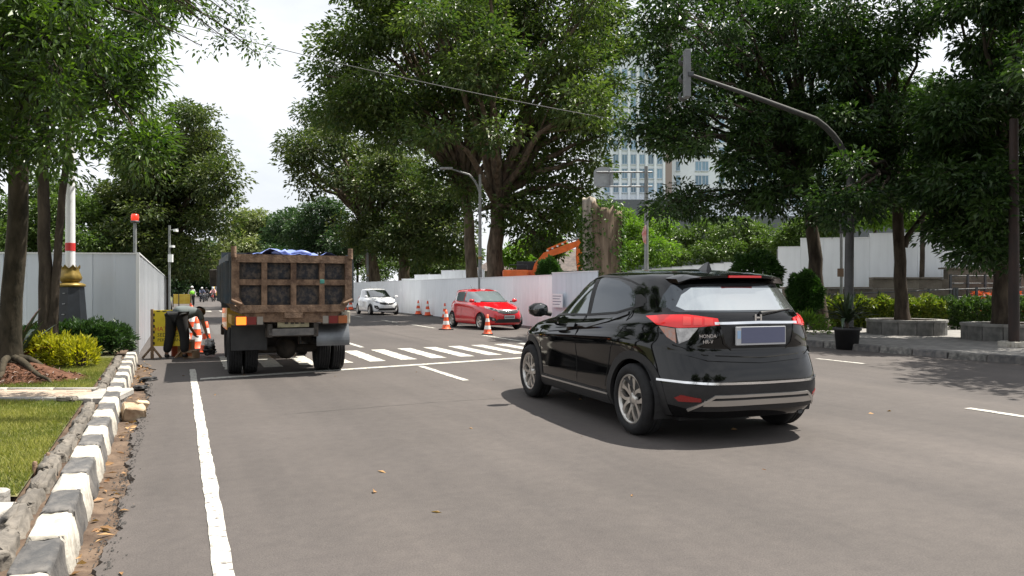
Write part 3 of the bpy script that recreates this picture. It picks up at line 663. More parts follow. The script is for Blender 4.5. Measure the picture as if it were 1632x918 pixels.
M_AGAVE = mat('agave_leaf', (0.028, 0.05, 0.03), 0.45, col2=(0.06, 0.095, 0.06), vscale=8)
M_AGRED = mat('red_leaf', (0.12, 0.022, 0.018), 0.45, col2=(0.2, 0.05, 0.03), vscale=8)
M_POTL = mat('pot_plant_leaf', (0.012, 0.022, 0.010), 0.4, col2=(0.035, 0.055, 0.022), vscale=8)
rosette('spiky_plant', gz(A(30, 0, 12.6), 0.15), 'large spiky blue-green plant with a red leaf beside the thick trunk', 26, 0.72, 0.10, [M_AGAVE, M_AGAVE, M_AGRED], 5, 0.35)

def grass(name, y0, y1, n, seed, h=0.035, xl=-9.5):
    rg = np.random.default_rng(seed); ys = rg.uniform(y0, y1, n)
    xk = np.interp(ys, np.linspace(y0, y1, 12), [kx(y, -0.425) for y in np.linspace(y0, y1, 12)]); xs = xk-rg.random(n)**1.0*(xk-np.maximum(xl, xk-4.2))
    n_ = np.sin(xs*2.3+1)*np.sin(ys*1.9)+0.6*np.sin(xs*5.1)*np.sin(ys*4.3+2)
    P = np.stack([xs, ys, np.full(n, 0.143)], 1); hh = h*(0.85+0.3*n_+rg.uniform(-.4, .7, n))[:, None]
    ax = rg.normal(0, 0.55, (n, 3)); ax[:, 2] = 1; ax = unit(ax); sd = unit(np.cross(ax, rg.normal(0, 1, (n, 3))))*0.0042
    v = np.stack([P-sd, P+sd, P+ax*hh], 1).reshape(-1, 3); f = np.arange(3*n).reshape(-1, 3)
    o = link(name, npmesh(name, v, f, 3, rnd=np.clip(0.42+0.30*n_+rg.normal(0, 0.28, n), 0, 1)), L_GRASS)
    return o
tag(grass('grass', 4.80, 8.84, 120000, 1), 'short sunlit grass on the near left lawn beside the kerb', 'grass', kind='stuff')
tag(grass('grass', 9.84, 14.2, 90000, 2), 'short grass beyond the brick path around the shrubs', 'grass', kind='stuff')
# earth mound with roots under the near tree
mv, mf = [], []; mc = gz(A(18, 0, 11.0), 0.13); nr_, na = 9, 30
for i in range(nr_):
    for j in range(na):
        u = i/(nr_-1); a = 2*math.pi*j/na; r_ = (0.15+0.95*u)*(1+0.12*math.sin(3*a+1)+0.06*math.sin(7*a)); z = 0.26*math.exp(-(u*1.75)**2)-0.02*u+rng.uniform(-.016, .016)*(1 if u < 1 else 0)
        mv.append((r_*math.cos(a), r_*0.85*math.sin(a), z))
for i in range(nr_-1):
    for j in range(na): mf.append((i*na+j, i*na+(j+1) % na, (i+1)*na+(j+1) % na, (i+1)*na+j))
mound = MB().add(mv, mf, True).build('earth_mound', M_MULCH); mound.location = mc; structure(mound)
rt = empty('surface_root', mc); tag(rt, 'grey-brown root running over the red earth mound', 'root')
for k, a in enumerate((-0.55, 0.35, -1.5)):
    pts = [Vector((math.cos(a+0.25*math.sin(u*3))*(0.1+u*0.9), math.sin(a)*(0.1+u*0.75), 0.33-0.36*u+0.03*math.sin(u*9))) for u in [i/7 for i in range(8)]]
    MB().tube(pts, [0.055*(1-0.75*i/7) for i in range(8)], 8).build('root_limb', M_BARKM, rt)
# mulch litter on the mound
rg = np.random.default_rng(9); n_ = 2600; aa = rg.uniform(0, 6.28, n_); ru = rg.random(n_)**0.6
P = np.stack([mc.x+np.cos(aa)*(0.15+0.95*ru), mc.y+np.sin(aa)*(0.15+0.95*ru)*0.85, mc.z+0.26*np.exp(-(ru*1.75)**2)-0.005], 1)
v, f = leaf_geo(P, rg.normal(0, 1, (n_, 3))*np.array([1, 1, 0.4]), rg, 0.06, 0.02)
L_LIT = leafmat('litter', (0.05, 0.022, 0.014), (0.17, 0.085, 0.05), 0.1)
o = link('leaf_litter', npmesh('leaf_litter', v, f, 3, rnd=np.repeat(rg.random(n_), 2)), L_LIT); tag(o, 'reddish brown leaf litter on the mound under the near tree', 'litter', kind='stuff')

# ---------------- right side planting
def hedge_fn(a, b, w, z0, z1):
    def fn(rg, n):
        t = rg.random(n); face = rg.random(n); P = np.zeros((n, 3)); a_, b_ = np.array(a), np.array(b); d = (b_-a_)/np.linalg.norm(b_-a_); nr = np.array([-d[1], d[0]])
        top = face < 0.5; lat = np.where(top, rg.uniform(-w/2, w/2, n), np.where(face < 0.9, -1, 1)*w/2*rg.uniform(0.86, 1.06, n))
        wob = 0.10*np.sin(t*37)+0.07*np.sin(t*71+1)
        zz = np.where(top, z1+wob+rg.normal(0, 0.05, n), z0+(z1-z0)*rg.random(n)+0.4*wob)
        P[:, :2] = a_+np.outer(t, b_-a_)+nr*lat[:, None]; P[:, 2] = zz
        ax = rg.normal(0, 0.6, (n, 3)); ax[:, 2] += np.where(top, 0.8, 0.2); ax[:, :2] += nr*np.sign(lat)[:, None]*np.where(top, 0, 0.8)[:, None]
        return P, ax
    return fn
def twigs(a, b, h, seed):
    def fn(o):
        rr = random.Random(seed); mb = MB(); org = o.location
        for k in range(24):
            q = Vector((*np.array(a).tolist(), 0)).lerp(Vector((*np.array(b).tolist(), 0)), (k+.5)/24)
            q = Vector((q.x-org.x, q.y-org.y, -0.02)); mb.tube([q, q+Vector((rr.uniform(-.1, .1), rr.uniform(-.1, .1), h*0.6)), q+Vector((rr.uniform(-.2, .2), rr.uniform(-.2, .2), h*0.95))], [0.02, 0.014, 0.006], 5)
        mb.build('stem', M_BARKD, o)
    return fn
ha, hb, hc = A(1300, 0, 27.3), A(1500, 0, 26.0), A(1760, 0, 25)
leaf_mass('hedge', hedge_fn((ha.x, ha.y), (hb.x, hb.y), 1.6, 0.1, 0.98), 8500, 0.15, 0.075, leafmat('leaf_hedge_yellow', (0.04, 0.085, 0.012), (0.20, 0.22, 0.03), 0.3), 'light green hedge behind the big round planter, left stretch', 'hedge', 91, 'hedge behind the right pavement', twigs((ha.x, ha.y), (hb.x, hb.y), 0.9, 1), gz(ha, 0.12))
leaf_mass('hedge', hedge_fn((hb.x, hb.y), (hc.x, hc.y), 1.6, 0.1, 0.95), 8500, 0.15, 0.075, L_HEDGE, 'darker green hedge running out of the right edge', 'hedge', 92, 'hedge behind the right pavement', twigs((hb.x, hb.y), (hc.x, hc.y), 0.9, 2), gz(hb, 0.12))
for k, (px, yt, yb, d_, wpx, lab) in enumerate([(1206, 404, 470, 24, 66, 'large round clipped bush showing over the black car roof'), (1283, 436, 505, 23.5, 44, 'small round clipped bush left of the first dark trunk'), (875, 413, 470, 35, 34, 'round green bush behind the hoarding next to the excavator arm')]):
    x_, z0, z1, r_ = fit(px, yt, yb, d_, wpx); c = Vector((x_, d_, 0.1)); zc = (max(z0, 0.2)+z1)/2
    leaf_mass('clipped_bush', ell((x_, d_, zc), (r_, r_, (z1-zc)), 0.80, 0.2, -1), 11000, 0.10, 0.06, L_TOP, lab, 'bush', 95+k, 'clipped bushes', stems(c, zc, 5, 0.3, M_BARKD, k+30), c)
leaf_mass('ground_cover', hedge_fn((A(1300, 0, 29).x, 29), (A(1560, 0, 29).x, 29), 2.2, 0.2, 0.80), 5000, 0.16, 0.06, L_BRIGHT, 'bright green ground cover between the hedge and the railing', 'plants', 98, None, twigs((A(1300, 0, 29).x, 29), (A(1560, 0, 29).x, 29), 0.6, 3), gz(A(1300, 0, 29), 0.12))
leaf_mass('red_flowers', hedge_fn((A(1560, 0, 27.5).x, 27.8), (A(1720, 0, 27.5).x, 27.2), 0.9, 0.6, 1.18), 1600, 0.13, 0.07, L_RED, 'orange-red flowering plants behind the hedge at the right edge', 'flowers', 99, None, twigs((A(1560, 0, 27.5).x, 27.8), (A(1720, 0, 27.5).x, 27.2), 1.0, 4), gz(A(1560, 0, 27.5), 0.12))
leaf_mass('low_shrub', ell((A(1275, 0, 23).x, 22.6, 0.35), (0.7, 0.5, 0.4), 0.6, 0.8), 900, 0.12, 0.05, L_BRIGHT, 'low yellow-green shrub at the foot of the small clipped bush', 'shrub', 100, None, stems(None, 0.4, 6, 0.4, M_BARKD, 77), (A(1275, 0, 23).x, 22.6, 0.12))
# ================================================================ FENCES, WALLS, BUILDINGS
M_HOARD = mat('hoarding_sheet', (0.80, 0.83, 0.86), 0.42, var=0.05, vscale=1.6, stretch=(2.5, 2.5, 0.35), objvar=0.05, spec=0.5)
M_HOARD2 = mat('hoarding_shade_grey', (0.56, 0.61, 0.68), 0.32, var=0.06, vscale=1.4, stretch=(2.5, 2.5, 0.3), objvar=0.05)  # grey-blue copy of the white sheet, with its shade in the colour
M_HOARD3 = mat('hoarding_side_dimmed', (0.34, 0.36, 0.39), 0.28, var=0.08, vscale=1.4, stretch=(2.5, 2.5, 0.3), objvar=0.06)  # darkened copy of the white sheet, dims the sun on the roadside face
M_EDGE = mat('hoarding_edge', (0.75, 0.77, 0.78), 0.4)
M_STEELD = mat('dark_steel', (0.05, 0.055, 0.06), 0.55, var=0.2)
M_GALV = mat('galvanised', (0.28, 0.29, 0.30), 0.45, 0.6, var=0.2, vscale=4)
M_WPOST = mat('white_post_paint', (0.72, 0.73, 0.74), 0.4)
def panel_mesh(name, w, h, ribs=2, rib=0.005, base=0.0):
    """sheet panel with shallow vertical ribs, facing -Y"""
    xs = [0, 0.008]; 
    for k in range(ribs):
        c = w*(k+1)/(ribs+1); xs += [c-0.022, c-0.012, c+0.012, c+0.022]
    xs += [w-0.008, w-0.002]; zs = []
    prof = [(xs[0], 0.012), (xs[1], 0.0)]
    for k in range(ribs):
        q = xs[2+4*k:6+4*k]; prof += [(q[0], 0), (q[1], -rib), (q[2], -rib), (q[3], 0)]
    prof += [(xs[-2], 0.0), (xs[-1], 0.012)]
    vs, fs = [], []; n = len(prof)
    for z in (base, h): vs += [(x, y, z) for x, y in prof]
    for i in range(n-1): fs.append((i, i+1, n+i+1, n+i))
    b = len(vs)
    for z in (base, h): vs += [(x, 0.03, z) for x, y in prof]
    for i in range(n-1): fs += [(b+i+1, b+i, b+n+i, b+n+i+1), (n+i, n+i+1, b+n+i+1, b+n+i), (i+1, i, b+i, b+i+1)]
    fs += [(0, n, b+n, b), (n-1, b+n-1, b+2*n-1, 2*n-1)]
    return MB().add(vs, fs).mesh(name)
def hoarding(name, a, b, h, label, m, pw=0.9, ribs=2, z0=0.0, cap=True, hs=None, group=None, cat='fence', posts=3, capm=None):
    """a -> b on the ground; the sheet faces the right-hand side of a->b"""
    a = Vector((*a[:2], 0)); b = Vector((*b[:2], 0)); d = (b-a); Ln = d.length; n = max(1, round(Ln/pw)); w = Ln/n; ang = math.atan2(d.y, d.x)
    t = empty(name, (a.x, a.y, z0), ang); tag(t, label, cat, group); cache = {}
    for i in range(n):
        hh = hs((i+.5)/n) if hs else h; hh = round(hh, 3)
        if hh not in cache: cache[hh] = panel_mesh('panel', w, hh, ribs); cache[hh].materials.append(m)
        o = link('panel', cache[hh], None, t); o.location = (i*w, random.uniform(-.004, .004), 0)
        if cap and hs is None and i == 0:
            MB().box((0, -0.022, h), (Ln, 0.04, h+0.03)).build('top_rail', capm or M_EDGE, t)
        if cap and hs:
            o2 = MB().box((0, -0.022, hh), (w, 0.04, hh+0.04)).build('top_rail', capm or M_EDGE, t); o2.location = (i*w, 0, 0)
        if i % posts == 0: q = MB().box((-0.03, 0.035, 0), (0.03, 0.09, hh-0.05)).build('post', M_GALV, t); q.location = (i*w, 0, 0)
    return t
# left hoarding: the end face and the long side along the road
cor = SP(18.9, -0.86)
pA = A(-140, 0, 16.4); pB = Vector((cor.x, cor.y, 0))
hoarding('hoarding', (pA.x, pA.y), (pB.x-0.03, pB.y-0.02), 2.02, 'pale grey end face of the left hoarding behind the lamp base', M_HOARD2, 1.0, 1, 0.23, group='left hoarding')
MB().box((0, 0, 0), (0.07, 0.07, 2.29)).build('post', M_EDGE)
endpost = [o for o in C.objects if o.name.startswith('post') and o.parent is None][0]; endpost.name = 'corner_post'
endpost.location = (pB.x-0.03, pB.y-0.05, 0.0); endpost.rotation_euler = (0, 0, YAW); tag(endpost, 'white corner post of the left hoarding by the roadside', 'post')
plin = MB().box((-1.9, 0.0, 0.0), (-0.03, 0.12, 0.235)).build('plinth', M_STEELD); plin.location = (pB.x, pB.y+0.03, 0.0); plin.rotation_euler = (0, 0, math.atan2(pB.y-pA.y, pB.x-pA.x)); tag(plin, 'dark base strip under the end face of the left hoarding', 'plinth')
lf0 = SP(18.96, -0.86); lf1 = SP(82, -0.86)
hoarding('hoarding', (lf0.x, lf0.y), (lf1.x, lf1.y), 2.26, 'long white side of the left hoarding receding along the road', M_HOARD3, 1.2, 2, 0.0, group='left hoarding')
# right hoarding along the road
r0, r1, r2 = SP(80, 12.6), SP(25.2, 12.75), SP(22.0, 12.85)
hoarding('hoarding', (r0.x, r0.y), (r1.x, r1.y), 1.98, 'long white hoarding behind the red and white cars', M_HOARD, 1.2, 2, group='right hoarding')
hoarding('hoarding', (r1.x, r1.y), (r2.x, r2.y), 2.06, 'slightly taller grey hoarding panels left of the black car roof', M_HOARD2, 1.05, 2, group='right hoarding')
# stepped walls further back
def steps(hh): return lambda u: round(hh[0]+(hh[1]-hh[0])*math.floor(u*hh[2])/hh[2], 3)
qa, qb = A(640, 0, 47), A(772, 0, 43)
hoarding('stepped_hoarding', (qa.x, qa.y), (qb.x, qb.y), 2, 'stepped white panels rising above the hoarding left of the lamp post', M_HOARD, 0.55, 1, 0, hs=lambda u: 2.08 if u < 0.17 else (2.32 if u < 0.46 else 2.55), group='white walls behind the hoarding')
qa, qb = A(800, 0, 52), A(960, 0, 46)
hoarding('stepped_hoarding', (qa.x, qa.y), (qb.x, qb.y), 2, 'low white panels behind the excavator', M_HOARD, 0.8, 1, 0, hs=lambda u: 2.45, group='white walls behind the hoarding')
qa, qb = A(962, 0, 36), A(1241, 0, 33)
hoarding('stepped_hoarding', (qa.x, qa.y), (qb.x, qb.y), 2, 'stepped white wall climbing to the right behind the sign mast', M_HOARD, 0.46, 0, 0, hs=lambda u: 2.20+0.60*u, group='white walls behind the hoarding', posts=1, capm=mat('wall_cap', (0.55, 0.57, 0.6), 0.6))
qa, qb = A(1240, 0, 31), A(1660, 0, 29)
hoarding('raised_hoarding', (qa.x, qa.y), (qb.x, qb.y), 3.0, 'tall stepped white hoarding on the brown wall at right', M_HOARD, 0.85, 0, 0.9, hs=lambda u: 2.28 if u < 0.10 else (2.62 if u < 0.34 else (2.78 if u < 0.61 else 3.02)), group='white walls behind the hoarding', posts=2)
# brown retaining wall of blocks
M_BLOCK = mat('brown_wall', (0.115, 0.098, 0.078), 0.9, col2=(0.17, 0.148, 0.118), vscale=3, bump=0.5, bscale=18, objvar=0.05)
M_BLOCKCAP = mat('brown_wall_cap', (0.16, 0.14, 0.115), 0.9, var=0.2, objvar=0.1)
rw = empty('retaining_wall', (A(1240, 0, 28.6).x, 28.6, 0)); tag(rw, 'brown block retaining wall below the raised white hoarding', 'wall')
blk = stone_mesh('block', 0.30, 0.876, 0.366, 0, 0.002, 5, 0.005, 1); blk.materials.append(M_BLOCK)
x0w = A(1240, 0, 28.6).x; Lw = A(1660, 0, 28.6).x-x0w; nb = int(Lw/0.88)
for i in range(nb):
    xx = (i+0.5)*0.88; top = 1.65 if xx < 3.2 else (2.02 if xx < 6.6 else 2.35); z = 0.0; k = 0
    while z < top-0.30:
        o = link('block', blk, None, rw); o.location = (xx+(0.2 if k % 2 else 0), 0, z); z += 0.37; k += 1
    o = link('coping', stone_mesh('coping', 0.40, 0.86, 0.07, 0, 0.004, 6, 0.01, 1), M_BLOCKCAP, rw); o.location = (xx, -0.02, z)
# railing in two flights
rl = empty('railing', (A(1322, 0, 27.8).x, 27.8, 0.1)); tag(rl, 'black metal railing above the hedge at right', 'railing')
def rail_run(p0, p1, z0, z1, n):
    for k in range(n+1):
        u = k/n; q = Vector(p0).lerp(Vector(p1), u); zt = z0+(z1-z0)*u
        MB().box((-0.035, -0.035, 0), (0.035, 0.035, zt), T(q.x, q.y, 0)).build('post', M_STEELD, rl)
    for dz in (-0.06, -0.34): MB().tube([(p0[0], p0[1], z0+dz), (p1[0], p1[1], z1+dz)], 0.022, 6).build('rail', M_STEELD, rl)
xr = A(1322, 0, 27.8).x
rail_run((0, 0, 0), (A(1520, 0, 27.8).x-xr, 0, 0), 1.22, 1.42, 5)
rail_run((A(1515, 0, 28.2).x-xr, 0.4, 0), (A(1625, 0, 28.2).x-xr, 0.4, 0), 1.92, 1.92, 4)
rail_run((A(1525, 0, 26.9).x-xr, -0.9, 0), (A(1650, 0, 26.9).x-xr, -0.9, 0), 1.42, 1.50, 4)
# round planters built of stones
def planter(loc, rad, h, label, n=14):
    t = empty('stone_planter', loc); tag(t, label, 'planter', 'round stone planters')
    m = mat('planter_stone', (0.085, 0.085, 0.08), 0.85, col2=(0.17, 0.165, 0.155), vscale=4, bump=0.4, bscale=25, objvar=0.12)
    mc_ = mat('planter_cap', (0.15, 0.145, 0.135), 0.8, col2=(0.22, 0.215, 0.20), vscale=4, objvar=0.1)
    da = 2*math.pi/n
    def seg(r0_, r1_, z0, z1, g):
        pts = [(r1_*math.cos(q), r1_*math.sin(q)) for q in (g, da/2, da-g)]+[(r0_*math.cos(q), r0_*math.sin(q)) for q in (da-g, da/2, g)]
        return MB().prism(pts, z0, z1)
    a_ = seg(rad-0.16, rad, 0, h-0.07, 0.008).mesh('stone'); a_.materials.append(m); b_ = seg(rad-0.24, rad+0.03, h-0.068, h, 0.004).mesh('cap_stone'); b_.materials.append(mc_)
    for k in range(n):
        for me, nm in ((a_, 'stone'), (b_, 'cap_stone')): o = link(nm, me, None, t); o.rotation_euler = (0, 0, k*da)
    MB().lathe([(0.001, h-0.1), (rad-0.17, h-0.1)], 24).build('soil', M_SOIL, t)
    return t
planter((A(1444, 0, 22.6).x, 22.6, 0.12), 1.08, 0.44, 'round stone planter around the slim dark trunk, fully in view')
planter((A(1606, 0, 20).x, 20.0, 0.12), 1.08, 0.44, 'round stone planter cut by the right edge behind the rusty pole')
# ---------------- hotel tower far behind
M_BWHITE = mat('tower_white', (0.70, 0.75, 0.80), 0.6, var=0.05, vscale=0.2)
M_BGLASS = mat('tower_glass', (0.17, 0.28, 0.38), 0.15, var=0.3, vscale=0.15, objvar=0.4)
M_BFRAME = mat('tower_frame', (0.52, 0.57, 0.62), 0.5)
M_BBROWN = mat('tower_brown', (0.27, 0.22, 0.20), 0.7)
M_BGREY = mat('tower_podium', (0.085, 0.095, 0.11), 0.6)
bd = empty('hotel_tower', (A(1100, 0, 172).x, 172, 0)); tag(bd, 'white high-rise hotel with rows of windows behind the trees', 'building')
def bx(name, x0p, x1p, zlo, zhi, d0, d1, m):
    x0_ = (x0p-CX)/FPX*d0-bd.location.x; x1_ = (x1p-CX)/FPX*d0-bd.location.x
    return MB().box((x0_, d0-172, zlo), (x1_, d1-172, zhi)).build(name, m, bd), x0_, x1_
zt = 62.0
w1, xa, xb = bx('wall', 958, 1060, 21.5, zt, 172, 200, M_BWHITE)
bx('brown_strip', 1060, 1071, 18, zt, 171.5, 200, M_BBROWN)
w2, xc, xd = bx('wall', 1071, 1445, 18, zt+1, 176, 205, M_BWHITE)
bx('podium', 940, 1100, 0, 21.5, 168, 205, M_BGREY); bx('podium_side', 1100, 1540, 0, 18, 170, 205, M_BGREY)
wmesh = MB().box((0, -0.10, 0), (1.05, 0.25, 2.1)).mesh('window'); wmesh.materials.append(M_BGLASS)
smesh = MB().box((-0.12, -0.30, -0.22), (1.17, 0.0, -0.02)).add([(-0.12, -0.24, 2.1), (1.17, -0.24, 2.1), (1.17, -0.24, 2.25), (-0.12, -0.24, 2.25)], [(0, 1, 2, 3)]).box((0.50, -0.13, 0.02), (0.56, -0.09, 2.08)).mesh('sill'); smesh.materials.append(M_BFRAME)
def windows(x0_, n, step, z0_, nz, zs, yf, width=1.0, par=None):
    for i in range(n):
        for j in range(nz):
            o = link('window', wmesh, None, bd); o.location = (x0_+i*step, yf, z0_+j*zs); o.scale = (width, 1, 1)
            o2 = link('sill', smesh, None, o)
pil = MB().box((0, -0.55, 21.6), (0.5, 0.0, zt)).mesh('pilaster'); pil.materials.append(M_BWHITE)
cols = 7; stp = (xb-xa-0.6)/cols
for i in range(cols+1):
    o = link('pilaster', pil, None, bd); o.location = (xa+0.05+i*stp, 0, 0)
windows(xa+0.05+0.78, cols, stp, 23.6, 9, 3.25, 0.0)
windows(xc+1.0, 1, 3, 22.6, 9, 3.3, 4.0, 0.8)
windows(xc+5.5, 2, 1.6, 22.6, 10, 3.3, 4.0, 1.3)
windows(xc+11.0, 1, 3, 22.6, 10, 3.3, 4.0, 1.2)
for k in range(12): windows(xc+16+k*3.1, 1, 1, 21.0, 10, 3.3, 4.0, 1.5)
MB().box((xc+36, 2.9, 20), (xc+37.0, 4.0, zt)).build('pilaster', M_BWHITE, bd)
for k in range(7):
    MB().box((xc+38, 2.7, 20.2+k*3.3), (xc+52, 4.0, 20.5+k*3.3)).build('balcony', M_BWHITE, bd)
# house roof behind the excavator
hs_ = empty('tiled_house', (A(835, 0, 62).x, 62, 0)); tag(hs_, 'low house with dark tiled roof behind the excavator', 'house')
M_ROOF = mat('roof_tiles', (0.055, 0.045, 0.042), 0.85, col2=(0.12, 0.095, 0.085), vscale=3, bump=0.6, bscale=8)
MB().box((-3.6, 0, 0), (7, 6, 3.0)).build('wall', mat('house_wall', (0.16, 0.15, 0.14), 0.8, var=0.1), hs_)
MB().add([(-4.2, -0.6, 2.95), (7.6, -0.6, 2.95), (7.6, 6.6, 2.95), (-4.2, 6.6, 2.95), (-1.4, 3, 4.95), (4.8, 3, 4.95)], [(0, 1, 5, 4), (1, 2, 5), (2, 3, 4, 5), (3, 0, 4), (3, 2, 1, 0)]).build('roof', M_ROOF, hs_)

# ================================================================ STREET FURNITURE
M_POLEG = mat('pole_grey', (0.19, 0.20, 0.20), 0.5, var=0.15, vscale=5)
M_GOLD = mat('gold_paint', (0.24, 0.165, 0.038), 0.42, 0.45, var=0.2, vscale=9)
M_BLKBASE = mat('black_base', (0.010, 0.013, 0.017), 0.4, var=0.3)
M_REDP = mat('red_paint', (0.55, 0.03, 0.03), 0.45)
# lamp with lotus base
lb = gz(A(112, 0, 15.9), 0.14); lp = empty('lotus_lamp_post', lb); tag(lp, 'white lamp post on a gold lotus and tall black tapered base', 'lamp post')
def obelisk(z0, z1, r0_, r1_, n=8):
    return MB().lathe([(0.001, z0), (r0_, z0), (r1_, z1), (0.001, z1)], n, rotz(math.pi/8), smooth=False)
zb = A(0, 457, 15.9).z-lb.z; zg = A(0, 421, 15.9).z-lb.z
obelisk(0, zb, 0.365, 0.262).build('base', M_BLKBASE, lp)
for k in range(5): MB().box((0.0, -0.345+0.018*k, 0.35+0.22*k), (0.05, -0.30+0.018*k, 0.365+0.22*k)).build('bolt', M_GALV, lp)
MB().lathe([(0.001, zb), (0.285, zb), (0.285, zb+0.05), (0.24, zb+0.07), (0.19, zb+0.09), (0.001, zb+0.09)], 24).build('collar', M_GOLD, lp)
hb_ = zg-zb-0.09
ptl, pf = [], []
NB = 16; prof = [(0.15, 0.0), (0.205, 0.10), (0.225, 0.25), (0.20, 0.45), (0.17, 0.62), (0.165, 0.75), (0.19, 0.9)]
for i, (r_, u) in enumerate(prof):
    for j in range(NB*2):
        a_ = math.pi*j/NB; zz = u*hb_; rr_ = r_*(1+0.03*math.cos(a_*8))
        if i == len(prof)-1: zz = (0.98 if j % 4 == 0 else (0.86 if j % 2 else 0.76))*hb_
        ptl.append((rr_*math.cos(a_), rr_*math.sin(a_), zb+0.09+zz))
for i in range(len(prof)-1):
    for j in range(NB*2): pf.append((i*NB*2+j, i*NB*2+(j+1) % (NB*2), (i+1)*NB*2+(j+1) % (NB*2), (i+1)*NB*2+j))
MB().add(ptl, pf, True).build('lotus_cup', M_GOLD, lp)
MB().tube([(0, 0, zb), (0, 0, 4.2), (0, 0, 7.0)], [0.095, 0.085, 0.06], 12).build('pole', M_WPOST, lp)
zr = A(0, 400, 15.9).z-lb.z; MB().tube([(0, 0, zr), (0, 0, zr+0.17)], 0.0965, 12).build('red_band', M_REDP, lp)
MB().tube([(0, 0, 7.0), (0, -0.4, 7.5), (0.2, -1.3, 7.6)], 0.035, 8).build('arm', M_WPOST, lp)
MB().box((0.08, -1.9, 7.52), (0.34, -1.25, 7.64), bev=0.03).build('lamp_head', M_WPOST, lp)
# beacon, camera pole, plain poles behind the left hoarding
bp_ = gz(A(215, 0, 19.5), 0.0); t = empty('beacon_pole', bp_); tag(t, 'thin grey pole with a red beacon above the left hoarding', 'beacon')
zt_ = A(0, 353, 19.5).z; MB().tube([(0, 0, 0), (0, 0, zt_)], 0.045, 8).build('pole', M_POLEG, t)
MB().lathe([(0.001, zt_), (0.09, zt_), (0.095, zt_+0.14), (0.075, zt_+0.19), (0.001, zt_+0.2)], 12).build('beacon_lens', mat('beacon_red', (0.6, 0.03, 0.015), 0.3, emit=(0.8, 0.05, 0.02), estr=0.4), t)
MB().lathe([(0.001, zt_-0.03), (0.11, zt_-0.03), (0.11, zt_+0.02), (0.001, zt_+0.02)], 12).build('beacon_base', M_STEELD, t)
cpz = gz(A(270, 0, 44), 0); t = empty('camera_pole', cpz); tag(t, 'pole with surveillance cameras and a box at the end of the left hoarding', 'pole')
MB().tube([(0, 0, 0), (0, 0, 5.2)], 0.07, 8).build('pole', M_POLEG, t); MB().box((-0.02, -0.15, 3.05), (0.22, 0.02, 3.5)).build('cabinet', M_WPOST, t)
MB().tube([(0, 0, 4.9), (0.5, 0, 5.0)], 0.03, 6).build('arm', M_POLEG, t); MB().box((0.35, -0.3, 4.82), (0.5, 0.05, 4.95)).build('camera_body', M_WPOST, t); MB().box((0.1, -0.25, 3.9), (0.3, 0.05, 4.02)).build('camera_body', M_WPOST, t)
t = empty('thin_white_pole', gz(A(97, 0, 30), 0)); tag(t, 'thin white pole behind the twin trunks and hoarding', 'pole'); MB().tube([(0, 0, 0), (0, 0, A(0, 340, 30).z)], 0.04, 8).build('pole', M_WPOST, t); MB().tube([(0, 0, A(0, 340, 30).z), (0, 0, A(0, 337, 30).z)], 0.055, 8).build('cap', M_WPOST, t)
# street lamps behind the right hoarding
def street_lamp(loc, h, arm, label, base_r=0.10):
    t = empty('street_lamp', loc); tag(t, label, 'street lamp', 'street lamps behind the right hoarding')
    MB().tube([(0, 0, 0), (0, 0, h*0.5), (0, 0, h)], [base_r, base_r*0.8, base_r*0.6], 10).build('pole', M_POLEG, t)
    if arm:
        pts = [Vector((0, 0, h-0.9)), Vector((-0.12, -0.05, h-0.35)), Vector((-0.5, -0.1, h-0.02)), Vector((-1.3, -0.2, h+0.22))]
        sm_ = bez(pts[0], pts[1], pts[2], 6)+[pts[3]]
        MB().tube(sm_, [0.05]*6+[0.035], 8).build('arm', M_POLEG, t)
        MB().box((-1.85, -0.34, h+0.20), (-1.25, -0.14, h+0.30), bev=0.03).build('lamp_head', M_GALV, t)
    MB().tube([(0, 0, h*0.42), (0, 0, h*0.42+0.12)], base_r*0.95, 10).build('clamp', mat('clamp_brass', (0.25, 0.16, 0.05), 0.5, 0.4), t)
    MB().lathe([(0.001, 0), (0.2, 0), (0.2, 0.06), (base_r, 0.12)], 12).build('foot', M_POLEG, t)
street_lamp(gz(A(765, 0, 35), 0), A(0, 278, 35).z, True, 'grey street lamp with curved arm in front of the forked tree')
street_lamp(gz(A(586, 0, 58), 0), A(0, 370, 58).z, False, 'plain grey lamp post behind the white car', 0.11)
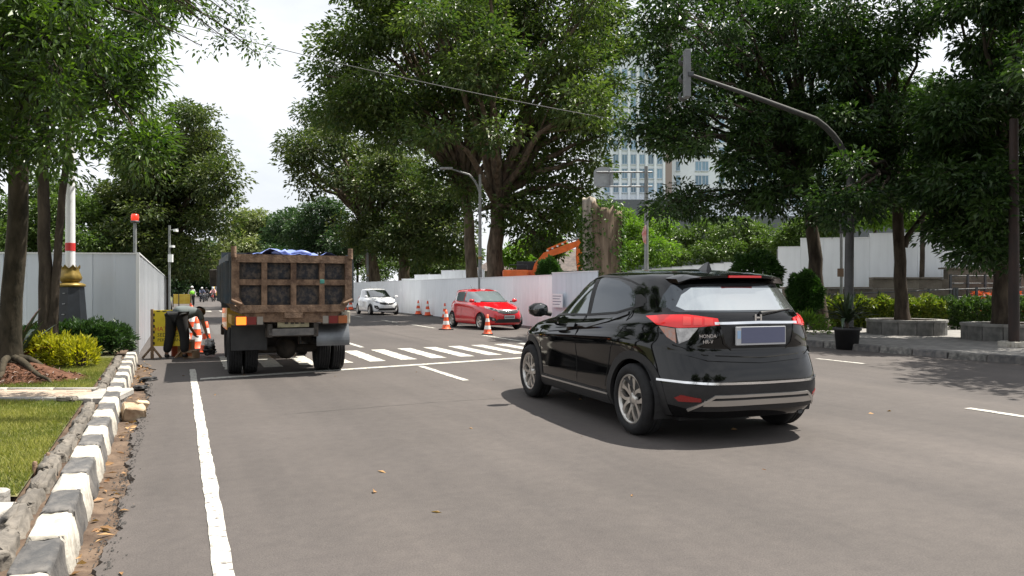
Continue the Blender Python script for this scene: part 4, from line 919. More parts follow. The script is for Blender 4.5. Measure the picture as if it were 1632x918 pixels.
# ivy stump
sb = gz(A(957, 0, 33.5), 0); t = empty('tree_stump', sb); tag(t, 'tall cut tree stump with rough bark and ivy behind the hoarding', 'tree stump')
M_STUMP = mat('stump_bark', (0.07, 0.052, 0.038), 0.95, col2=(0.26, 0.20, 0.15), vscale=3.5, stretch=(1, 1, 0.12), bump=1.0, bscale=7, spec=0.15)
M_STUMPC = mat('stump_pale', (0.20, 0.18, 0.15), 0.95, col2=(0.38, 0.34, 0.29), vscale=4, stretch=(1, 1, 0.3), bump=0.8, bscale=12, spec=0.15)
rs = random.Random(4)
def rough_trunk(cx_, cy_, r0_, r1_, h_, top_fn, seed, n=30, rows=18):
    rr = random.Random(seed); ph = [rr.uniform(0, 6.28) for _ in range(4)]; vs, fs = [], []
    for i in range(rows+1):
        u = i/rows
        for j in range(n):
            a_ = 2*math.pi*j/n; r_ = (r0_+(r1_-r0_)*u)*(1+0.09*math.sin(3*a_+ph[0])+0.06*math.sin(7*a_+ph[1]+u)+0.05*math.sin(13*a_+ph[2])+rr.uniform(-.025, .025))
            z = u*(h_+(top_fn(a_) if i == rows else top_fn(a_)*u)); vs.append((cx_+r_*math.cos(a_), cy_+r_*math.sin(a_), z))
    vs.append((cx_, cy_, h_*0.93)); c_ = len(vs)-1
    for i in range(rows):
        for j in range(n): fs.append((i*n+j, i*n+(j+1) % n, (i+1)*n+(j+1) % n, (i+1)*n+j))
    for j in range(n): fs.append((rows*n+j, rows*n+(j+1) % n, c_))
    return MB().add(vs, fs, True)
hz_ = A(0, 332, 33.5).z
rough_trunk(0.12, 0, 0.68, 0.80, hz_, lambda a_: 0.10*math.sin(5*a_)+0.18*math.cos(a_)*-1+0.10*math.sin(11*a_), 3).build('trunk', M_STUMP, t)
rough_trunk(-0.52, -0.35, 0.26, 0.28, A(0, 316, 33.2).z, lambda a_: 0.06*math.sin(3*a_), 5, 16).build('side_stem', M_STUMPC, t)
rg = np.random.default_rng(5); n_ = 2600
ang = np.concatenate([rg.normal(-2.6, 0.45, n_//2), rg.normal(-0.1, 0.5, n_//2)]); zz = rg.uniform(0.8, 1, n_)**0.5*rg.random(n_)*hz_*1.02
rr_ = 0.82+0.10*rg.random(n_)+np.where(ang > -1.2, 0.10*rg.random(n_), 0)
P = np.stack([0.05+rr_*np.cos(ang), rr_*np.sin(ang), zz], 1); topm = rg.random(n_) < 0.16; P[topm] = np.stack([rg.normal(0.15, 0.4, topm.sum()), rg.normal(0, 0.35, topm.sum()), hz_+rg.normal(0.05, 0.14, topm.sum())], 1)
AXv = np.stack([np.cos(ang), np.sin(ang), np.full(n_, -0.5)], 1)+rg.normal(0, 0.5, (n_, 3)); v, f = leaf_geo(P, AXv, rg, 0.17, 0.11)
link('ivy', npmesh('ivy', v, f, 3, rnd=np.repeat(rg.random(n_), 2)), L_IVY, t)
# sign mast (back of the sign faces us)
ms = gz(A(1030, 0, 31), 0); t = empty('sign_mast', ms); tag(t, 'grey mast with two arms holding the back of a road sign', 'sign')
zt_ = A(0, 265, 31).z; d_ = 31
MB().tube([(0, 0, 0), (0, 0, zt_)], [0.10, 0.075], 10).build('pole', M_POLEG, t)
for py in (274, 297): MB().tube([(0.25, 0.02, A(0, py, d_).z), (-2.05, 0.0, A(0, py, d_).z)], 0.038, 8).build('arm', M_GALV, t)
MB().tube([(-0.62, 0, A(0, 297, d_).z), (-0.62, 0, A(0, 274, d_).z)], 0.022, 6).build('brace', M_GALV, t)
sc_ = (A(962, 0, d_).x-ms.x); zlo, zhi = A(0, 296, d_).z, A(0, 274, d_).z; pts = [(sc_-0.40, zlo), (sc_+0.40, zlo), (sc_+0.40, zhi)]+[(sc_+0.40*math.cos(q), zhi+0.22*math.sin(q)) for q in [math.pi*k/10 for k in range(1, 10)]]+[(sc_-0.40, zhi)]
M90 = Matrix.Rotation(math.pi/2, 4, 'X')
MB().prism(pts, -0.06, -0.03, M90).build('sign_plate', mat('sign_back', (0.32, 0.34, 0.35), 0.5, 0.1, var=0.1), t)
MB().box((sc_+0.22, -0.02, zlo-0.02), (sc_+0.26, 0.028, zhi+0.1)).build('stiffener', M_GALV, t)
M_FLAG = mat('red_white_cloth', (0.45, 0.06, 0.05), 0.8, col2=(0.65, 0.55, 0.5), vscale=3)
MB().add([(-0.10, -0.12, A(0, 360, d_).z), (-0.02, -0.14, A(0, 358, d_).z), (-0.03, -0.13, A(0, 390, d_).z), (-0.14, -0.10, A(0, 386, d_).z), (-0.2, -0.06, A(0, 372, d_).z)], [(0, 1, 2, 3, 4)]).box((-0.14, -0.125, A(0, 384, d_).z), (-0.03, -0.10, A(0, 364, d_).z)).build('hanging_cloth', M_FLAG, t)
# notice on the hoarding near the red car
nb_ = SP(24.55, 12.65, 0.0); t = empty('notice_board', (nb_.x, nb_.y, 0), YAW+math.pi/2+math.pi); tag(t, 'white printed notice fixed on the hoarding left of the black car', 'notice')
MB().box((-0.42, -0.03, 0.80), (0.42, 0.0, 1.30)).build('sheet', mat('notice_white', (0.72, 0.73, 0.76), 0.6), t)
for k in range(4): MB().box((-0.34, -0.034, 1.20-0.1*k), (0.34-0.12*(k % 2), -0.031, 1.225-0.1*k)).build('print_line', mat('print_dark', (0.12, 0.14, 0.22), 0.7), t)
# traffic light on a curved mast arm
tb = gz(A(1352, 0, 20.2), 0.118); t = empty('traffic_light_mast', tb); tag(t, 'grey traffic light mast with long arm reaching over the road', 'traffic light')
M_MAST = mat('mast_shade_grey', (0.050, 0.050, 0.050), 0.6, 0.1, var=0.25, vscale=3)  # grey darkened to carry the shade of the trees overhead
e = A(1098, 118, 16.6)-tb; k1 = A(1356, 262, 20.2)-tb; k2 = A(1300, 190, 19.4)-tb; k3 = A(1200, 153, 18.0)-tb
MB().tube([(0, 0, 0), (0.03, 0, 2.5), (k1.x*0.9, 0, k1.z-0.5)], [0.125, 0.115, 0.105], 12).build('pole', M_MAST, t)
cur = bez(Vector((k1.x*0.9, 0, k1.z-0.52)), Vector((k1.x*0.8-0.05, -0.1, k1.z+0.55)), k2, 8)
MB().tube(cur+[k3, e], [0.10, 0.095, 0.09, 0.085, 0.08, 0.078, 0.075, 0.072]+[0.055, 0.035], 10).build('arm', M_MAST, t)
hd = MB(); hd.box((-0.09, -0.02, -0.50), (0.045, 0.20, 0.56), T(e.x, e.y, e.z), bev=0.02); hd.build('signal_head', mat('signal_grey', (0.13, 0.135, 0.14), 0.5, var=0.1), t)
for k in range(3):
    MB().lathe([(0.09, 0), (0.105, 0), (0.11, 0.2), (0.1, 0.2)], 14, T(e.x-0.04, e.y+0.2, e.z+0.40-0.4*k) @ Matrix.Rotation(-math.pi/2, 4, 'X')).build('visor', M_STEELD, t)
MB().box((e.x-0.02, e.y-0.05, e.z-0.05), (e.x+0.10, e.y+0.08, e.z+0.05), bev=0.01).build('bracket', M_STEELD, t)
MB().tube([(e.x, e.y+0.03, e.z-0.06), (e.x+0.12, e.y+0.10, e.z-0.16), (e.x+0.5, e.y+0.35, e.z-0.22)], 0.010, 5).build('signal_cable', M_STEELD, t)
MB().box((-0.16, -0.05, 2.85), (0.16, 0.22, 3.75), bev=0.03).build('lower_signal', M_BLKBASE, t)
MB().box((-0.2, -0.2, -0.02), (0.2, 0.2, 0.05)).build('foot_plate', M_MAST, t)
# pole with box, rusty pole
t = empty('control_pole', gz(A(1341, 0, 27), 0.1)); tag(t, 'thin grey pole with a small brown box behind the hedge', 'pole')
MB().tube([(0, 0, 0), (0, 0, 4.0)], 0.055, 8).build('pole', M_POLEG, t); MB().box((-0.17, -0.13, A(0, 441, 27).z-0.1), (0.03, -0.055, A(0, 428, 27).z-0.1)).build('box', mat('brown_box', (0.12, 0.075, 0.045), 0.7), t)
t = empty('rusty_pole', gz(A(1616, 0, 17.5), 0.12)); tag(t, 'rusty dark red pole on a concrete foot at the right edge', 'pole')
MB().tube([(0, 0, 0.1), (0, 0, 2.6), (0, 0, 5.3)], [0.115, 0.105, 0.09], 12).build('pole', mat('rust_pole_shaded', (0.016, 0.011, 0.010), 0.8, col2=(0.036, 0.020, 0.016), vscale=4, stretch=(1, 1, 0.3)), t)  # rust tones darkened further to hold the tree shade
for k in range(4):
    o = MB().box((-0.3, -0.14, 0), (0.02, 0.14, 0.13), rotz(k*math.pi/2) @ T(0.15, 0.14, 0), bev=0.015).build('foot_stone', M_KW, t)
# potted plant on the kerb
pl_ = gz(A(1350, 0, 18.3), 0.0)
po = empty('plant_pot', pl_); tag(po, 'black plant pot standing at the right kerb', 'pot')
MB().lathe([(0.001, 0.0), (0.25, 0), (0.29, 0.45), (0.33, 0.47), (0.33, 0.53), (0.27, 0.53), (0.25, 0.46), (0.001, 0.46)], 20).build('shell', mat('pot_black', (0.012, 0.012, 0.013), 0.55, var=0.3), po)
rosette('potted_plant', (pl_.x, pl_.y, 0.46), 'dark spiky plant growing in the black pot at the kerb', 46, 0.80, 0.085, [M_POTL, M_POTL, M_AGAVE], 8, 0.30)
# overhead cable
ca, cb = A(200, 15, 24), A(1120, 215, 24); pts = [ca.lerp(cb, i/24)+Vector((0, 0, -0.25*math.sin(math.pi*i/24))) for i in range(25)]
o = MB().tube(pts, 0.012, 5).build('overhead_cable', mat('cable', (0.15, 0.15, 0.15), 0.6)); tag(o, 'thin cable crossing the sky in front of the big trees', 'cable')

# ---------------- excavator behind the hoarding
M_ORG = mat('excavator_orange', (0.78, 0.15, 0.025), 0.45, var=0.15, vscale=3)
M_BLKR = mat('black_rubber', (0.015, 0.015, 0.016), 0.8, var=0.2)
d_ = 37.0; ex = gz(A(838, 0, d_), 0); t = empty('excavator', ex); tag(t, 'orange excavator with bent boom working behind the hoarding', 'excavator')
loc = lambda px, py, dd=d_: A(px, py, dd)-ex
def plate(name, pts, w, m, y0=0.0):
    Mx = Matrix(((1, 0, 0, 0), (0, 0, 1, y0-w/2), (0, 1, 0, 0), (0, 0, 0, 1)))
    return MB().prism([(p.x, p.z) for p in pts], 0, w, Mx).build(name, m, t)
plate('boom', [loc(846, 440), loc(852, 420), loc(866, 403), loc(885, 396), loc(906, 388), loc(925, 382), loc(928, 389), loc(905, 400), loc(880, 408), loc(868, 416), loc(862, 440)], 0.42, M_ORG)
plate('stick', [loc(919, 392), loc(921, 381), loc(926, 379), loc(929, 390), loc(930, 415), loc(926, 431), loc(920, 431), loc(918, 410)], 0.32, M_ORG, 0.02)
MB().tube([loc(872, 398)+Vector((0, -0.1, 0)), loc(905, 384)+Vector((0, -0.1, 0))], 0.06, 8).build('stick_cylinder', M_ORG, t)
MB().tube([loc(903, 385)+Vector((0, -0.1, 0)), loc(920, 381)+Vector((0, -0.1, 0))], 0.035, 8).build('cylinder_rod', M_GALV, t)
MB().tube([loc(870, 440)+Vector((0, -0.28, 0)), loc(874, 412)+Vector((0, -0.28, 0))], 0.07, 8).build('boom_cylinder', M_STEELD, t)
for k in range(6): q = loc(872+8*k, 399-3.6*k); MB().box((q.x-0.05, -0.24, q.z-0.06), (q.x+0.05, -0.2, q.z+0.02)).build('hose_clamp', M_WPOST, t)
plate('bucket', [loc(915, 432), loc(931, 430), loc(934, 447), loc(925, 460), loc(910, 456), loc(908, 445)], 0.8, M_STEELD, 0.02)
zt_, zb_ = loc(0, 430).z, 0.95
MB().box((-1.15, 0.2, zb_), (0.75, 2.4, zt_), bev=0.08).build('house', M_ORG, t)
MB().box((-1.1, -0.95, zb_), (0.1, 0.18, zt_-0.02), bev=0.06).build('engine_cover', M_ORG, t)
MB().box((-0.45, 0.6, zt_), (0.7, 1.6, zt_+0.45), bev=0.05).build('cab_frame', M_BLKBASE, t); MB().box((0.705, 0.68, zt_-0.5), (0.72, 1.52, zt_+0.38)).build('cab_glass', M_BGLASS, t)
MB().tube([(-0.8, -0.9, zt_), (-0.8, -0.9, zt_+0.22), (0.05, -0.9, zt_+0.22), (0.05, -0.9, zt_)], 0.02, 6).build('handrail', M_STEELD, t)
MB().box((-0.6, -0.4, 0.7), (0.4, 1.8, 0.96)).build('turntable', M_STEELD, t)
for yy in (-0.9, 1.9):
    tr = MB(); trp = [(-1.6, 0.4), (-1.45, 0.08), (-1.2, 0.0), (1.2, 0.0), (1.45, 0.08), (1.6, 0.4), (1.45, 0.72), (1.2, 0.8), (-1.2, 0.8), (-1.45, 0.72)]
    tr.prism(trp, 0, 0.5, Matrix(((1, 0, 0, 0), (0, 0, 1, yy-0.25), (0, 1, 0, 0), (0, 0, 0, 1)))); tr.build('track', M_BLKR, t)
# ================================================================ CARS
def bspline_rows(ctrl, per):
    """uniform cubic B-spline across control rows, end rows tripled"""
    c = np.concatenate([ctrl[:1], ctrl[:1], ctrl, ctrl[-1:], ctrl[-1:]]); out = []
    for i in range(len(c)-3):
        for k in range(per):
            t = k/per; b0 = (1-t)**3/6; b1 = (3*t**3-6*t**2+4)/6; b2 = (-3*t**3+3*t**2+3*t+1)/6; b3 = t**3/6
            out.append(b0*c[i]+b1*c[i+1]+b2*c[i+2]+b3*c[i+3])
    out.append(c[-1]); return np.array(out)
def loop_pts(f, r, w, nf, nr, zp, n):
    th = np.linspace(0, math.pi, 1200); xc = (f+r)/2; a = (f-r)/2
    nn_ = np.where(th < math.pi/2, nf, nr); cs, sn = np.cos(th), np.sin(th)
    x = xc+a*np.sign(cs)*np.abs(cs)**(2/nn_); y = w*np.abs(sn)**(2/nn_)
    s = np.concatenate([[0], np.cumsum(np.hypot(np.diff(x), np.diff(y)))]); u = np.linspace(0, s[-1], n)
    x = np.interp(u, s, x); y = np.interp(u, s, y); zx = sorted(zp); z = np.interp(x, [q[0] for q in zx], [q[1] for q in zx])
    return np.stack([x, y, z], 1)
def car_shell(loops, dims, n=90, per=6):
    rows = bspline_rows(np.array([loop_pts(*l, n) for l in loops]), per)
    full = np.concatenate([rows, (rows*np.array([1, -1, 1]))[:, -2:0:-1]], 1)       # closed loops
    lo = full.reshape(-1, 3).min(0); hi = full.reshape(-1, 3).max(0); Ld, Wd, Zlo, Zhi = dims
    full[..., 0] = (full[..., 0]-lo[0])/(hi[0]-lo[0])*Ld; full[..., 1] *= Wd/(hi[1]-lo[1]); full[..., 2] = Zlo+(full[..., 2]-lo[2])/(hi[2]-lo[2])*(Zhi-Zlo)
    k, m = full.shape[:2]; idx = np.arange(k*m).reshape(k, m)
    a, b, c, d = idx[:-1], np.roll(idx[:-1], -1, 1), np.roll(idx[1:], -1, 1), idx[1:]
    f = np.stack([a, b, c, d], -1).reshape(-1, 4)
    bm = bmesh.new(); vs = [bm.verts.new(v) for v in full.reshape(-1, 3)]
    for q in f: 
        try: bm.faces.new([vs[i] for i in q])
        except ValueError: pass
    bm.faces.new([vs[i] for i in idx[0]][::-1]); bm.faces.new([vs[i] for i in idx[-1]])
    bmesh.ops.remove_doubles(bm, verts=list(bm.verts), dist=0.0004)
    bmesh.ops.recalc_face_normals(bm, faces=list(bm.faces))
    for q in bm.faces: q.smooth = True
    return bm
class Car:
    def __init__(s, name, loops, dims, paint, label, group=None, n=90, per=6):
        s.root = empty(name); tag(s.root, label, 'car', group); s.paint = paint
        s.bm = car_shell(loops, dims, n, per); s.bvh = BVHTree.FromBMesh(s.bm); s.dims = dims
    def decal(s, name, pts, d, m, off=0.004, step=0.05, skirt=0.012, parent=None):
        """a panel with real thickness that follows the shell: pts (approximate 3D outline) seen along d"""
        d = Vector(d).normalized(); u = Vector((0, 0, 1)).cross(d) if abs(d.z) < 0.9 else Vector((1, 0, 0)); u.normalize(); v = d.cross(u).normalized()
        bm = bmesh.new(); vs = [bm.verts.new((Vector(p).dot(u), Vector(p).dot(v), 0)) for p in pts]; bm.faces.new(vs)
        for ax in (0, 1):
            lo = min(q.co[ax] for q in bm.verts); hi = max(q.co[ax] for q in bm.verts); k = int((hi-lo)/step)
            no = Vector((1, 0, 0)) if ax == 0 else Vector((0, 1, 0))
            for i in range(1, k+1):
                bmesh.ops.bisect_plane(bm, geom=list(bm.verts)+list(bm.edges)+list(bm.faces), plane_co=no*(lo+(hi-lo)*i/(k+1)), plane_no=no)
        nrm = {}
        mid = sum((Vector(p) for p in pts), Vector())/len(pts)
        for q in bm.verts:
            p = u*q.co.x+v*q.co.y; h = s.bvh.ray_cast(p-d*6, d)
            if h[0] is None: h = s.bvh.find_nearest(p+d*mid.dot(d))
            nrm[q] = h[1]; q.co = h[0]+h[1]*off
        if skirt > 0:
            be = [e for e in bm.edges if e.is_boundary]; r = bmesh.ops.extrude_edge_only(bm, edges=be)
            old = {}
            for q in [g for g in r['geom'] if isinstance(g, bmesh.types.BMVert)]:
                h = s.bvh.find_nearest(q.co); q.co -= h[1]*(off+skirt)
        bmesh.ops.recalc_face_normals(bm, faces=list(bm.faces))
        me = bpy.data.meshes.new(name); bm.to_mesh(me); bm.free()
        me.polygons.foreach_set('use_smooth', [True]*len(me.polygons))
        try: me.set_sharp_from_angle(angle=R(50))
        except Exception: pass
        return link(name, me, m, parent or s.root)
    def both(s, name, pts, m, **k):
        """mirror-pair seen from the sides"""
        a = s.decal(name, [(x, 1, z) for x, z in pts], (0, -1, 0), m, **k); b = s.decal(name, [(x, -1, z) for x, z in pts], (0, 1, 0), m, **k); return a, b
    def line(s, name, pts, w, d, m, off=0.0025):
        """narrow strip along a polyline (pts 3D), seen along d"""
        d = Vector(d).normalized(); P = [Vector(p) for p in pts]; L_, R_ = [], []
        for i, p in enumerate(P):
            t = (P[min(i+1, len(P)-1)]-P[max(i-1, 0)]).normalized(); q = t.cross(d).normalized()*w/2; L_.append(p+q); R_.append(p-q)
        return s.decal(name, L_+R_[::-1], d, m, off=off, step=0.12, skirt=0.004)
    def finish(s, axles, rad, arch_r=0.05):
        me = bpy.data.meshes.new('body'); s.bm.to_mesh(me); o = link('body', me, s.paint, s.root)
        cut = MB()
        for ax in axles: cut.lathe([(0.001, -1.2), (rad+arch_r, -1.2), (rad+arch_r, 1.2), (0.001, 1.2)], 40, T(ax, 0, rad) @ Matrix.Rotation(math.pi/2, 4, 'X'))
        cm = cut.mesh('cutter'); bmc = bmesh.new(); bmc.from_mesh(cm); bmesh.ops.remove_doubles(bmc, verts=list(bmc.verts), dist=0.002); bmesh.ops.recalc_face_normals(bmc, faces=list(bmc.faces)); bmc.to_mesh(cm); bmc.free()
        co = bpy.data.objects.new('cutter', cm); C.objects.link(co)
        md = o.modifiers.new('arches', 'BOOLEAN'); md.object = co; md.operation = 'DIFFERENCE'; md.solver = 'EXACT'
        dg = bpy.context.evaluated_depsgraph_get(); me2 = bpy.data.meshes.new_from_object(o.evaluated_get(dg)); o.modifiers.clear(); o.data = me2; me2.name = 'body'
        me2.materials.clear(); me2.materials.append(s.paint)
        bpy.data.objects.remove(co)
        try: me2.set_sharp_from_angle(angle=R(40))
        except Exception: pass
        hw = s.dims[1]/2
        for ax in axles:    # dark liners
            n = 20
            for sd in (-1, 1):
                vs, fs = [], []; b = 0
                for k in range(n+1):
                    a = -0.35+(math.pi+0.7)*k/n; r_ = rad+arch_r+0.004
                    for yy in (hw-0.05, hw-0.42): vs.append((ax+r_*math.cos(a), sd*yy, rad+r_*math.sin(a)))
                for k in range(n): q = b+2*k; fs.append((q, q+1, q+3, q+2))
                c0 = len(vs); vs.append((ax, sd*(hw-0.42), rad))
                for k in range(n): fs.append((b+2*k+1, c0, b+2*k+3))
                MB().add(vs, fs).build('wheel_liner', M_BLKR, s.root)
        s.bm.free(); return o
M_TYRE = mat('tyre', (0.018, 0.018, 0.019), 0.85, var=0.25, vscale=20, spec=0.3)
M_ALLOY = mat('alloy', (0.55, 0.53, 0.50), 0.28, 0.85)
M_ALLOYD = mat('alloy_dark', (0.02, 0.02, 0.022), 0.45, 0.3)
M_CHROME = mat('chrome', (0.80, 0.80, 0.81), 0.10, 1.0)
M_SILV = mat('silver_trim', (0.52, 0.51, 0.49), 0.3, 0.8)
M_CLAD = mat('cladding', (0.020, 0.020, 0.021), 0.6, var=0.15, vscale=30, spec=0.4)
M_CARGL = mat('car_glass', (0.006, 0.008, 0.009), 0.02, spec=1.0, coat=1.0)
M_GLMIR = mat('glass_sky_mirror', (0.52, 0.55, 0.56), 0.03, 0.9)  # mirror metal added so the rear pane shows a whiter sky reflection
M_GLMIR2 = mat('glass_pale_mirror', (0.20, 0.22, 0.23), 0.03, 0.85)  # metal tint lifts the pale sky reflection in the front windows
M_GLMIR3 = mat('glass_dark_mirror', (0.09, 0.10, 0.11), 0.02, 0.8)  # darker metal tint sets the dim foliage reflection of the rear panes
M_GAP = mat('panel_gap', (0.003, 0.003, 0.003), 0.9)
M_REDL = mat('tail_red', (0.50, 0.008, 0.010), 0.10, coat=0.4, emit=(0.9, 0.02, 0.015), estr=0.10)
M_REDL3 = mat('tail_red_bright', (0.75, 0.05, 0.04), 0.15, coat=0.6)
M_REDL2 = mat('reflector_red', (0.22, 0.008, 0.008), 0.2, coat=0.5)
M_ORL = mat('indicator_orange', (0.42, 0.14, 0.06), 0.12, coat=0.6, col2=(0.30, 0.22, 0.19), vscale=22)
M_CLRL = mat('lamp_clear', (0.22, 0.21, 0.20), 0.10, 0.4, coat=0.8, col2=(0.48, 0.46, 0.44), vscale=18)
def add_wheel(root, loc, rad, wid, side, spokes='twin', seg=40):
    """wheel > tyre, rim, spoke; side +1 = outer face towards +y"""
    w = empty('wheel', loc); w.parent = root
    Mx = Matrix.Rotation(-math.pi/2*side, 4, 'X'); rr_ = rad*0.70; h = wid/2      # local z -> outward
    ty = [(rr_, -h*0.8), (rr_+0.012, -h), (rad-0.05, -h*1.02), (rad-0.014, -h*0.86), (rad, -h*0.6), (rad, -h*0.2), (rad-0.008, -h*0.18), (rad-0.008, -h*0.12), (rad, -h*0.1), (rad, h*0.1), (rad-0.008, h*0.12), (rad-0.008, h*0.18), (rad, h*0.2), (rad, h*0.6), (rad-0.014, h*0.86), (rad-0.05, h*1.02), (rr_+0.012, h), (rr_, h*0.8)]
    MB().lathe(ty, seg, Mx).build('tyre', M_TYRE, w)
    rim = MB().lathe([(rr_, -h*0.8), (rr_+0.006, h*0.86), (rr_-0.016, h*0.88), (rr_-0.024, h*0.55), (rr_-0.03, -h*0.7)], seg, Mx).build('rim', M_ALLOY, w)
    MB().lathe([(rr_-0.02, -h*0.1), (0.08, -h*0.05), (0.001, -h*0.05)], seg, Mx).build('rim_back', M_ALLOYD, w)
    me = MB(); 
    if spokes == 'twin':
        for k in range(5):
            a = 2*math.pi*k/5+0.3
            for sg in (-1, 1):
                p0 = Vector((0.05*math.cos(a+sg*0.2), 0.05*math.sin(a+sg*0.2), h*0.66)); p1 = Vector((0.55*rr_*math.cos(a+sg*0.06), 0.55*rr_*math.sin(a+sg*0.06), h*0.82)); p2 = Vector((0.985*rr_*math.cos(a+sg*0.46), 0.985*rr_*math.sin(a+sg*0.46), h*0.74))
                pts = bez(p0, p1, p2, 6); wv, fv = [], []
                for i, p in enumerate(pts):
                    t = (pts[min(i+1, 5)]-pts[max(i-1, 0)]).normalized(); sd = Vector((-t.y, t.x, 0)).normalized()*(0.016 if i < 4 else 0.024)
                    wv += [p+sd, p-sd, p-sd*1.2-Vector((0, 0, 0.035)), p+sd*1.2-Vector((0, 0, 0.035))]
                for i in range(5):
                    q = 4*i; fv += [(q+j, q+(j+1) % 4, q+4+(j+1) % 4, q+4+j) for j in range(4)]
                me.add([Mx @ x for x in wv], fv)
    else:
        for k in range(spokes):
            a = 2*math.pi*k/spokes+0.2; sd = Vector((-math.sin(a), math.cos(a), 0)); e = Vector((math.cos(a), math.sin(a), 0)); wv = []
            for r_, ww, zz in ((0.04, 0.030, h*0.62), (0.55*rr_, 0.024, h*0.78), (0.99*rr_, 0.036, h*0.72)): wv += [e*r_+sd*ww+Vector((0, 0, zz)), e*r_-sd*ww+Vector((0, 0, zz)), e*r_-sd*ww+Vector((0, 0, zz-0.035)), e*r_+sd*ww+Vector((0, 0, zz-0.035))]
            fv = []
            for i in range(2): q = 4*i; fv += [(q+j, q+(j+1) % 4, q+4+(j+1) % 4, q+4+j) for j in range(4)]
            me.add([Mx @ x for x in wv], fv)
    me.lathe([(0.001, h*0.74), (0.04, h*0.72), (0.065, h*0.62), (0.07, h*0.4)], 16, Mx); me.build('spokes', M_ALLOY, w)
    return w
def bar(p0, p1, w): return p0, p1, w

# ---------------------------------------------------------------- black crossover
M_BLACKP = mat('black_paint', (0.0025, 0.0026, 0.003), 0.05, coat=0.0, spec=0.5)
Z = lambda *q: list(q)
suv_loops = [
    (4.00, 0.30, 0.30, 3, 3, Z((0, .24), (4, .24))),
    (4.10, 0.20, 0.76, 4, 4.5, Z((0, .23), (4, .22))),
    (4.18, 0.10, 0.86, 4, 4.5, Z((0, .27), (1, .22), (3.4, .22), (4.2, .25))),
    (4.25, 0.03, 0.90, 3.8, 4.6, Z((0, .40), (4.3, .38))),
    (4.30, 0.00, 0.895, 3.6, 4.6, Z((0, .56), (4.3, .54))),
    (4.30, 0.02, 0.89, 3.4, 4.4, Z((0, .70), (4.3, .68))),
    (4.28, 0.10, 0.912, 3.2, 4.2, Z((0, .86), (1.2, .90), (2, .88), (3, .85), (4.3, .80))),
    (4.27, 0.09, 0.905, 3.2, 4.2, Z((0, .90), (1.2, .955), (2, .92), (3, .885), (4.3, .83))),
    (4.24, 0.08, 0.868, 3.0, 4.0, Z((0, 1.03), (1.2, 1.01), (2, .965), (3.2, .93), (4.2, .88))),
    (4.12, 0.09, 0.865, 2.9, 3.8, Z((0, 1.14), (1.0, 1.09), (2.5, 1.01), (3.4, 1.0), (4.1, .93))),
    (3.80, 0.11, 0.80, 2.8, 3.8, Z((0, 1.19), (1.0, 1.14), (2.5, 1.05), (3.4, 1.05), (3.9, 1.0))),
    (3.46, 0.14, 0.765, 2.8, 3.8, Z((0, 1.22), (1.0, 1.18), (2.5, 1.09), (3.4, 1.08))),
    (3.05, 0.26, 0.72, 2.8, 3.6, Z((0, 1.34), (1, 1.36), (2, 1.34), (3.0, 1.30))),
    (2.66, 0.36, 0.655, 2.9, 3.4, Z((.2, 1.50), (1, 1.53), (1.9, 1.54), (2.66, 1.49))),
    (2.52, 0.40, 0.60, 2.9, 3.2, Z((.2, 1.55), (1, 1.585), (1.9, 1.60), (2.5, 1.55))),
    (2.2, 0.75, 0.40, 2.8, 3.0, Z((.5, 1.60), (1.5, 1.625), (2.2, 1.60))),
    (1.9, 1.05, 0.10, 2.5, 2.5, Z((1, 1.63), (1.5, 1.635), (1.9, 1.63)))]
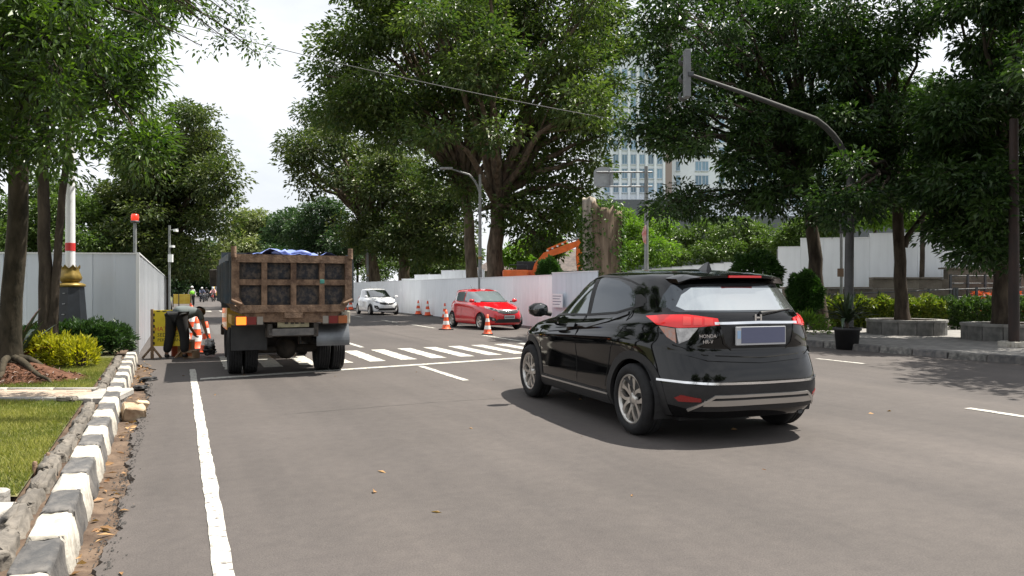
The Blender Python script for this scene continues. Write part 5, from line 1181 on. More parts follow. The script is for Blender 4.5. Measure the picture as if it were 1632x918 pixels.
def build_suv():
    c = Car('black_suv', suv_loops, (4.30, 1.77, 0.20, 1.595), M_BLACKP, 'glossy black SUV turning in the foreground, seen from behind', n=120, per=7)
    RA, FA, WR = 0.80, 3.41, 0.338
    # side glass
    c.both('front_window', [(1.98, 1.115), (3.13, 1.075), (3.02, 1.14), (2.86, 1.25), (2.66, 1.36), (2.44, 1.44), (2.20, 1.485), (2.03, 1.495)], M_GLMIR2, off=0.003)
    c.both('rear_window', [(0.98, 1.215), (1.3, 1.155), (1.88, 1.118), (1.90, 1.497), (1.70, 1.50), (1.42, 1.475), (1.18, 1.415), (1.02, 1.33)], M_GLMIR3, off=0.003)
    c.both('pillar_trim', [(1.885, 1.118), (1.975, 1.114), (2.025, 1.495), (1.905, 1.498)], M_CLAD, off=0.004)
    c.both('quarter_trim', [(0.80, 1.26), (0.975, 1.215), (1.015, 1.33), (0.93, 1.335), (0.84, 1.30)], M_CLAD, off=0.003)
    for sd in (1, -1):      # weather strips and gaps
        dd = (0, -sd, 0); y = sd
        c.line('window_sill_strip', [(0.84, y, 1.235), (1.3, y, 1.145), (1.9, y, 1.107), (2.6, y, 1.086), (3.15, y, 1.065)], 0.022, dd, M_CLAD, 0.005)
        c.line('roof_rail_gap', [(0.9, y, 1.40), (1.2, y, 1.47), (1.5, y, 1.515), (1.9, y, 1.53), (2.3, y, 1.51), (2.6, y, 1.43), (2.9, y, 1.28)], 0.018, dd, M_CLAD, 0.004)
        c.line('door_gap', [(1.98, y, 1.10), (1.99, y, 0.8), (1.96, y, 0.5), (1.96, y, 0.33)], 0.008, dd, M_GAP)
        c.line('door_gap', [(3.02, y, 1.06), (3.06, y, 0.85), (3.02, y, 0.5), (2.98, y, 0.35)], 0.008, dd, M_GAP)
        c.line('door_gap', [(0.98, y, 1.19), (1.02, y, 1.0), (1.18, y, 0.80), (1.26, y, 0.55), (1.30, y, 0.40)], 0.008, dd, M_GAP)
        c.line('side_crease', [(1.05, y, 1.15), (1.35, y, 1.065), (1.8, y, 0.985), (2.3, y, 0.93), (2.8, y, 0.895)], 0.030, dd, M_BLACKP, 0.010)
        # cladding
        arch = lambda ax, r0_, r1_: [(ax+r1_*math.cos(a), WR+r1_*math.sin(a)) for a in np.linspace(-0.30, math.pi+0.30, 22)]+[(ax+r0_*math.cos(a), WR+r0_*math.sin(a)) for a in np.linspace(math.pi+0.30, -0.30, 22)]
        for ax in (RA, FA): c.decal('arch_cladding', [(x, y, z) for x, z in arch(ax, WR+0.048, WR+0.125)], dd, M_CLAD, off=0.008, skirt=0.03)
        c.decal('sill_cladding', [(1.22, y, 0.235), (2.98, y, 0.235), (2.96, y, 0.36), (1.26, y, 0.36)], dd, M_CLAD, off=0.012, skirt=0.03)
        c.line('sill_bright_strip', [(1.25, y, 0.335), (2.96, y, 0.33)], 0.016, dd, M_SILV, 0.018)
        c.decal('door_handle', [(2.06, y, 0.965), (2.26, y, 0.955), (2.27, y, 0.99), (2.06, y, 1.0)], dd, M_BLACKP, off=0.022, skirt=0.03)
        # mirror
        m = MB(); mx = Matrix.Translation((2.93, sd*0.93, 1.135)); m.lathe([(0.001, -0.10), (0.06, -0.09), (0.095, -0.04), (0.10, 0.03), (0.07, 0.085), (0.001, 0.10)], 16, mx @ Matrix.Rotation(math.pi/2, 4, 'X') @ Matrix.Diagonal((0.85, 0.85, 1.15, 1))); mm = m.build('mirror', M_BLACKP, c.root)
        MB().tube([(2.96, sd*0.76, 1.08), (2.95, sd*0.86, 1.10)], 0.03, 8).build('mirror_stalk', M_CLAD, c.root)
        MB().lathe([(0.001, 0), (0.078, 0.0), (0.078, -0.006), (0.001, -0.006)], 16, T(2.848, sd*0.935, 1.135) @ Matrix.Rotation(-math.pi/2, 4, 'Y') @ Matrix.Diagonal((0.9, 1.15, 1, 1))).build('mirror_glass', M_CARGL, mm)
        MB().box((2.97, sd*1.0-0.01, 1.12), (3.005, sd*1.0+0.015, 1.15)).build('mirror_indicator', M_ORL, mm)
        for ax in (RA, FA): add_wheel(c.root, (ax, sd*(0.885-0.115), WR), WR, 0.215, sd)
    # windscreen, front lamps, grille
    c.decal('windscreen', [(0, -0.70, 1.10), (0, 0.70, 1.10), (0, 0.66, 1.25), (0, 0.56, 1.47), (0, 0, 1.50), (0, -0.56, 1.47), (0, -0.66, 1.25)], (-1, 0, 0), M_CARGL, off=0.004)
    for sd in (1, -1):
        c.decal('headlight', [(4, sd*0.42, 0.78), (4, sd*0.80, 0.80), (3.9, sd*0.84, 0.90), (4, sd*0.60, 0.865), (4, sd*0.42, 0.83)], (-1, -sd*0.35, 0), M_CLRL, off=0.006)
    c.decal('grille', [(4, -0.42, 0.72), (4, 0.42, 0.72), (4, 0.44, 0.82), (4, -0.44, 0.82)], (-1, 0, 0), M_CLAD, off=0.006)
    c.decal('front_intake', [(4, -0.55, 0.36), (4, 0.55, 0.36), (4, 0.5, 0.52), (4, -0.5, 0.52)], (-1, 0, 0), M_CLAD, off=0.006)
    # ---- rear, seen along +x
    D = (1, 0, 0)
    P = lambda *q: [(0, y, z) for y, z in q]
    c.decal('rear_glass', P((-0.62, 1.175), (0.62, 1.175), (0.665, 1.22), (0.62, 1.33), (0.56, 1.425), (0, 1.44), (-0.56, 1.425), (-0.62, 1.33), (-0.665, 1.22)), D, M_GLMIR3, off=0.003)
    c.decal('rear_glass_pane', P((-0.56, 1.19), (0.57, 1.19), (0.60, 1.225), (0.54, 1.33), (0.46, 1.395), (-0.46, 1.395), (-0.54, 1.33), (-0.60, 1.225)), D, M_GLMIR, off=0.007, skirt=0.003)
    # spoiler
    sp = MB(); ys = np.linspace(-0.56, 0.56, 15); vs, fs = [], []
    for y in ys:
        e = 1-abs(y/0.56)**3; h0 = c.bvh.ray_cast(Vector((0.72, y, 3)), Vector((0, 0, -1)))[0]; zt = h0.z+0.006; xr = 0.27+0.20*(1-e); th_ = 0.30+0.70*e
        vs += [(0.72, y, zt-0.010), (0.50, y, zt-0.020), (xr, y, zt-0.052), (xr+0.010, y, zt-0.052-0.024*th_), (0.46, y, zt-0.052-0.045*th_), (0.62, y, zt-0.05)]
    for i in range(len(ys)-1):
        for j in range(5): q = 6*i+j; fs.append((q, q+6, q+7, q+1))
    fs += [tuple(range(6)), tuple(range(6*len(ys)-1, 6*len(ys)-7, -1))]; sp.add(vs, fs, True); spo = sp.build('spoiler', M_BLACKP, c.root); spo.data.set_sharp_from_angle(angle=R(45))
    zz = vs[6*7+2]; MB().box((zz[0]-0.006, -0.17, zz[2]-0.024), (zz[0]+0.05, 0.17, zz[2]-0.004)).build('brake_light', M_REDL, spo)
    # tail lamps wrap the corner: seen diagonally
    for sd in (1, -1):
        dg = Vector((1, -sd*0.75, 0))
        q = lambda *pp: [Vector((x, sd*y, z)) for x, y, z in pp]
        c.decal('tail_light', q((0.08, 0.42, 1.120), (0.08, 0.40, 1.065), (0.10, 0.60, 1.045), (0.14, 0.78, 1.035), (0.36, 0.86, 1.055), (0.56, 0.86, 1.125), (0.30, 0.84, 1.145), (0.12, 0.70, 1.150)), dg, M_REDL, off=0.012, step=0.04, skirt=0.03)
        for k in range(3):
            yy = 0.47+0.11*k; c.decal('tail_light_cell', q((0.08, yy, 1.115+0.006*k), (0.08, yy, 1.066-0.003*k), (0.09, yy+0.075, 1.062-0.003*k), (0.09, yy+0.075, 1.122+0.005*k)), dg, M_REDL3, off=0.0165, step=0.05, skirt=0.004)
        c.decal('reversing_light', q((0.10, 0.60, 1.038), (0.13, 0.68, 0.93), (0.16, 0.755, 0.895), (0.17, 0.785, 1.03)), dg, M_CLRL, off=0.010, step=0.04, skirt=0.02)
        c.decal('indicator', q((0.17, 0.795, 1.028), (0.18, 0.770, 0.90), (0.24, 0.83, 0.95), (0.33, 0.86, 1.045)), dg, M_ORL, off=0.010, step=0.04, skirt=0.02)
        c.decal('rear_reflector', q((0.05, 0.60, 0.425), (0.05, 0.60, 0.395), (0.10, 0.80, 0.39), (0.12, 0.83, 0.42), (0.09, 0.78, 0.45)), dg, M_REDL2, off=0.010, step=0.05)
    c.line('tailgate_chrome_bar', P((-0.42, 1.078), (0, 1.085), (0.42, 1.078)), 0.022, D, M_CHROME, 0.014)
    c.decal('plate_recess', P((-0.38, 1.06), (0.38, 1.06), (0.335, 0.90), (0.28, 0.855), (-0.28, 0.855), (-0.335, 0.90)), D, M_CLAD, off=0.003)
    c.line('recess_lip', P((-0.385, 1.06), (-0.345, 0.90), (-0.28, 0.848), (0.28, 0.848), (0.345, 0.90), (0.385, 1.06)), 0.018, D, M_BLACKP, 0.010)
    xp = c.bvh.ray_cast(Vector((-3, 0, 0.97)), Vector(D))[0].x-0.004
    pl = MB().box((xp-0.030, -0.255, 0.885), (xp-0.012, 0.255, 1.050), bev=0.004).build('number_plate', mat('plate_frame', (0.45, 0.46, 0.48), 0.4), c.root)
    MB().box((xp-0.033, -0.245, 0.902), (xp-0.031, 0.205, 1.043)).build('plate_field', mat('plate_blue_grey', (0.105, 0.115, 0.19), 0.5), pl)
    MB().box((xp-0.033, 0.212, 0.945), (xp-0.031, 0.245, 1.015)).build('plate_sticker', mat('plate_sticker', (0.30, 0.45, 0.65), 0.5), pl)
    # emblem, lettering
    ze = 1.128; xe = c.bvh.ray_cast(Vector((-3, 0, ze)), Vector(D))[0].x-0.012
    em = MB()
    for yy in (-0.028, 0.028): em.box((xe, yy-0.008, ze-0.028), (xe+0.012, yy+0.008, ze+0.03))
    em.box((xe, -0.026, ze-0.006), (xe+0.012, 0.026, ze+0.008)); em.build('emblem', M_CHROME, c.root)
    for k, (tx, zz_) in enumerate((('HONDA', 0.955), ('HR-V', 0.905))):
        hx = min(c.bvh.ray_cast(Vector((-3, 0.5+dy_, zz_+0.015)), Vector(D))[0].x for dy_ in (-0.1, -0.05, 0, 0.05))-0.004
        Mt = Matrix(((0, 0, -1, hx), (-1, 0, 0, 0.5), (0, 1, 0, zz_), (0, 0, 0, 1))); text_obj('lettering', tx, 0.045, M_CHROME, c.root, Mt)
    # tailgate gap, bumper trims
    c.line('tailgate_gap', P((-0.74, 0.99), (-0.70, 0.88), (-0.52, 0.80), (0, 0.77), (0.52, 0.80), (0.70, 0.88), (0.74, 0.99)), 0.010, D, M_GAP)
    c.line('tailgate_lip', P((-0.84, 0.93), (-0.72, 0.835), (-0.50, 0.765), (0, 0.738), (0.50, 0.765), (0.72, 0.835), (0.84, 0.93)), 0.030, D, M_BLACKP, 0.012)
    c.line('bumper_chrome_strip', P((-0.79, 0.566), (-0.5, 0.556), (0, 0.552), (0.5, 0.556), (0.79, 0.566)), 0.020, D, M_CHROME, 0.014)
    c.decal('bumper_lower', P((-0.86, 0.54), (0.86, 0.54), (0.84, 0.38), (0.62, 0.32), (-0.62, 0.32), (-0.84, 0.38)), D, M_CLAD, off=0.005)
    for nm, pp, mm, of in (('skid_plate', P((-0.62, 0.31), (0.62, 0.31), (0.47, 0.445), (-0.47, 0.445)), M_CLAD, 0.012), ):
        c.decal(nm, pp, D, mm, off=of)
    c.line('skid_trim', P((-0.64, 0.32), (-0.47, 0.445), (0.47, 0.445), (0.64, 0.32)), 0.024, D, M_SILV, 0.022)
    c.line('skid_trim', P((-0.55, 0.385), (0.55, 0.385)), 0.05, D, M_SILV, 0.020)
    # wiper, fin, exhaust
    w0 = c.bvh.ray_cast(Vector((-3, -0.03, 1.165)), Vector(D))[0]; w1 = c.bvh.ray_cast(Vector((-3, -0.40, 1.20)), Vector(D))[0]
    MB().tube([w0+Vector((-0.02, 0, 0)), w0.lerp(w1, .5)+Vector((-0.03, 0, 0.0)), w1+Vector((-0.02, 0, 0))], [0.022, 0.012, 0.008], 6).build('rear_wiper', M_CLAD, c.root)
    zf = c.bvh.ray_cast(Vector((0.95, 0, 3)), Vector((0, 0, -1)))[0].z
    MB().add([(0.83, -0.03, zf-0.01), (0.83, 0.03, zf-0.01), (1.05, 0, zf-0.01), (0.84, -0.005, zf+0.075), (0.84, 0.005, zf+0.075), (0.90, 0, zf+0.065)], [(0, 3, 5, 2), (1, 2, 5, 4), (0, 1, 4, 3), (3, 4, 5)]).build('antenna_fin', M_BLACKP, c.root)
    c.finish((RA, FA), WR, 0.055)
    # underbody
    MB().box((0.35, -0.62, 0.19), (3.9, 0.62, 0.30)).build('underbody', M_BLKR, c.root); MB().tube([(0.15, -0.5, 0.25), (0.9, -0.45, 0.25)], 0.03, 8).build('exhaust', M_STEELD, c.root)
    MB().tube([(RA, -0.7, 0.33), (RA, 0.7, 0.33)], 0.045, 8).build('rear_axle', M_STEELD, c.root)
    return c.root
def place_car(root, wheel_pt, ang, rear_ax, hw, side):
    """put the car so that its wheel contact (rear axle, given side) is at wheel_pt; ang = heading"""
    h = Vector((math.cos(ang), math.sin(ang), 0)); l = Vector((-math.sin(ang), math.cos(ang), 0))
    root.location = Vector((wheel_pt[0], wheel_pt[1], 0))-h*rear_ax-l*(side*hw); root.rotation_euler = (0, 0, ang)
suv = build_suv(); suv.scale = (1.07, 1.11, 1.055); place_car(suv, (1.17, 7.57), R(110), 0.80*1.07, 0.88*1.11, 1)

# ---------------------------------------------------------------- the two parked hatchbacks
def hatch_loops(L_, hood, cowl, roof_f, roof_r, Hh, W_, belt=0.95):
    w = W_/2
    return [
        (L_-.3, 0.30, 0.30, 3, 3, Z((0, .20), (4, .20))), (L_-.18, 0.18, w-.13, 4, 4, Z((0, .19), (4, .18))), (L_-.10, 0.10, w-.03, 3.8, 4.2, Z((0, .24), (1, .19), (L_-1, .19), (L_, .22))),
        (L_-.03, 0.03, w+.01, 3.4, 4.2, Z((0, .38), (4, .36))), (L_, 0.0, w+.01, 3.2, 4.2, Z((0, .55), (4, .50))), (L_-.01, 0.02, w, 3.0, 4.0, Z((0, .72), (4, .62))),
        (L_-.05, 0.05, w, 2.9, 4.0, Z((0, .86), (2, .82), (4, .70))), (L_-.14, 0.08, w-.02, 2.8, 3.8, Z((0, .97), (2, .90), (cowl, .88), (L_, hood-.09))),
        (L_-.34, 0.10, w-.06, 2.7, 3.8, Z((0, belt+.06), (2, belt), (cowl, hood+.06), (L_-.3, hood))), (cowl+.15, 0.14, w-.10, 2.7, 3.6, Z((0, belt+.10), (2, belt+.05), (cowl, hood+.12))),
        (cowl, 0.18, w-.115, 2.7, 3.6, Z((0, belt+.14), (2, belt+.10), (cowl, hood+.15))), ((cowl+roof_f)/2, 0.24, w-.17, 2.8, 3.5, Z((0, belt+.30), (2, belt+.30), (cowl, Hh-.26))),
        (roof_f+.10, roof_r, w-.23, 2.9, 3.4, Z((0, Hh-.07), (1.5, Hh-.05), (roof_f, Hh-.09))), (roof_f-.05, roof_r+.08, w-.30, 2.9, 3.2, Z((0, Hh-.03), (1.5, Hh), (roof_f, Hh-.05))),
        (roof_f-.45, roof_r+.4, w-.5, 2.6, 2.8, Z((0, Hh-.01), (1.5, Hh+.03), (roof_f, Hh))), (roof_f-.8, roof_r+.8, .06, 2.5, 2.5, Z((0, Hh+.02), (1.5, Hh+.035), (roof_f, Hh+.02)))]
def build_hatch(name, label, paint, L_, W_, Hh, RA, FA, WR, hood, cowl, roof_f, roof_r, glass, style):
    c = Car(name, hatch_loops(L_, hood, cowl, roof_f, roof_r, Hh, W_), (L_, W_, 0.17, Hh), paint, label, 'parked hatchbacks', n=70, per=5)
    b = 0.95; t = Hh-0.115; hw = W_/2
    xm = (roof_f+0.55)/2+0.18
    c.both('front_window', [(xm+.05, b+.05), (cowl-.30, b+.03), (cowl-.50, b+.14), (roof_f+.22, t-.06), (roof_f-.05, t), (xm+.08, t)], glass)
    c.both('rear_window', [(0.62, b+.13), (0.95, b+.07), (xm-.04, b+.05), (xm, t), (0.95, t-.01), (0.72, t-.08)], glass)
    for sd in (1, -1):
        dd = (0, -sd, 0); y = sd
        c.line('door_gap', [(xm, y, b), (xm-.01, y, 0.6), (xm-.03, y, 0.28)], 0.012, dd, M_GAP); c.line('door_gap', [(cowl-.33, y, b), (cowl-.28, y, 0.7), (cowl-.36, y, 0.30)], 0.012, dd, M_GAP)
        c.line('side_crease', [(0.5, y, 0.86), (1.5, y, 0.80), (cowl-.4, y, 0.74)], 0.03, dd, paint, 0.010)
        c.decal('door_handle', [(xm+.08, y, .845), (xm+.25, y, .84), (xm+.25, y, .87), (xm+.08, y, .875)], dd, paint, off=0.02, skirt=0.03)
        c.decal('door_handle', [(.78, y, .875), (.95, y, .87), (.95, y, .90), (.78, y, .905)], dd, paint, off=0.02, skirt=0.03)
        m = MB(); m.lathe([(0.001, -0.10), (0.06, -0.085), (0.085, -0.02), (0.08, 0.05), (0.001, 0.095)], 14, T(cowl-.42, sd*(hw+.05), b+.09) @ Matrix.Rotation(math.pi/2, 4, 'X') @ Matrix.Diagonal((.8, .8, 1.1, 1))); m.build('mirror', paint, c.root)
        MB().tube([(cowl-.40, sd*(hw-.12), b+.05), (cowl-.42, sd*(hw), b+.06)], 0.025, 6).build('mirror_stalk', M_CLAD, c.root)
        for ax in (RA, FA): add_wheel(c.root, (ax, sd*(hw-0.105), WR), WR, 0.185, sd, 'twin' if style == 'jazz' else 6, 28)
        q = lambda *pp: [Vector((x, sd*y_, z)) for x, y_, z in pp]
        dg = Vector((-1, -sd*0.55, 0))
        if style == 'brio':
            c.decal('headlight', q((L_-.05, .36, .66), (L_-.1, .60, .70), (L_-.35, .80, .78), (L_-.45, .82, .85), (L_-.25, .70, .83), (L_-.1, .45, .745)), dg, M_CLRL, off=0.008, step=0.05)
            c.decal('headlight_shade', q((L_-.06, .44, .68), (L_-.1, .60, .715), (L_-.28, .72, .765), (L_-.2, .62, .79), (L_-.1, .48, .735)), dg, M_ALLOYD, off=0.013, step=0.05)
            c.decal('fog_recess', q((L_, .50, .32), (L_, .70, .33), (L_-.1, .80, .42), (L_-.1, .78, .50), (L_, .56, .42)), dg, M_CLAD, off=0.006)
            c.decal('fog_lamp', q((L_, .60, .36), (L_, .68, .36), (L_, .70, .42), (L_, .62, .42)), dg, M_CLRL, off=0.012)
        else:
            c.decal('headlight', q((L_-.05, .38, .66), (L_-.1, .60, .69), (L_-.35, .79, .78), (L_-.5, .83, .88), (L_-.25, .72, .82), (L_-.1, .50, .74)), dg, M_CLRL, off=0.008, step=0.05)
            c.decal('headlight_shade', q((L_-.05, .42, .675), (L_-.1, .60, .70), (L_-.28, .72, .755), (L_-.18, .60, .76), (L_-.1, .48, .72)), dg, mat('lamp_blue_dark', (0.03, 0.05, 0.10), 0.2), off=0.013, step=0.05)
            c.decal('fog_recess', q((L_, .46, .36), (L_, .66, .33), (L_-.1, .80, .44), (L_-.1, .80, .56), (L_, .60, .53)), dg, M_CLAD, off=0.006)
            c.decal('fog_lamp', q((L_, .62, .39), (L_, .69, .39), (L_, .71, .45), (L_, .63, .45)), dg, M_CLRL, off=0.012)
        c.decal('tail_light', [Vector((x, sd*y_, z)) for x, y_, z in ((.1, .5, .95), (.1, .52, .78), (.2, .78, .76), (.4, .84, .95), (.3, .78, 1.02))], Vector((1, -sd*.7, 0)), M_REDL, off=0.01)
    D = (-1, 0, 0); P = lambda *q: [(L_, y, z) for y, z in q]; w0, w1 = hw-.13, hw-.28
    c.decal('windscreen', P((-w0, hood+.16), (-.4, hood+.13), (.4, hood+.13), (w0, hood+.16), (w0-.02, hood+.28), (w1, Hh-.12), (.3, Hh-.095), (-.3, Hh-.095), (-w1, Hh-.12), (-w0+.02, hood+.28)), D, glass, off=0.004)
    c.line('wiper', P((-.55, hood+.155), (0, hood+.145), (.1, hood+.16)), 0.02, D, M_CLAD, 0.015); c.line('wiper', P((.05, hood+.145), (.6, hood+.165)), 0.02, D, M_CLAD, 0.015)
    c.decal('rear_glass', [(0, y, z) for y, z in ((-.55, b+.16), (.55, b+.16), (.5, Hh-.15), (-.5, Hh-.15))], (1, 0, 0), glass, off=0.004)
    gz0 = 0.63
    c.decal('grille', P((-.40, gz0), (-.2, gz0-.05), (.2, gz0-.05), (.40, gz0), (.42, gz0+.085), (0, gz0+.06), (-.42, gz0+.085)), D, M_CLAD, off=0.007)
    c.line('grille_chrome', P((-.60, gz0+.125), (-.35, gz0+.085), (0, gz0+.07), (.35, gz0+.085), (.60, gz0+.125)), 0.016, D, M_CHROME, 0.014)
    xe = c.bvh.ray_cast(Vector((9, 0, gz0+.02)), Vector(D))[0].x+.016; em = MB()
    for yy in (-.035, .035): em.box((xe, yy-.010, gz0-.03), (xe+.01, yy+.010, gz0+.05))
    em.box((xe, -.03, gz0+.0), (xe+.01, .03, gz0+.018)); em.build('emblem', M_CHROME, c.root)
    c.decal('lower_intake', P((-.52, .27), (.52, .27), (.42, .40), (-.42, .40)), D, M_CLAD, off=0.006)
    xp = c.bvh.ray_cast(Vector((9, 0, .45)), Vector(D))[0].x
    pl = MB().box((xp+.004, -.215, .40), (xp+.02, .215, .535)).build('number_plate', mat('plate_'+style, (.05, .05, .05) if style == 'brio' else (.7, .7, .7), .5), c.root)
    if style == 'brio':
        rr = random.Random(2); MB().box((xp+.021, -.205, .408), (xp+.0225, .205, .527)).build('plate_field', mat('plate_light_grey', (.42, .43, .44), .5), pl)
        ch = MB()
        for k in range(8): ch.box((xp+.0235, -.18+.046*k, .44), (xp+.025, -.18+.046*k+.030, .50))
        ch.build('plate_marks', M_CLAD, pl)
    c.finish((RA, FA), WR, 0.05)
    MB().box((.3, -.6, .17), (L_-.3, .6, .28)).build('underbody', M_BLKR, c.root)
    zf = Hh; MB().tube([(.75, 0, zf-.03), (.60, 0, zf+.13)], [.008, .004], 5).build('antenna', M_CLAD, c.root)
    return c.root
M_REDP2 = mat('red_car_paint', (0.50, 0.006, 0.012), 0.2, coat=1.0)
M_WHTP = mat('white_car_paint', (0.74, 0.75, 0.76), 0.25, coat=1.0)
M_GLRED = mat('glass_sky_tint', (0.14, 0.17, 0.18), 0.05, spec=1.0, coat=1.0)  # lighter base puts the sky's reflection into the glass colour
red = build_hatch('red_hatchback', 'red hatchback parked by the hoarding behind two cones', M_REDP2, 3.80, 1.68, 1.485, 0.60, 3.005, 0.295, 0.86, 2.95, 2.12, 0.20, M_GLRED, 'brio')
wht = build_hatch('white_hatchback', 'white hatchback standing by the far hoarding', M_WHTP, 3.99, 1.695, 1.525, 0.66, 3.19, 0.30, 0.87, 3.20, 2.10, 0.22, M_CARGL, 'jazz')
HEAD = math.atan2(-RD.y, -RD.x)
def place_parked(root, fx, fy, FAx, hw, ang): place_car(root, (fx, fy), ang, FAx, hw, -1)
q = G(763, 525.5); place_parked(red, q.x, q.y, 3.005, 0.83, HEAD+R(5))
q = G(588, 502.0); place_parked(wht, q.x, q.y, 3.19, 0.84, HEAD+R(3))
# ================================================================ DUMP TRUCK  (x forward, y left, origin under the rear axle)
M_RUST = mat('rusty_frame', (0.080, 0.046, 0.029), 0.85, col2=(0.24, 0.155, 0.10), vscale=7, bump=0.6, bscale=30, detail=9)
M_RUSTD = mat('rusty_dark_panel', (0.012, 0.014, 0.020), 0.75, col2=(0.105, 0.08, 0.06), vscale=13, bump=0.7, bscale=18, detail=10, ramp=(0.42, 0.72))
M_BEDB = mat('bed_side_blue', (0.035, 0.06, 0.085), 0.6, col2=(0.09, 0.085, 0.08), vscale=3)
M_TARP = mat('tarp_blue', (0.10, 0.15, 0.42), 0.5, col2=(0.20, 0.26, 0.55), vscale=3)
M_FLAP = mat('mud_flap', (0.012, 0.013, 0.014), 0.65, col2=(0.028, 0.028, 0.028), vscale=4)
M_FENDER = mat('metal_fender', (0.16, 0.17, 0.18), 0.38, 0.7, var=0.2, vscale=3)
M_CHAS = mat('chassis', (0.022, 0.020, 0.018), 0.8, col2=(0.06, 0.048, 0.038), vscale=8)
M_YCAB = mat('cab_yellow', (0.55, 0.33, 0.04), 0.4, coat=0.4)
def build_truck():
    t = empty('dump_truck'); tag(t, 'dump truck with rusty brown tailgate and blue tarp, seen from behind', 'truck')
    # tailgate in plane x = xr, frame of bars with chamfered lower corners
    xr = -0.95; W = 1.04; z0, z1 = 1.08, 2.02
    tg = empty('tailgate', (0, 0, 0)); tg.parent = t
    out = [(-W, z1), (-W, z0+0.20), (-W+0.16, z0), (W-0.16, z0), (W, z0+0.20), (W, z1)]
    Myz = Matrix(((0, 0, 1, 0), (1, 0, 0, 0), (0, 1, 0, 0), (0, 0, 0, 1)))       # (y,z) prism along x
    def pr(name, poly, xa, xb, m): return MB().prism(poly, xa, xb, Myz).build(name, m, tg)
    pr('back_sheet', [(-W+0.03, z1-0.02), (-W+0.03, z0+0.21), (-W+0.17, z0+0.02), (W-0.17, z0+0.02), (W-0.03, z0+0.21), (W-0.03, z1-0.02)], xr+0.07, xr+0.11, M_CHAS)
    # eight recessed panels
    ysp = [-W+0.12, -0.52, 0.03, 0.56, W-0.12]; ysp = [-0.92, -0.50, 0.0, 0.50, 0.92]; zm = 1.57
    for i in range(4):
        for j in range(2):
            ya, yb = ysp[i]+0.045, ysp[i+1]-0.045; za, zb = (1.19, zm-0.05) if j == 0 else (zm+0.05, z1-0.12)
            nn = 7; vs, fs = [], []; rr = random.Random(i*2+j)
            for a in range(nn):
                for b in range(nn): vs.append((xr+0.065-rr.uniform(0, 0.018)*(0 < a < nn-1)*(0 < b < nn-1), ya+(yb-ya)*a/(nn-1), za+(zb-za)*b/(nn-1)))
            for a in range(nn-1):
                for b in range(nn-1): q = a*nn+b; fs.append((q, q+1, q+nn+1, q+nn))
            MB().add(vs, fs, True).build('panel', M_RUSTD, tg)
    def bar_(name, y0, z0_, y1, z1_, w, x0=-0.02, x1=0.07, m=M_RUST):
        d = Vector((y1-y0, z1_-z0_)); n = Vector((-d.y, d.x)).normalized()*w/2; rr = random.Random(hash((y0, z0_)) % 999)
        return pr(name, [(y0+n.x, z0_+n.y), (y1+n.x, z1_+n.y), (y1-n.x, z1_-n.y), (y0-n.x, z0_-n.y)], xr+x0, xr+x1, m)
    bar_('top_bar', -W, z1-0.06, W, z1-0.06, 0.13, -0.03, 0.075)
    bar_('bottom_bar', -W+0.14, z0+0.055, W-0.14, z0+0.055, 0.12, -0.028, 0.075)
    for sd in (-1, 1):
        bar_('side_bar', sd*(W-0.06), z0+0.19, sd*(W-0.06), z1-0.12, 0.125, -0.022, 0.075); bar_('corner_bar', sd*(W-0.055), z0+0.24, sd*(W-0.19), z0+0.04, 0.11, -0.018, 0.072)
    for y in (-0.50, 0.0, 0.50): bar_('upright', y, z0+0.11, y, z1-0.12, 0.095, -0.012, 0.07)
    bar_('middle_bar', -W+0.12, zm, W-0.12, zm, 0.095, -0.006, 0.068)
    pr('lower_apron', [(-W+0.18, z0-0.005), (W-0.18, z0-0.005), (W-0.30, z0-0.16), (-0.62, z0-0.19), (-W+0.36, z0-0.16)], xr+0.02, xr+0.06, M_RUST)
    MB().box((xr-0.035, -0.16, z0-0.10), (xr+0.02, 0.16, z0-0.01)).build('latch_plate', M_RUST, tg)
    MB().box((xr-0.03, -0.54, zm-0.02), (xr-0.007, -0.46, zm+0.05), bev=0.01).build('green_clip', mat('green_clip', (0.05, 0.22, 0.18), 0.5), tg)
    for sd in (-1, 1):
        MB().tube([(xr-0.03, sd*(W-0.03), z1-0.05), (xr-0.03, sd*(W-0.03), z1+0.13)], 0.045, 8).build('hinge_post', M_RUST, tg)
        MB().tube([(xr-0.05, sd*(W-0.16), z0+0.13), (xr-0.04, sd*(W+0.01), z0+0.20)], 0.028, 6).build('lock_hook', M_RUST, tg)
    # bed
    bedr = empty('bed'); bedr.parent = t
    for sd in (-1, 1):
        MB().box((xr+0.12, sd*W-0.03, z0+0.14), (2.35, sd*W+0.03, z1-0.02)).build('side_sheet', M_BEDB, bedr)
        MB().box((xr+0.10, sd*W-0.05, z1-0.10), (2.35, sd*W+0.05, z1+0.02)).build('top_rail', M_BEDB, bedr)
        for k in range(6): MB().box((xr+0.25+k*0.58, sd*W-0.06+(0.035 if sd > 0 else -0.035), z0+0.14), (xr+0.33+k*0.58, sd*W+0.06+(0.035 if sd > 0 else -0.035), z1-0.10)).build('stake', M_BEDB, bedr)
        MB().add([(xr+0.12, sd*W, z0+0.16), (2.35, sd*W, z0+0.16), (2.35, sd*(W-0.2), z0-0.02), (xr+0.12, sd*(W-0.2), z0-0.02)], [(0, 1, 2, 3)]).build('side_skirt', M_RUST, bedr)
    MB().box((xr+0.1, -W+0.18, z0-0.04), (2.35, W-0.18, z0+0.05)).build('floor', M_RUST, bedr); MB().box((2.35, -W, z0), (2.43, W, z1+0.18)).build('headboard', M_BEDB, bedr)
    # tarp: crumpled sheet
    nx, ny = 34, 28; vs, fs = [], []; rr = random.Random(5)
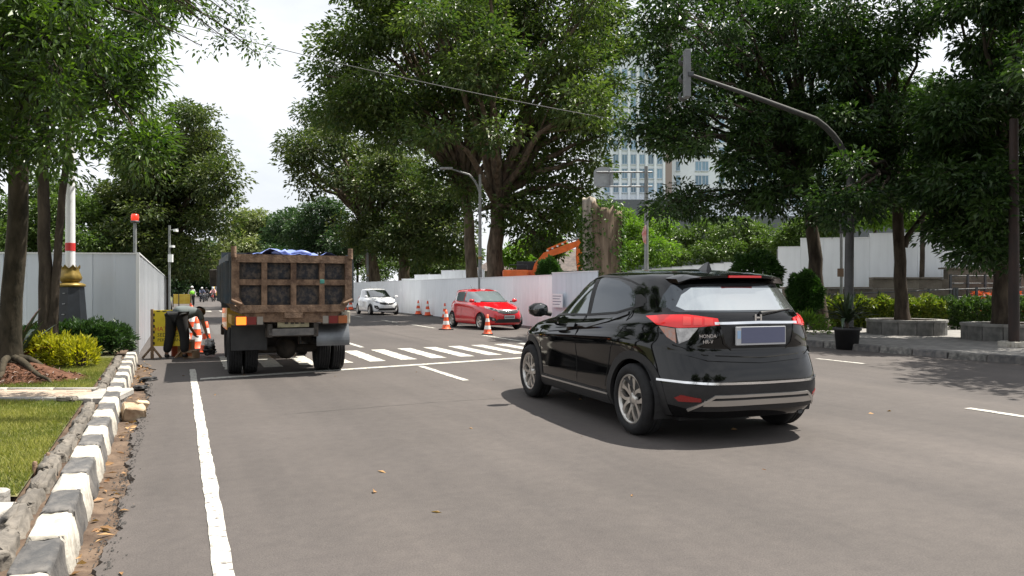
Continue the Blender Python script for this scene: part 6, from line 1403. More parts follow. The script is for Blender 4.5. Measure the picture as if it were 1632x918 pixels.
    for i in range(nx):
        for j in range(ny):
            x = xr+0.10+(2.2)*i/(nx-1); y = -W*0.93+2*W*0.93*j/(ny-1)
            z = z1+0.0+0.05*math.exp(-((y-0.18)/0.40)**2)*(1+0.5*math.sin(x*6))+0.035*math.sin(x*9+y*5)+0.03*math.sin(y*13-x*4)+rr.uniform(-.018, .018)-0.06*(abs(y)/W)**4
            if abs(y) > W*0.88: z = z1-0.05
            vs.append((x, y, z))
    for i in range(nx-1):
        for j in range(ny-1): q = i*ny+j; fs.append((q, q+1, q+ny+1, q+ny))
    MB().add(vs, fs, True).build('tarp', M_TARP, t)
    for k, (ya, yb) in enumerate(((0.36, 0.02), (0.02, -0.34))):
        pts = [(xr+0.16, ya+(yb-ya)*i/6, z1+0.025+0.03*math.sin(math.pi*i/6)+rr.uniform(-.015, .015)) for i in range(7)]
        MB().tube(pts, [0.015, 0.035, 0.045, 0.035, 0.05, 0.035, 0.015], 9).build('tarp_roll', M_TARP, t)
    # chassis, axle, suspension
    ch = empty('chassis'); ch.parent = t
    for sd in (-1, 1):
        MB().box((-0.80, sd*0.40-0.035, 0.66), (4.0, sd*0.40+0.035, 0.86)).build('rail', M_CHAS, ch)
        for k in range(4): MB().box((-0.6+0.06*k, sd*0.46-0.035, 0.50+0.022*k), (0.6-0.06*k, sd*0.46+0.035, 0.515+0.022*k)).build('leaf_spring', M_CHAS, ch)
    MB().tube([(0, -0.95, 0.40), (0, 0.95, 0.40)], 0.075, 10).build('axle', M_CHAS, ch)
    MB().lathe([(0.001, -0.24), (0.12, -0.2), (0.2, -0.05), (0.2, 0.05), (0.12, 0.2), (0.001, 0.24)], 16, T(0, 0, 0.42) @ Matrix.Rotation(math.pi/2, 4, 'Y')).build('differential', M_CHAS, ch)
    MB().box((-0.82, -0.46, 0.66), (-0.70, 0.46, 0.80)).build('rear_crossmember', M_CHAS, ch)
    MB().box((-0.93, -0.43, 0.68), (-0.83, 0.43, 0.80), bev=0.015).build('step_bar', mat('step_bar', (0.075, 0.075, 0.075), 0.7, col2=(0.15, 0.14, 0.13), vscale=6), ch)
    for sd in (-1, 1): MB().box((-0.93, sd*0.40-0.04, 0.66), (-0.82, sd*0.40+0.04, 0.88)).build('bracket', M_CHAS, ch)
    MB().box((0.8, -0.34, 0.40), (1.9, 0.34, 0.80)).build('gearbox', M_CHAS, ch); MB().box((0.5, -0.85, 0.42), (1.4, -0.48, 0.80), bev=0.05).build('fuel_tank', M_CHAS, ch)
    MB().tube([(0.2, 0.12, 0.75), (1.6, 0.1, 0.98)], 0.07, 8).build('tipping_ram', M_CHAS, ch)
    # plate
    pl = MB().box((-0.90, -0.28, 0.82), (-0.88, 0.27, 0.97)).build('number_plate', mat('truck_plate', (0.20, 0.18, 0.11), 0.7, col2=(0.34, 0.31, 0.20), vscale=8), t)
    mk = MB()
    for k, y in enumerate((0.12, 0.02, -0.06, -0.16)): mk.box((-0.905, y-0.035, 0.875), (-0.901, y+0.025, 0.925))
    mk.build('plate_marks', M_CHAS, pl)
    # lamps
    for sd in (1, -1):
        hs_ = MB().box((-0.92, sd*0.95-0.0 if sd < 0 else 0.50, 0.86), (-0.80, -0.50 if sd < 0 else 0.98, 1.02), bev=0.01).build('lamp_housing', M_CHAS, t)
        lit = sd > 0
        segs = [(0.965, 0.80), (0.79, 0.63), (0.62, 0.52)]
        for k, (ya, yb) in enumerate(segs):
            m = [mat('lamp_lit_orange', (0.8, 0.25, 0.03), 0.3, emit=(1.0, 0.16, 0.015), estr=1.1) if lit else mat('lamp_dirty_orange', (0.32, 0.10, 0.03), 0.35), mat('lamp_dirty_red', (0.17, 0.015, 0.012), 0.35), mat('lamp_dirty_white', (0.25, 0.23, 0.2), 0.4)][k]
            a_, b_ = sorted((sd*ya, sd*yb)); MB().box((-0.935, a_, 0.875), (-0.922, b_, 1.005), bev=0.004).build('lamp_lens', m, hs_)
    # mud flaps / fenders
    MB().box((-0.66, 0.42, 0.44), (-0.635, 1.03, 0.86)).build('mud_flap', M_FLAP, t)
    vs, fs = [], []
    for i in range(9):
        u = i/8; z = 0.85-0.37*u; x = -0.60-0.10*math.sin(u*math.pi*0.6)
        vs += [(x, -1.06, z), (x, -0.45, z), (x+0.02, -0.45, z), (x+0.02, -1.06, z)]
    for i in range(8): q = 4*i; fs += [(q+k, q+(k+1) % 4, q+4+(k+1) % 4, q+4+k) for k in range(4)]
    fs += [(0, 1, 2, 3), (35, 34, 33, 32)]
    MB().add(vs, fs).build('metal_fender', M_FENDER, t)
    MB().box((-0.80, -1.05, 0.86), (-0.55, -0.88, 1.08), bev=0.02).build('side_box', mat('cream_box', (0.45, 0.42, 0.34), 0.6, var=0.2), t)
    MB().box((-0.5, 0.90, 0.86), (0.4, 1.02, 1.02), bev=0.02).build('side_box', mat('yellow_side', (0.42, 0.26, 0.05), 0.6, var=0.3), t)
    # wheels (dual rear)
    for y, sd in ((0.93, 1), (0.66, -1), (-0.66, 1), (-0.93, -1)): truck_wheel(t, (0, y, 0.40), 0.40, 0.225, sd)
    for sd in (1, -1): truck_wheel(t, (3.36, sd*0.80, 0.40), 0.40, 0.22, sd)
    # cab
    cb = empty('cab'); cb.parent = t
    pf = [(2.55, 0.62), (4.35, 0.62), (4.42, 1.0), (4.36, 1.30), (4.02, 2.10), (3.85, 2.20), (2.62, 2.20), (2.52, 2.05)]
    MB().prism(pf, -0.92, 0.92, Matrix(((1, 0, 0, 0), (0, 0, 1, 0), (0, 1, 0, 0), (0, 0, 0, 1)))).build('cab_shell', M_YCAB, cb)
    for sd in (-1, 1):
        MB().prism([(2.95, 1.36), (4.22, 1.36), (3.98, 2.02), (2.95, 2.02)], sd*0.915, sd*0.935, Matrix(((1, 0, 0, 0), (0, 0, 1, 0), (0, 1, 0, 0), (0, 0, 0, 1)))).build('side_window', M_CARGL, cb)
        MB().tube([(4.1, sd*0.92, 1.85), (4.25, sd*1.12, 1.9)], 0.015, 6).build('mirror_arm', M_CHAS, cb); MB().box((4.2, sd*1.12-0.09, 1.52), (4.26, sd*1.12+0.09, 1.90), bev=0.02).build('mirror', M_CHAS, cb)
    MB().add([(4.345, -0.85, 1.36), (4.345, 0.85, 1.36), (4.045, 0.80, 2.08), (4.045, -0.80, 2.08)], [(0, 1, 2, 3)]).build('windscreen', M_CARGL, cb)
    MB().box((4.38, -0.95, 0.42), (4.5, 0.95, 0.66), bev=0.03).build('bumper', M_CHAS, cb)
    return t
def truck_wheel(root, loc, rad, wid, side):
    w = empty('wheel', loc); w.parent = root; Mx = Matrix.Rotation(-math.pi/2*side, 4, 'X'); h = wid/2; r_ = rad*0.56
    prof = [(r_, -h*.7), (r_+.03, -h), (rad-.05, -h*1.05), (rad-.012, -h*.88)]
    for k in range(5):
        a = -h*.8+k*h*.4; prof += [(rad, a-h*.13), (rad, a+h*.10), (rad-.012, a+h*.12), (rad-.012, a+h*.20)]
    prof += [(rad-.012, h*.9), (rad-.05, h*1.05), (r_+.03, h), (r_, h*.7)]
    MB().lathe(prof, 36, Mx).build('tyre', M_TYRE, w)
    MB().lathe([(r_, h*.7), (r_-.02, h*.75), (r_-.04, h*.1), (0.10, -h*.1), (0.09, h*.5), (0.001, h*.55)], 24, Mx).build('rim', M_CHAS, w)
    MB().lathe([(r_, -h*.7), (r_-.03, -h*.6), (0.08, -h*.3), (0.001, -h*.3)], 24, Mx).build('rim_back', M_CHAS, w)
truck = build_truck(); tp = SP(13.9, 1.73); truck.scale = (1, 0.93, 1); truck.location = (tp.x, tp.y, 0.006); truck.rotation_euler = (0, 0, ROAD_ANG)

# ================================================================ TRAFFIC CONES
M_CONE = mat('cone_orange', (0.72, 0.085, 0.018), 0.5, var=0.15, vscale=6)
M_CONEW = mat('cone_white', (0.74, 0.73, 0.70), 0.5, var=0.08, vscale=6)
def make_cone(h=0.72):
    t = empty('traffic_cone'); rb, rt = 0.145, 0.030; rad = lambda z: rb+(rt-rb)*(z-0.04)/(h-0.04)
    MB().box((-0.2, -0.2, 0.0), (0.2, 0.2, 0.035), bev=0.015).build('base', M_CLAD, t)
    cuts = [0.035, 0.26*h, 0.44*h, 0.63*h, 0.80*h, h]; nm = ['cone_body', 'white_band', 'cone_body', 'white_band', 'cone_tip']
    for i in range(5):
        a, b = cuts[i], cuts[i+1]; e = 0.002 if i % 2 else 0
        pf = [(rad(a)+e, a), (rad(b)+e, b)]
        if i == 0: pf = [(rb+0.03, 0.036), (rb+0.02, 0.055)]+[(rad(0.07), 0.07), (rad(b), b)]
        if i == 4: pf += [(0.001, h)]
        MB().lathe(pf, 20).build(nm[i], M_CONEW if i % 2 else M_CONE, t)
    return t
cone0 = make_cone(); first = True
cones = [  # position, scale, label, group
    (G(777, 533), 0.9, 'orange and white cone standing in front of the red car bumper'),
    (G(711, 525.5), 1.0, 'orange and white cone just left of the red car, nearer one'),
    (G(709, 507), 1.05, 'orange cone half hidden behind the one left of the red car'),
    (G(681.5, 503.5), 1.15, 'right one of the two small cones against the hoarding'),
    (G(666.5, 501.5), 1.15, 'left one of the two small cones against the hoarding'),
    (G(559, 494), 1.2, 'small cone at the hoarding foot just left of the white car'),
    (G(549, 494.3), 1.15, 'far cone by the edge of the truck bed, left of the white car'),
    (SP(18.55, 0.55), 1.0, 'frontmost cone of the left row, standing clear beside the plastic bag'),
    (SP(19.7, 0.37), 1.10, 'second cone of the left row, leaning behind the front one'),
    (SP(20.6, 0.10), 1.15, 'third cone of the left row, right behind the stooping man'),
    (SP(23.6, 0.32), 1.15, 'fourth cone of the left row, past the stooping man'),
    (SP(27.0, 0.40), 1.15, 'fifth cone of the left row, farther up the road'),
    (SP(31.5, 0.42), 1.15, 'sixth cone of the left row, in front of the yellow barrier'),
    (SP(37.5, 0.45), 1.15, 'seventh and farthest cone of the left row')]
for k, (p_, sc_, lab) in enumerate(cones):
    o = cone0 if k == 0 else dup(cone0)
    o.location = (p_.x, p_.y, 0.004); o.scale = (sc_, sc_, sc_); o.rotation_euler = (0, 0, k*0.7)
    tag(o, lab, 'traffic cone', 'traffic cones')

# ================================================================ ROADWORK SIGN, BARRIER, CLUTTER
M_YEL = mat('sign_yellow', (0.72, 0.55, 0.02), 0.5, var=0.08, vscale=5)
M_WOOD = mat('sign_wood', (0.20, 0.12, 0.07), 0.85, col2=(0.36, 0.25, 0.16), vscale=6)
sp_ = G(268, 571); t = empty('roadwork_sign', (sp_.x, sp_.y, 0), 0.12); tag(t, 'yellow warning board on wooden legs behind the stooping man', 'sign')
MB().box((-0.30, -0.012, 0.26), (0.34, 0.012, 1.02), bev=0.004).build('board', M_YEL, t)
for x in (-0.32, 0.34):
    MB().box((x-0.025, -0.03, 0), (x+0.025, 0.03, 1.04)).build('post', M_WOOD, t)
    for sd in (-1, 1): MB().tube([(x, 0, 0.25), (x+sd*0.19, -0.02, 0.01)], 0.025, 4).build('foot', M_WOOD, t)
for k in range(6): MB().box((-0.295, -0.0155, 0.29+0.12*k), (-0.265, -0.0125, 0.35+0.12*k)).build('border_mark', M_CLAD, t); 
for k in range(5): MB().box((-0.23+0.12*k, -0.0155, 0.985), (-0.16+0.12*k, -0.0125, 1.01)).build('border_mark', M_CLAD, t)
Mt = lambda x, z: Matrix(((1, 0, 0, x), (0, 0, -1, -0.0135), (0, 1, 0, z), (0, 0, 0, 1)))
text_obj('lettering', 'HATI-HATI', 0.13, M_REDP, t, Mt(0.04, 0.58)); text_obj('lettering', 'SEDANG', 0.11, M_CLAD, t, Mt(0.0, 0.46)); text_obj('lettering', 'PEKERJAAN', 0.09, M_CLAD, t, Mt(0.02, 0.36))
bp_ = G(290, 489); t = empty('yellow_barrier', (bp_.x, bp_.y, 0), 0.05); tag(t, 'yellow barrier board across the lane beside the far officer', 'barrier')
MB().box((-0.75, -0.02, 0.25), (0.75, 0.02, 1.05), bev=0.01).build('board', mat('barrier_yellow', (0.62, 0.40, 0.03), 0.6, col2=(0.70, 0.55, 0.10), vscale=3), t)
for x in (-0.72, -0.25, 0.72): MB().box((x-0.03, -0.05, 0), (x+0.03, 0.05, 1.08)).build('post', M_STEELD, t)
M_CARD = mat('cardboard', (0.27, 0.18, 0.11), 0.85, col2=(0.36, 0.26, 0.17), vscale=4)
def carton(px, py, w, d, h, rz, lab, m=M_CARD):
    q = G(px, py); t = empty('carton', (q.x, q.y, 0.002), rz); tag(t, lab, 'box', 'boxes beside the stooping man')
    MB().box((-w/2, -d/2, 0), (w/2, d/2, h), bev=0.006).build('box_body', m, t)
    MB().add([(-w/2, -d/2, h+.002), (w/2, -d/2, h+.002), (w/2+.02, -d/2-.10, h-.03), (-w/2+.02, -d/2-.10, h-.03)], [(0, 1, 2, 3), (3, 2, 1, 0)]).build('flap', m, t)
    MB().box((-0.02, -d/2-.003, h*0.3), (w/2-.03, -d/2-.001, h*0.75)).build('tape', mat('box_tape', (0.45, 0.14, 0.05), 0.5), t)
carton(297, 568, 0.30, 0.25, 0.36, 0.2, 'tall brown carton between the stooping man and the plastic bag')
carton(305, 570.5, 0.26, 0.2, 0.16, -0.3, 'small flat brown carton on the ground under the plastic bag')
carton(283, 567, 0.24, 0.22, 0.30, 0.5, 'reddish box showing between the legs of the stooping man', mat('red_box', (0.30, 0.06, 0.03), 0.7, var=0.2))
# plastic bag held in the hand, black lower half
def lumpy(name, loc, r, m, parent=None, seed=1, sq=1.2):
    bm = bmesh.new(); bmesh.ops.create_icosphere(bm, subdivisions=3, radius=1); rr = random.Random(seed)
    for v in bm.verts:
        n = v.co.normalized(); k = 1+0.13*math.sin(5*n.x+seed)+0.12*math.sin(7*n.y)+0.10*math.sin(9*n.z+2)+rr.uniform(-.05, .05); v.co = Vector((n.x*r*k, n.y*r*k, n.z*r*sq*k))
    me = bpy.data.meshes.new(name); bm.to_mesh(me); bm.free(); me.polygons.foreach_set('use_smooth', [False]*len(me.polygons)); o = link(name, me, m, parent); o.location = loc; return o
# broken paver and other litter along the gutter
bk = G(211, 668, -0.02); t = empty('broken_paver', (bk.x, bk.y, -0.02), 0.5); tag(t, 'broken pale paving block leaning against the kerb', 'paver')
link('block', stone_mesh('block', 0.17, 0.25, 0.17, 0.03, 0.010, 33, 0.02), mat('broken_paver', (0.28, 0.19, 0.12), 0.9, col2=(0.48, 0.38, 0.26), vscale=7, bump=0.6, bscale=20), t).rotation_euler = (0.35, 0.15, 0.2)
ch_ = link('chipped_edge', stone_mesh('chipped_edge', 0.05, 0.22, 0.19, 0.02, 0.008, 34, 0.01), mat('paver_pale', (0.50, 0.40, 0.27), 0.9, var=0.15), t); ch_.location = (0.03, 0.10, 0.02); ch_.rotation_euler = (0.5, 0.2, 0.9)
for k, (px, py, r_, lab) in enumerate([(224, 619, 0.10, 'crumpled black plastic scrap by the kerb'), (238, 606, 0.13, 'larger black plastic scrap farther along the gutter')]):
    q = G(px, py, 0.0); o = lumpy('plastic_scrap', (q.x, q.y, 0.015), r_, M_CLAD, None, 5+k, 0.35); tag(o, lab, 'litter', 'black scraps in the gutter')
for k, (px, py, lab) in enumerate([(76, 737, 'right one of two short rusty pegs in the lawn edge'), (55, 752, 'left one of two short rusty pegs in the lawn edge')]):
    q = G(px, py, 0.145); o = MB().tube([(0, 0, -0.03), (0.004, 0, 0.07), (0.006, 0, 0.075)], [0.016, 0.016, 0.010], 8).build('rusty_peg', M_RUST); o.location = q; tag(o, lab, 'peg', 'pegs in the lawn')
q = G(108, 640, 0.145); o = link('lawn_stone', stone_mesh('lawn_stone', 0.10, 0.24, 0.06, 0.02, 0.012, 39, 0.02), M_STONE); o.location = q; o.rotation_euler = (0, 0, -0.2); tag(o, 'flat grey stone lying on the near lawn', 'stone')
# fallen leaves: too many to count
rg = np.random.default_rng(12); n1, n2, n3 = 150, 300, 260
s1 = rg.uniform(2.5, 17, n1)**1.0; p1 = -0.40-0.014*s1+rg.normal(0, 0.07, n1)
s2 = rg.uniform(3, 14, n2); p2 = rg.uniform(0, 9, n2)**1.0
P = np.array([tuple(SP(a, b, 0.005)) for a, b in zip(np.concatenate([s1, s2]), np.concatenate([p1, p2]))])
P[:n1, 2] = rg.uniform(-0.012, 0.012, n1)+0.0; keep = np.ones(len(P), bool); keep[n1:] = rg.random(n2) < 0.07; P = P[keep]
v, f = leaf_geo(P, rg.normal(0, 1, P.shape)*np.array([1, 1, 0.12]), rg, 0.075, 0.032, 0.12)
L_FALL = leafmat('fallen_leaves', (0.16, 0.075, 0.03), (0.42, 0.26, 0.12), 0.1, 0.7)
o = link('fallen_leaves', npmesh('fallen_leaves', v, f, 3, rnd=np.repeat(rg.random(len(P)), 2)), L_FALL); tag(o, 'dry brown leaves scattered in the gutter and on the road', 'leaves', kind='stuff')
# asphalt crumbs along the broken edge
rg = np.random.default_rng(13); n_ = 1800; s1 = rg.uniform(2.6, 13, n_); p1 = -0.35-0.008*s1+rg.normal(0, 0.04, n_)
P = np.array([tuple(SP(a, b, 0)) for a, b in zip(s1, p1)]); P[:, 2] = np.where(p1 > -0.33-0.008*s1, 0.004, -0.025)
r_ = 0.003+0.008*rg.random((n_, 1, 1))**2; tet = np.array([[1, 1, 1], [1, -1, -1], [-1, 1, -1], [-1, -1, 1]], float)*0.7
V_ = (P[:, None, :]+tet[None]*r_*rg.uniform(0.6, 1.3, (n_, 4, 3))).reshape(-1, 3); b_ = np.arange(n_)[:, None]*4
F_ = np.concatenate([b_+[0, 1, 2], b_+[0, 3, 1], b_+[0, 2, 3], b_+[1, 3, 2]], 1).reshape(-1, 3)
o = link('asphalt_crumbs', npmesh('asphalt_crumbs', V_, F_, 3), mat('crumbs', (0.045, 0.042, 0.04), 0.9, var=0.3)); tag(o, 'loose asphalt crumbs along the broken road edge', 'gravel', kind='stuff')

# ================================================================ PEOPLE
M_SKIN = mat('skin', (0.20, 0.105, 0.065), 0.55)
M_HAIR = mat('hair', (0.012, 0.011, 0.010), 0.6)
def skin_mesh(name, verts, edges, radii, root, m, parent, sub=2):
    me = bpy.data.meshes.new(name); me.from_pydata([tuple(v) for v in verts], edges, []); o = bpy.data.objects.new(name, me); C.objects.link(o)
    md = o.modifiers.new('skin', 'SKIN'); sv_ = me.skin_vertices[0].data
    for i, r in enumerate(radii): sv_[i].radius = (r if isinstance(r, tuple) else (r, r)); sv_[i].use_root = (i == root)
    s_ = o.modifiers.new('sub', 'SUBSURF'); s_.levels = sub; s_.render_levels = sub
    dg = bpy.context.evaluated_depsgraph_get(); m2 = bpy.data.meshes.new_from_object(o.evaluated_get(dg)); m2.name = name
    m2.polygons.foreach_set('use_smooth', [True]*len(m2.polygons)); bpy.data.objects.remove(o); m2.materials.clear()
    return link(name, m2, m, parent)
def person(loc, rz, J, label, shirt, trouser, shoe, sleeve=0.5, hat=None, vest=None, group=None, gender_w=1.0):
    """J: joint dict in local coordinates (x right, y forward, z up)"""
    t = empty('person', loc, rz); tag(t, label, 'person', group); V = {k: Vector(v) for k, v in J.items()}
    ch = V['chest']; pe = V['pelvis']; nk = V['neck']; hd = V['head']; up = (hd-nk).normalized()
    vs, es, rs, ix = [], [], [], {}
    def add(k, p, r, par=None):
        ix[k] = len(vs); vs.append(p); rs.append(r)
        if par is not None: es.append((ix[par], ix[k]))
    add('pe', pe, 0.125); add('wa', pe.lerp(ch, 0.45), 0.115, 'pe'); add('ch', ch, 0.135, 'wa'); add('nk', nk, 0.055, 'ch'); add('h0', nk.lerp(hd, 0.45), 0.062, 'nk'); add('h1', hd, 0.098, 'h0'); add('h2', hd+up*0.085, 0.078, 'h1')
    face = V.get('face', Vector((0, 1, 0))).normalized()
    for s in 'lr':
        add(s+'sh', V[s+'sh'], 0.058, 'ch'); add(s+'el', V[s+'el'], 0.042, s+'sh'); add(s+'wr', V[s+'wr'], 0.028, s+'el')
        d = (V[s+'wr']-V[s+'el']).normalized(); add(s+'pa', V[s+'wr']+d*0.06, (0.040, 0.020), s+'wr'); add(s+'pb', V[s+'wr']+d*0.095, (0.038, 0.016), s+'pa')
        add(s+'hp', V[s+'hp'], 0.095, 'pe'); add(s+'kn', V[s+'kn'], 0.058, s+'hp'); add(s+'an', V[s+'an'], 0.040, s+'kn'); 
        fd = V[s+'toe']-V[s+'an']; add(s+'ft', V[s+'an'].lerp(V[s+'toe'], 0.6)+Vector((0, 0, -0.01)), 0.036, s+'an'); add(s+'to', V[s+'toe'], 0.026, s+'ft')
    skin_mesh('body', vs, es, rs, 0, M_SKIN, t)
    # fingers
    for s in 'lr':
        d = (V[s+'wr']-V[s+'el']).normalized(); a = Vector((0, 1, 0)) if abs(d.y) < 0.8 else Vector((0, 0, 1)); u = (a-d*a.dot(d)).normalized(); n = d.cross(u); b0 = V[s+'wr']+d*0.085; curl = n*(1 if s == 'l' else -1)
        fv, fe, fr = [], [], []
        for k in range(4):
            ln = (0.068, 0.078, 0.073, 0.058)[k]; q = b0+u*(0.027-0.018*k); i0 = len(fv)
            fv += [q-d*0.02, q+d*ln*0.45, q+d*ln*0.75+curl*0.018, q+d*ln*0.85+curl*0.04]; fe += [(i0, i0+1), (i0+1, i0+2), (i0+2, i0+3)]; fr += [0.009, 0.009, 0.008, 0.007]
        i0 = len(fv); q = V[s+'wr']+d*0.035+u*0.03; fv += [q, q+u*0.02+d*0.03, q+u*0.024+d*0.055+curl*0.012]; fe += [(i0, i0+1), (i0+1, i0+2)]; fr += [0.011, 0.010, 0.008]
        mb = MB()
        for e in fe: mb.tube([fv[e[0]], fv[e[1]]], [fr[e[0]], fr[e[1]]], 6)
        mb.build('fingers', M_SKIN, t)
    # face
    sdv = face.cross(up).normalized(); fc = hd+up*0.02
    nm = MB(); nm.tube([fc+face*0.092+up*0.02, fc+face*0.118-up*0.015, fc+face*0.095-up*0.022], [0.008, 0.014, 0.009], 6); nm.build('nose', M_SKIN, t)
    for k in (-1, 1):
        MB().lathe([(0.001, -0.012), (0.012, 0), (0.001, 0.012)], 8, Matrix.Translation(fc+face*0.088+sdv*0.034*k+up*0.03)).build('eye', M_HAIR, t)
        MB().lathe([(0.001, -0.03), (0.016, 0), (0.001, 0.03)], 8, Matrix.Translation(fc+sdv*0.098*k)).build('ear', M_SKIN, t)
    MB().tube([fc+face*0.088-up*0.055+sdv*0.025, fc+face*0.094-up*0.057, fc+face*0.088-up*0.055-sdv*0.025], 0.006, 5).build('mouth', mat('lips', (0.16, 0.06, 0.05), 0.5), t)
    # hair / hat
    hm = MB(); q = up.to_track_quat('Z', 'Y').to_matrix().to_4x4(); hm.lathe([(0.108, -0.02), (0.112, 0.03), (0.106, 0.075), (0.08, 0.12), (0.04, 0.142), (0.001, 0.148)], 16, Matrix.Translation(hd-face*0.012) @ q)
    hm.build('helmet' if hat else 'hair', hat or M_HAIR, t)
    # clothes: shells on the same joints
    sv_, se, sr, sx = [], [], [], {}
    def sadd(k, p, r, par=None):
        sx[k] = len(sv_); sv_.append(p); sr.append(r)
        if par is not None: se.append((sx[par], sx[k]))
    dwn = (pe-ch).normalized()
    sadd('hem', pe+dwn*0.05, 0.18*gender_w); sadd('wa', pe.lerp(ch, 0.45), 0.178*gender_w, 'hem'); sadd('ch', ch, 0.185, 'wa'); sadd('co', ch.lerp(nk, 0.72), 0.085, 'ch')
    for s in 'lr':
        sadd(s+'s', V[s+'sh'], 0.082, 'ch'); e_ = V[s+'sh'].lerp(V[s+'el'], min(1, sleeve*1.7)); sadd(s+'e', e_, 0.064, s+'s')
        if sleeve > 0.8: sadd(s+'w', V[s+'el'].lerp(V[s+'wr'], 0.92), 0.046, s+'e')
    skin_mesh('shirt', sv_, se, sr, 0, shirt, t)
    sv_, se, sr, sx = [], [], [], {}
    sadd('pe', pe+dwn*-0.02, 0.145)
    for s in 'lr': sadd(s+'h', V[s+'hp'], 0.135, 'pe'); sadd(s+'k', V[s+'kn'], 0.105, s+'h'); sadd(s+'a', V[s+'an']+Vector((0, 0, 0.03)), 0.09, s+'k')
    skin_mesh('trousers', sv_, se, sr, 0, trouser, t)
    for s in 'lr':
        a, b = V[s+'an'], V[s+'toe']; skin_mesh('shoe', [a+Vector((0, 0, -0.02))-(b-a)*0.22, a.lerp(b, 0.45), b], [(0, 1), (1, 2)], [0.046, 0.047, 0.036], 1, shoe, t, 1)
    if vest: skin_mesh('vest', [pe.lerp(ch, 0.15), pe.lerp(ch, 0.5), ch, ch.lerp(nk, 0.55), V['lsh'].lerp(ch, 0.35), V['rsh'].lerp(ch, 0.35)], [(0, 1), (1, 2), (2, 3), (2, 4), (2, 5)], [0.205, 0.205, 0.215, 0.12, 0.12, 0.12], 2, vest, t)
    return t
STOOP = dict(pelvis=(0, 0, 0.93), chest=(0.14, 0.28, 0.99), neck=(0.20, 0.48, 1.0), head=(0.23, 0.61, 0.97), face=(0.1, 0.3, -0.95),
             lsh=(-0.02, 0.40, 0.98), lel=(0.02, 0.52, 0.72), lwr=(0.10, 0.62, 0.52), rsh=(0.34, 0.33, 0.96), rel=(0.42, 0.36, 0.73), rwr=(0.50, 0.34, 0.50),
             lhp=(-0.10, -0.02, 0.88), lkn=(-0.15, 0.05, 0.48), lan=(-0.20, -0.02, 0.08), ltoe=(-0.24, 0.16, 0.035), rhp=(0.10, -0.02, 0.88), rkn=(0.15, 0.07, 0.48), ran=(0.17, 0.0, 0.08), rtoe=(0.22, 0.18, 0.035))
wk = G(281, 571.5)
person((wk.x, wk.y, 0.0), 0.0, STOOP, 'person in grey shirt and black trousers stooping over cartons by the cones', mat('shirt_grey', (0.10, 0.118, 0.122), 0.85, var=0.15, vscale=8), mat('trousers_black', (0.008, 0.008, 0.009), 0.85), M_CLAD, 0.45)
bag = empty('plastic_bag', (wk.x+0.56, wk.y+0.33, 0.40)); tag(bag, 'white and black plastic bag hanging from the stooping person\'s hand', 'bag')
lumpy('white_part', (0, 0, -0.10), 0.095, mat('bag_white', (0.55, 0.56, 0.58), 0.35, col2=(0.3, 0.31, 0.33), vscale=9), bag, 3, 1.2); lumpy('black_part', (0.01, -0.02, -0.24), 0.115, mat('bag_black', (0.012, 0.013, 0.015), 0.3), bag, 4, 1.0)
MB().tube([(-0.03, 0, -0.02), (-0.05, 0.0, 0.08), (0, 0, 0.10)], 0.012, 6).build('handle', MATS['bag_white'], bag)
STAND = dict(pelvis=(0, 0, 0.94), chest=(0, 0.02, 1.28), neck=(0, 0.03, 1.47), head=(0, 0.05, 1.60), face=(0, 1, 0), lsh=(-0.18, 0, 1.40), lel=(-0.25, 0.0, 1.12), lwr=(-0.24, 0.14, 0.92), rsh=(0.18, 0, 1.40), rel=(0.26, 0.0, 1.12), rwr=(0.25, 0.12, 0.90),
             lhp=(-0.10, 0, 0.90), lkn=(-0.11, 0.04, 0.50), lan=(-0.12, -0.04, 0.08), ltoe=(-0.14, 0.14, 0.035), rhp=(0.10, 0, 0.90), rkn=(0.12, 0.10, 0.50), ran=(0.13, 0.10, 0.08), rtoe=(0.14, 0.28, 0.035))
of = G(306, 488.5)
M_HELM = mat('helmet_white', (0.75, 0.75, 0.76), 0.3)
person((of.x, of.y, 0), math.pi+0.5, STAND, 'officer in white helmet and lime vest standing beyond the yellow barrier', mat('officer_shirt', (0.35, 0.36, 0.35), 0.8), mat('officer_trousers', (0.02, 0.022, 0.03), 0.85), M_CLAD, 0.9, M_HELM, mat('lime_vest', (0.25, 0.70, 0.05), 0.6))

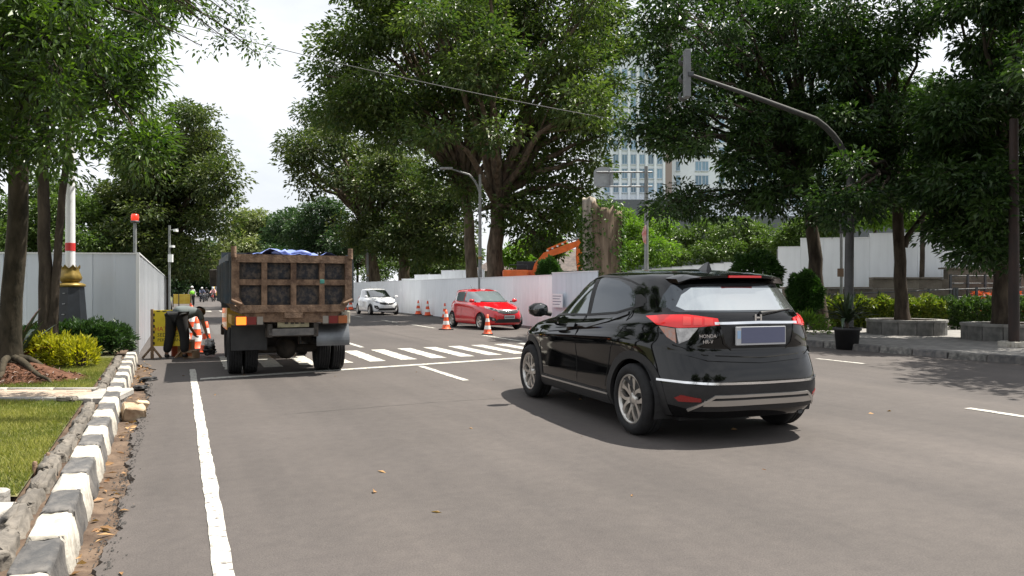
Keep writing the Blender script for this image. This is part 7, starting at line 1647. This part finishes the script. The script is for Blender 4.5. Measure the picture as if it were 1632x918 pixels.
# ---------------- motorcycles with riders
def motorbike(loc, rz, lab, m, group='motorcycles far up the road'):
    t = empty('motorcycle', loc, rz); tag(t, lab, 'motorcycle', group)
    for y in (0.62, -0.62):
        w = empty('wheel', (0, y, 0.29)); w.parent = t
        MB().lathe([(0.22, -0.04), (0.27, -0.045), (0.29, 0), (0.27, 0.045), (0.22, 0.04)], 20, Matrix.Rotation(math.pi/2, 4, 'Y'), closed=True).build('tyre', M_TYRE, w)
        MB().lathe([(0.225, -0.02), (0.225, 0.02), (0.001, 0.03), (0.001, -0.03)], 16, Matrix.Rotation(math.pi/2, 4, 'Y'), closed=True).build('rim', M_ALLOYD, w)
    MB().tube([(0, -0.72, 0.78), (0, -0.3, 0.66), (0, 0.15, 0.42), (0, 0.42, 0.66), (0, 0.50, 0.92)], [0.07, 0.13, 0.12, 0.13, 0.07], 10).build('fairing', m, t)
    MB().box((-0.12, -0.70, 0.74), (0.12, 0.05, 0.83), bev=0.03).build('seat', M_CLAD, t)
    MB().tube([(-0.07, 0.62, 0.29), (-0.07, 0.48, 0.80)], 0.025, 6).tube([(0.07, 0.62, 0.29), (0.07, 0.48, 0.80)], 0.025, 6).build('fork', M_GALV, t)
    MB().tube([(-0.32, 0.36, 1.0), (0, 0.45, 0.98), (0.32, 0.36, 1.0)], 0.018, 6).build('handlebar', M_CLAD, t)
    MB().box((-0.08, 0.54, 0.82), (0.08, 0.62, 0.96), bev=0.03).build('headlight', M_CLRL, t); MB().box((-0.13, 0.58, 0.55), (0.13, 0.66, 0.66), bev=0.02).build('front_mudguard', m, t)
    MB().tube([(0.15, -0.1, 0.3), (0.16, -0.7, 0.38)], 0.045, 8).build('exhaust', M_GALV, t); MB().box((-0.05, -0.75, 0.70), (0.05, -0.70, 0.77)).build('tail_light', M_REDL, t)
    return t
RIDE = dict(pelvis=(0, -0.22, 0.92), chest=(0, -0.14, 1.26), neck=(0, -0.08, 1.44), head=(0, -0.03, 1.57), face=(0, 1, 0), lsh=(-0.18, -0.10, 1.37), lel=(-0.28, 0.10, 1.14), lwr=(-0.29, 0.30, 1.04), rsh=(0.18, -0.10, 1.37), rel=(0.28, 0.10, 1.14), rwr=(0.29, 0.30, 1.04),
            lhp=(-0.11, -0.18, 0.90), lkn=(-0.22, 0.24, 0.76), lan=(-0.20, 0.06, 0.36), ltoe=(-0.22, 0.24, 0.31), rhp=(0.11, -0.18, 0.90), rkn=(0.22, 0.24, 0.76), ran=(0.20, 0.06, 0.36), rtoe=(0.22, 0.24, 0.31))
bikes = [(G(322, 481.5), YAW+math.pi+0.25, 'dark motorcycle, left one of the group far up the road', (0.02, 0.02, 0.03), (0.06, 0.07, 0.12), 'person riding the dark motorcycle, left of the far group'),
         (G(329, 480), YAW+math.pi+0.1, 'black motorcycle in the middle of the far group', (0.015, 0.015, 0.015), (0.03, 0.03, 0.035), 'person in dark jacket on the middle motorcycle of the far group'),
         (G(340, 480.5), YAW+math.pi-0.2, 'red and white motorcycle, right one of the far group', (0.45, 0.05, 0.04), (0.55, 0.30, 0.30), 'person in pale pink top on the right motorcycle of the far group'),
         (G(357.5, 491), YAW+math.pi, 'dark motorcycle at the left edge of the truck, nearer than the group', (0.02, 0.02, 0.022), (0.16, 0.22, 0.50), 'person in blue jacket on the motorcycle beside the truck')]
for k, (p_, a_, lab, cb_, cs_, lp_) in enumerate(bikes):
    motorbike((p_.x, p_.y, 0), a_, lab, mat('bike_%d' % k, cb_, 0.3, coat=0.5))
    person((p_.x, p_.y, 0.0), a_, RIDE, lp_, mat('jacket_%d' % k, cs_, 0.8), mat('officer_trousers', (0.02, 0.022, 0.03), 0.85), M_CLAD, 0.9, M_HELM if k % 2 == 0 else M_BLKBASE, group='riders far up the road')
# far yellow and white lorry
q = G(352, 478); t = empty('far_lorry', (q.x, q.y, 0), YAW+math.pi); tag(t, 'far-off lorry with yellow cab and white-blue box up the road', 'truck')
MB().box((-1.0, -4.5, 0.75), (1.0, -0.3, 2.9), bev=0.05).build('cargo_box', mat('lorry_box', (0.55, 0.62, 0.68), 0.6, var=0.15, vscale=1), t)
MB().prism([(-0.2, 0.5), (1.5, 0.5), (1.55, 1.2), (1.25, 2.05), (-0.2, 2.05)], -0.95, 0.95, Matrix(((0, 0, 1, 0), (1, 0, 0, 0), (0, 1, 0, 0), (0, 0, 0, 1)))).build('cab', M_YCAB, t)
MB().add([(-0.85, 1.545, 1.22), (0.85, 1.545, 1.22), (0.8, 1.29, 1.95), (-0.8, 1.29, 1.95)], [(0, 1, 2, 3)]).build('windscreen', M_CARGL, t)
MB().box((-0.95, 1.5, 0.35), (0.95, 1.62, 0.62), bev=0.02).build('bumper', M_CLAD, t)
for x in (-0.82, 0.82):
    for y in (0.9, -3.4): truck_wheel(t, (x, y, 0.4), 0.4, 0.22, 1); [o for o in C.objects if o.name.startswith('wheel')][-1].rotation_euler = (0, 0, math.pi/2)
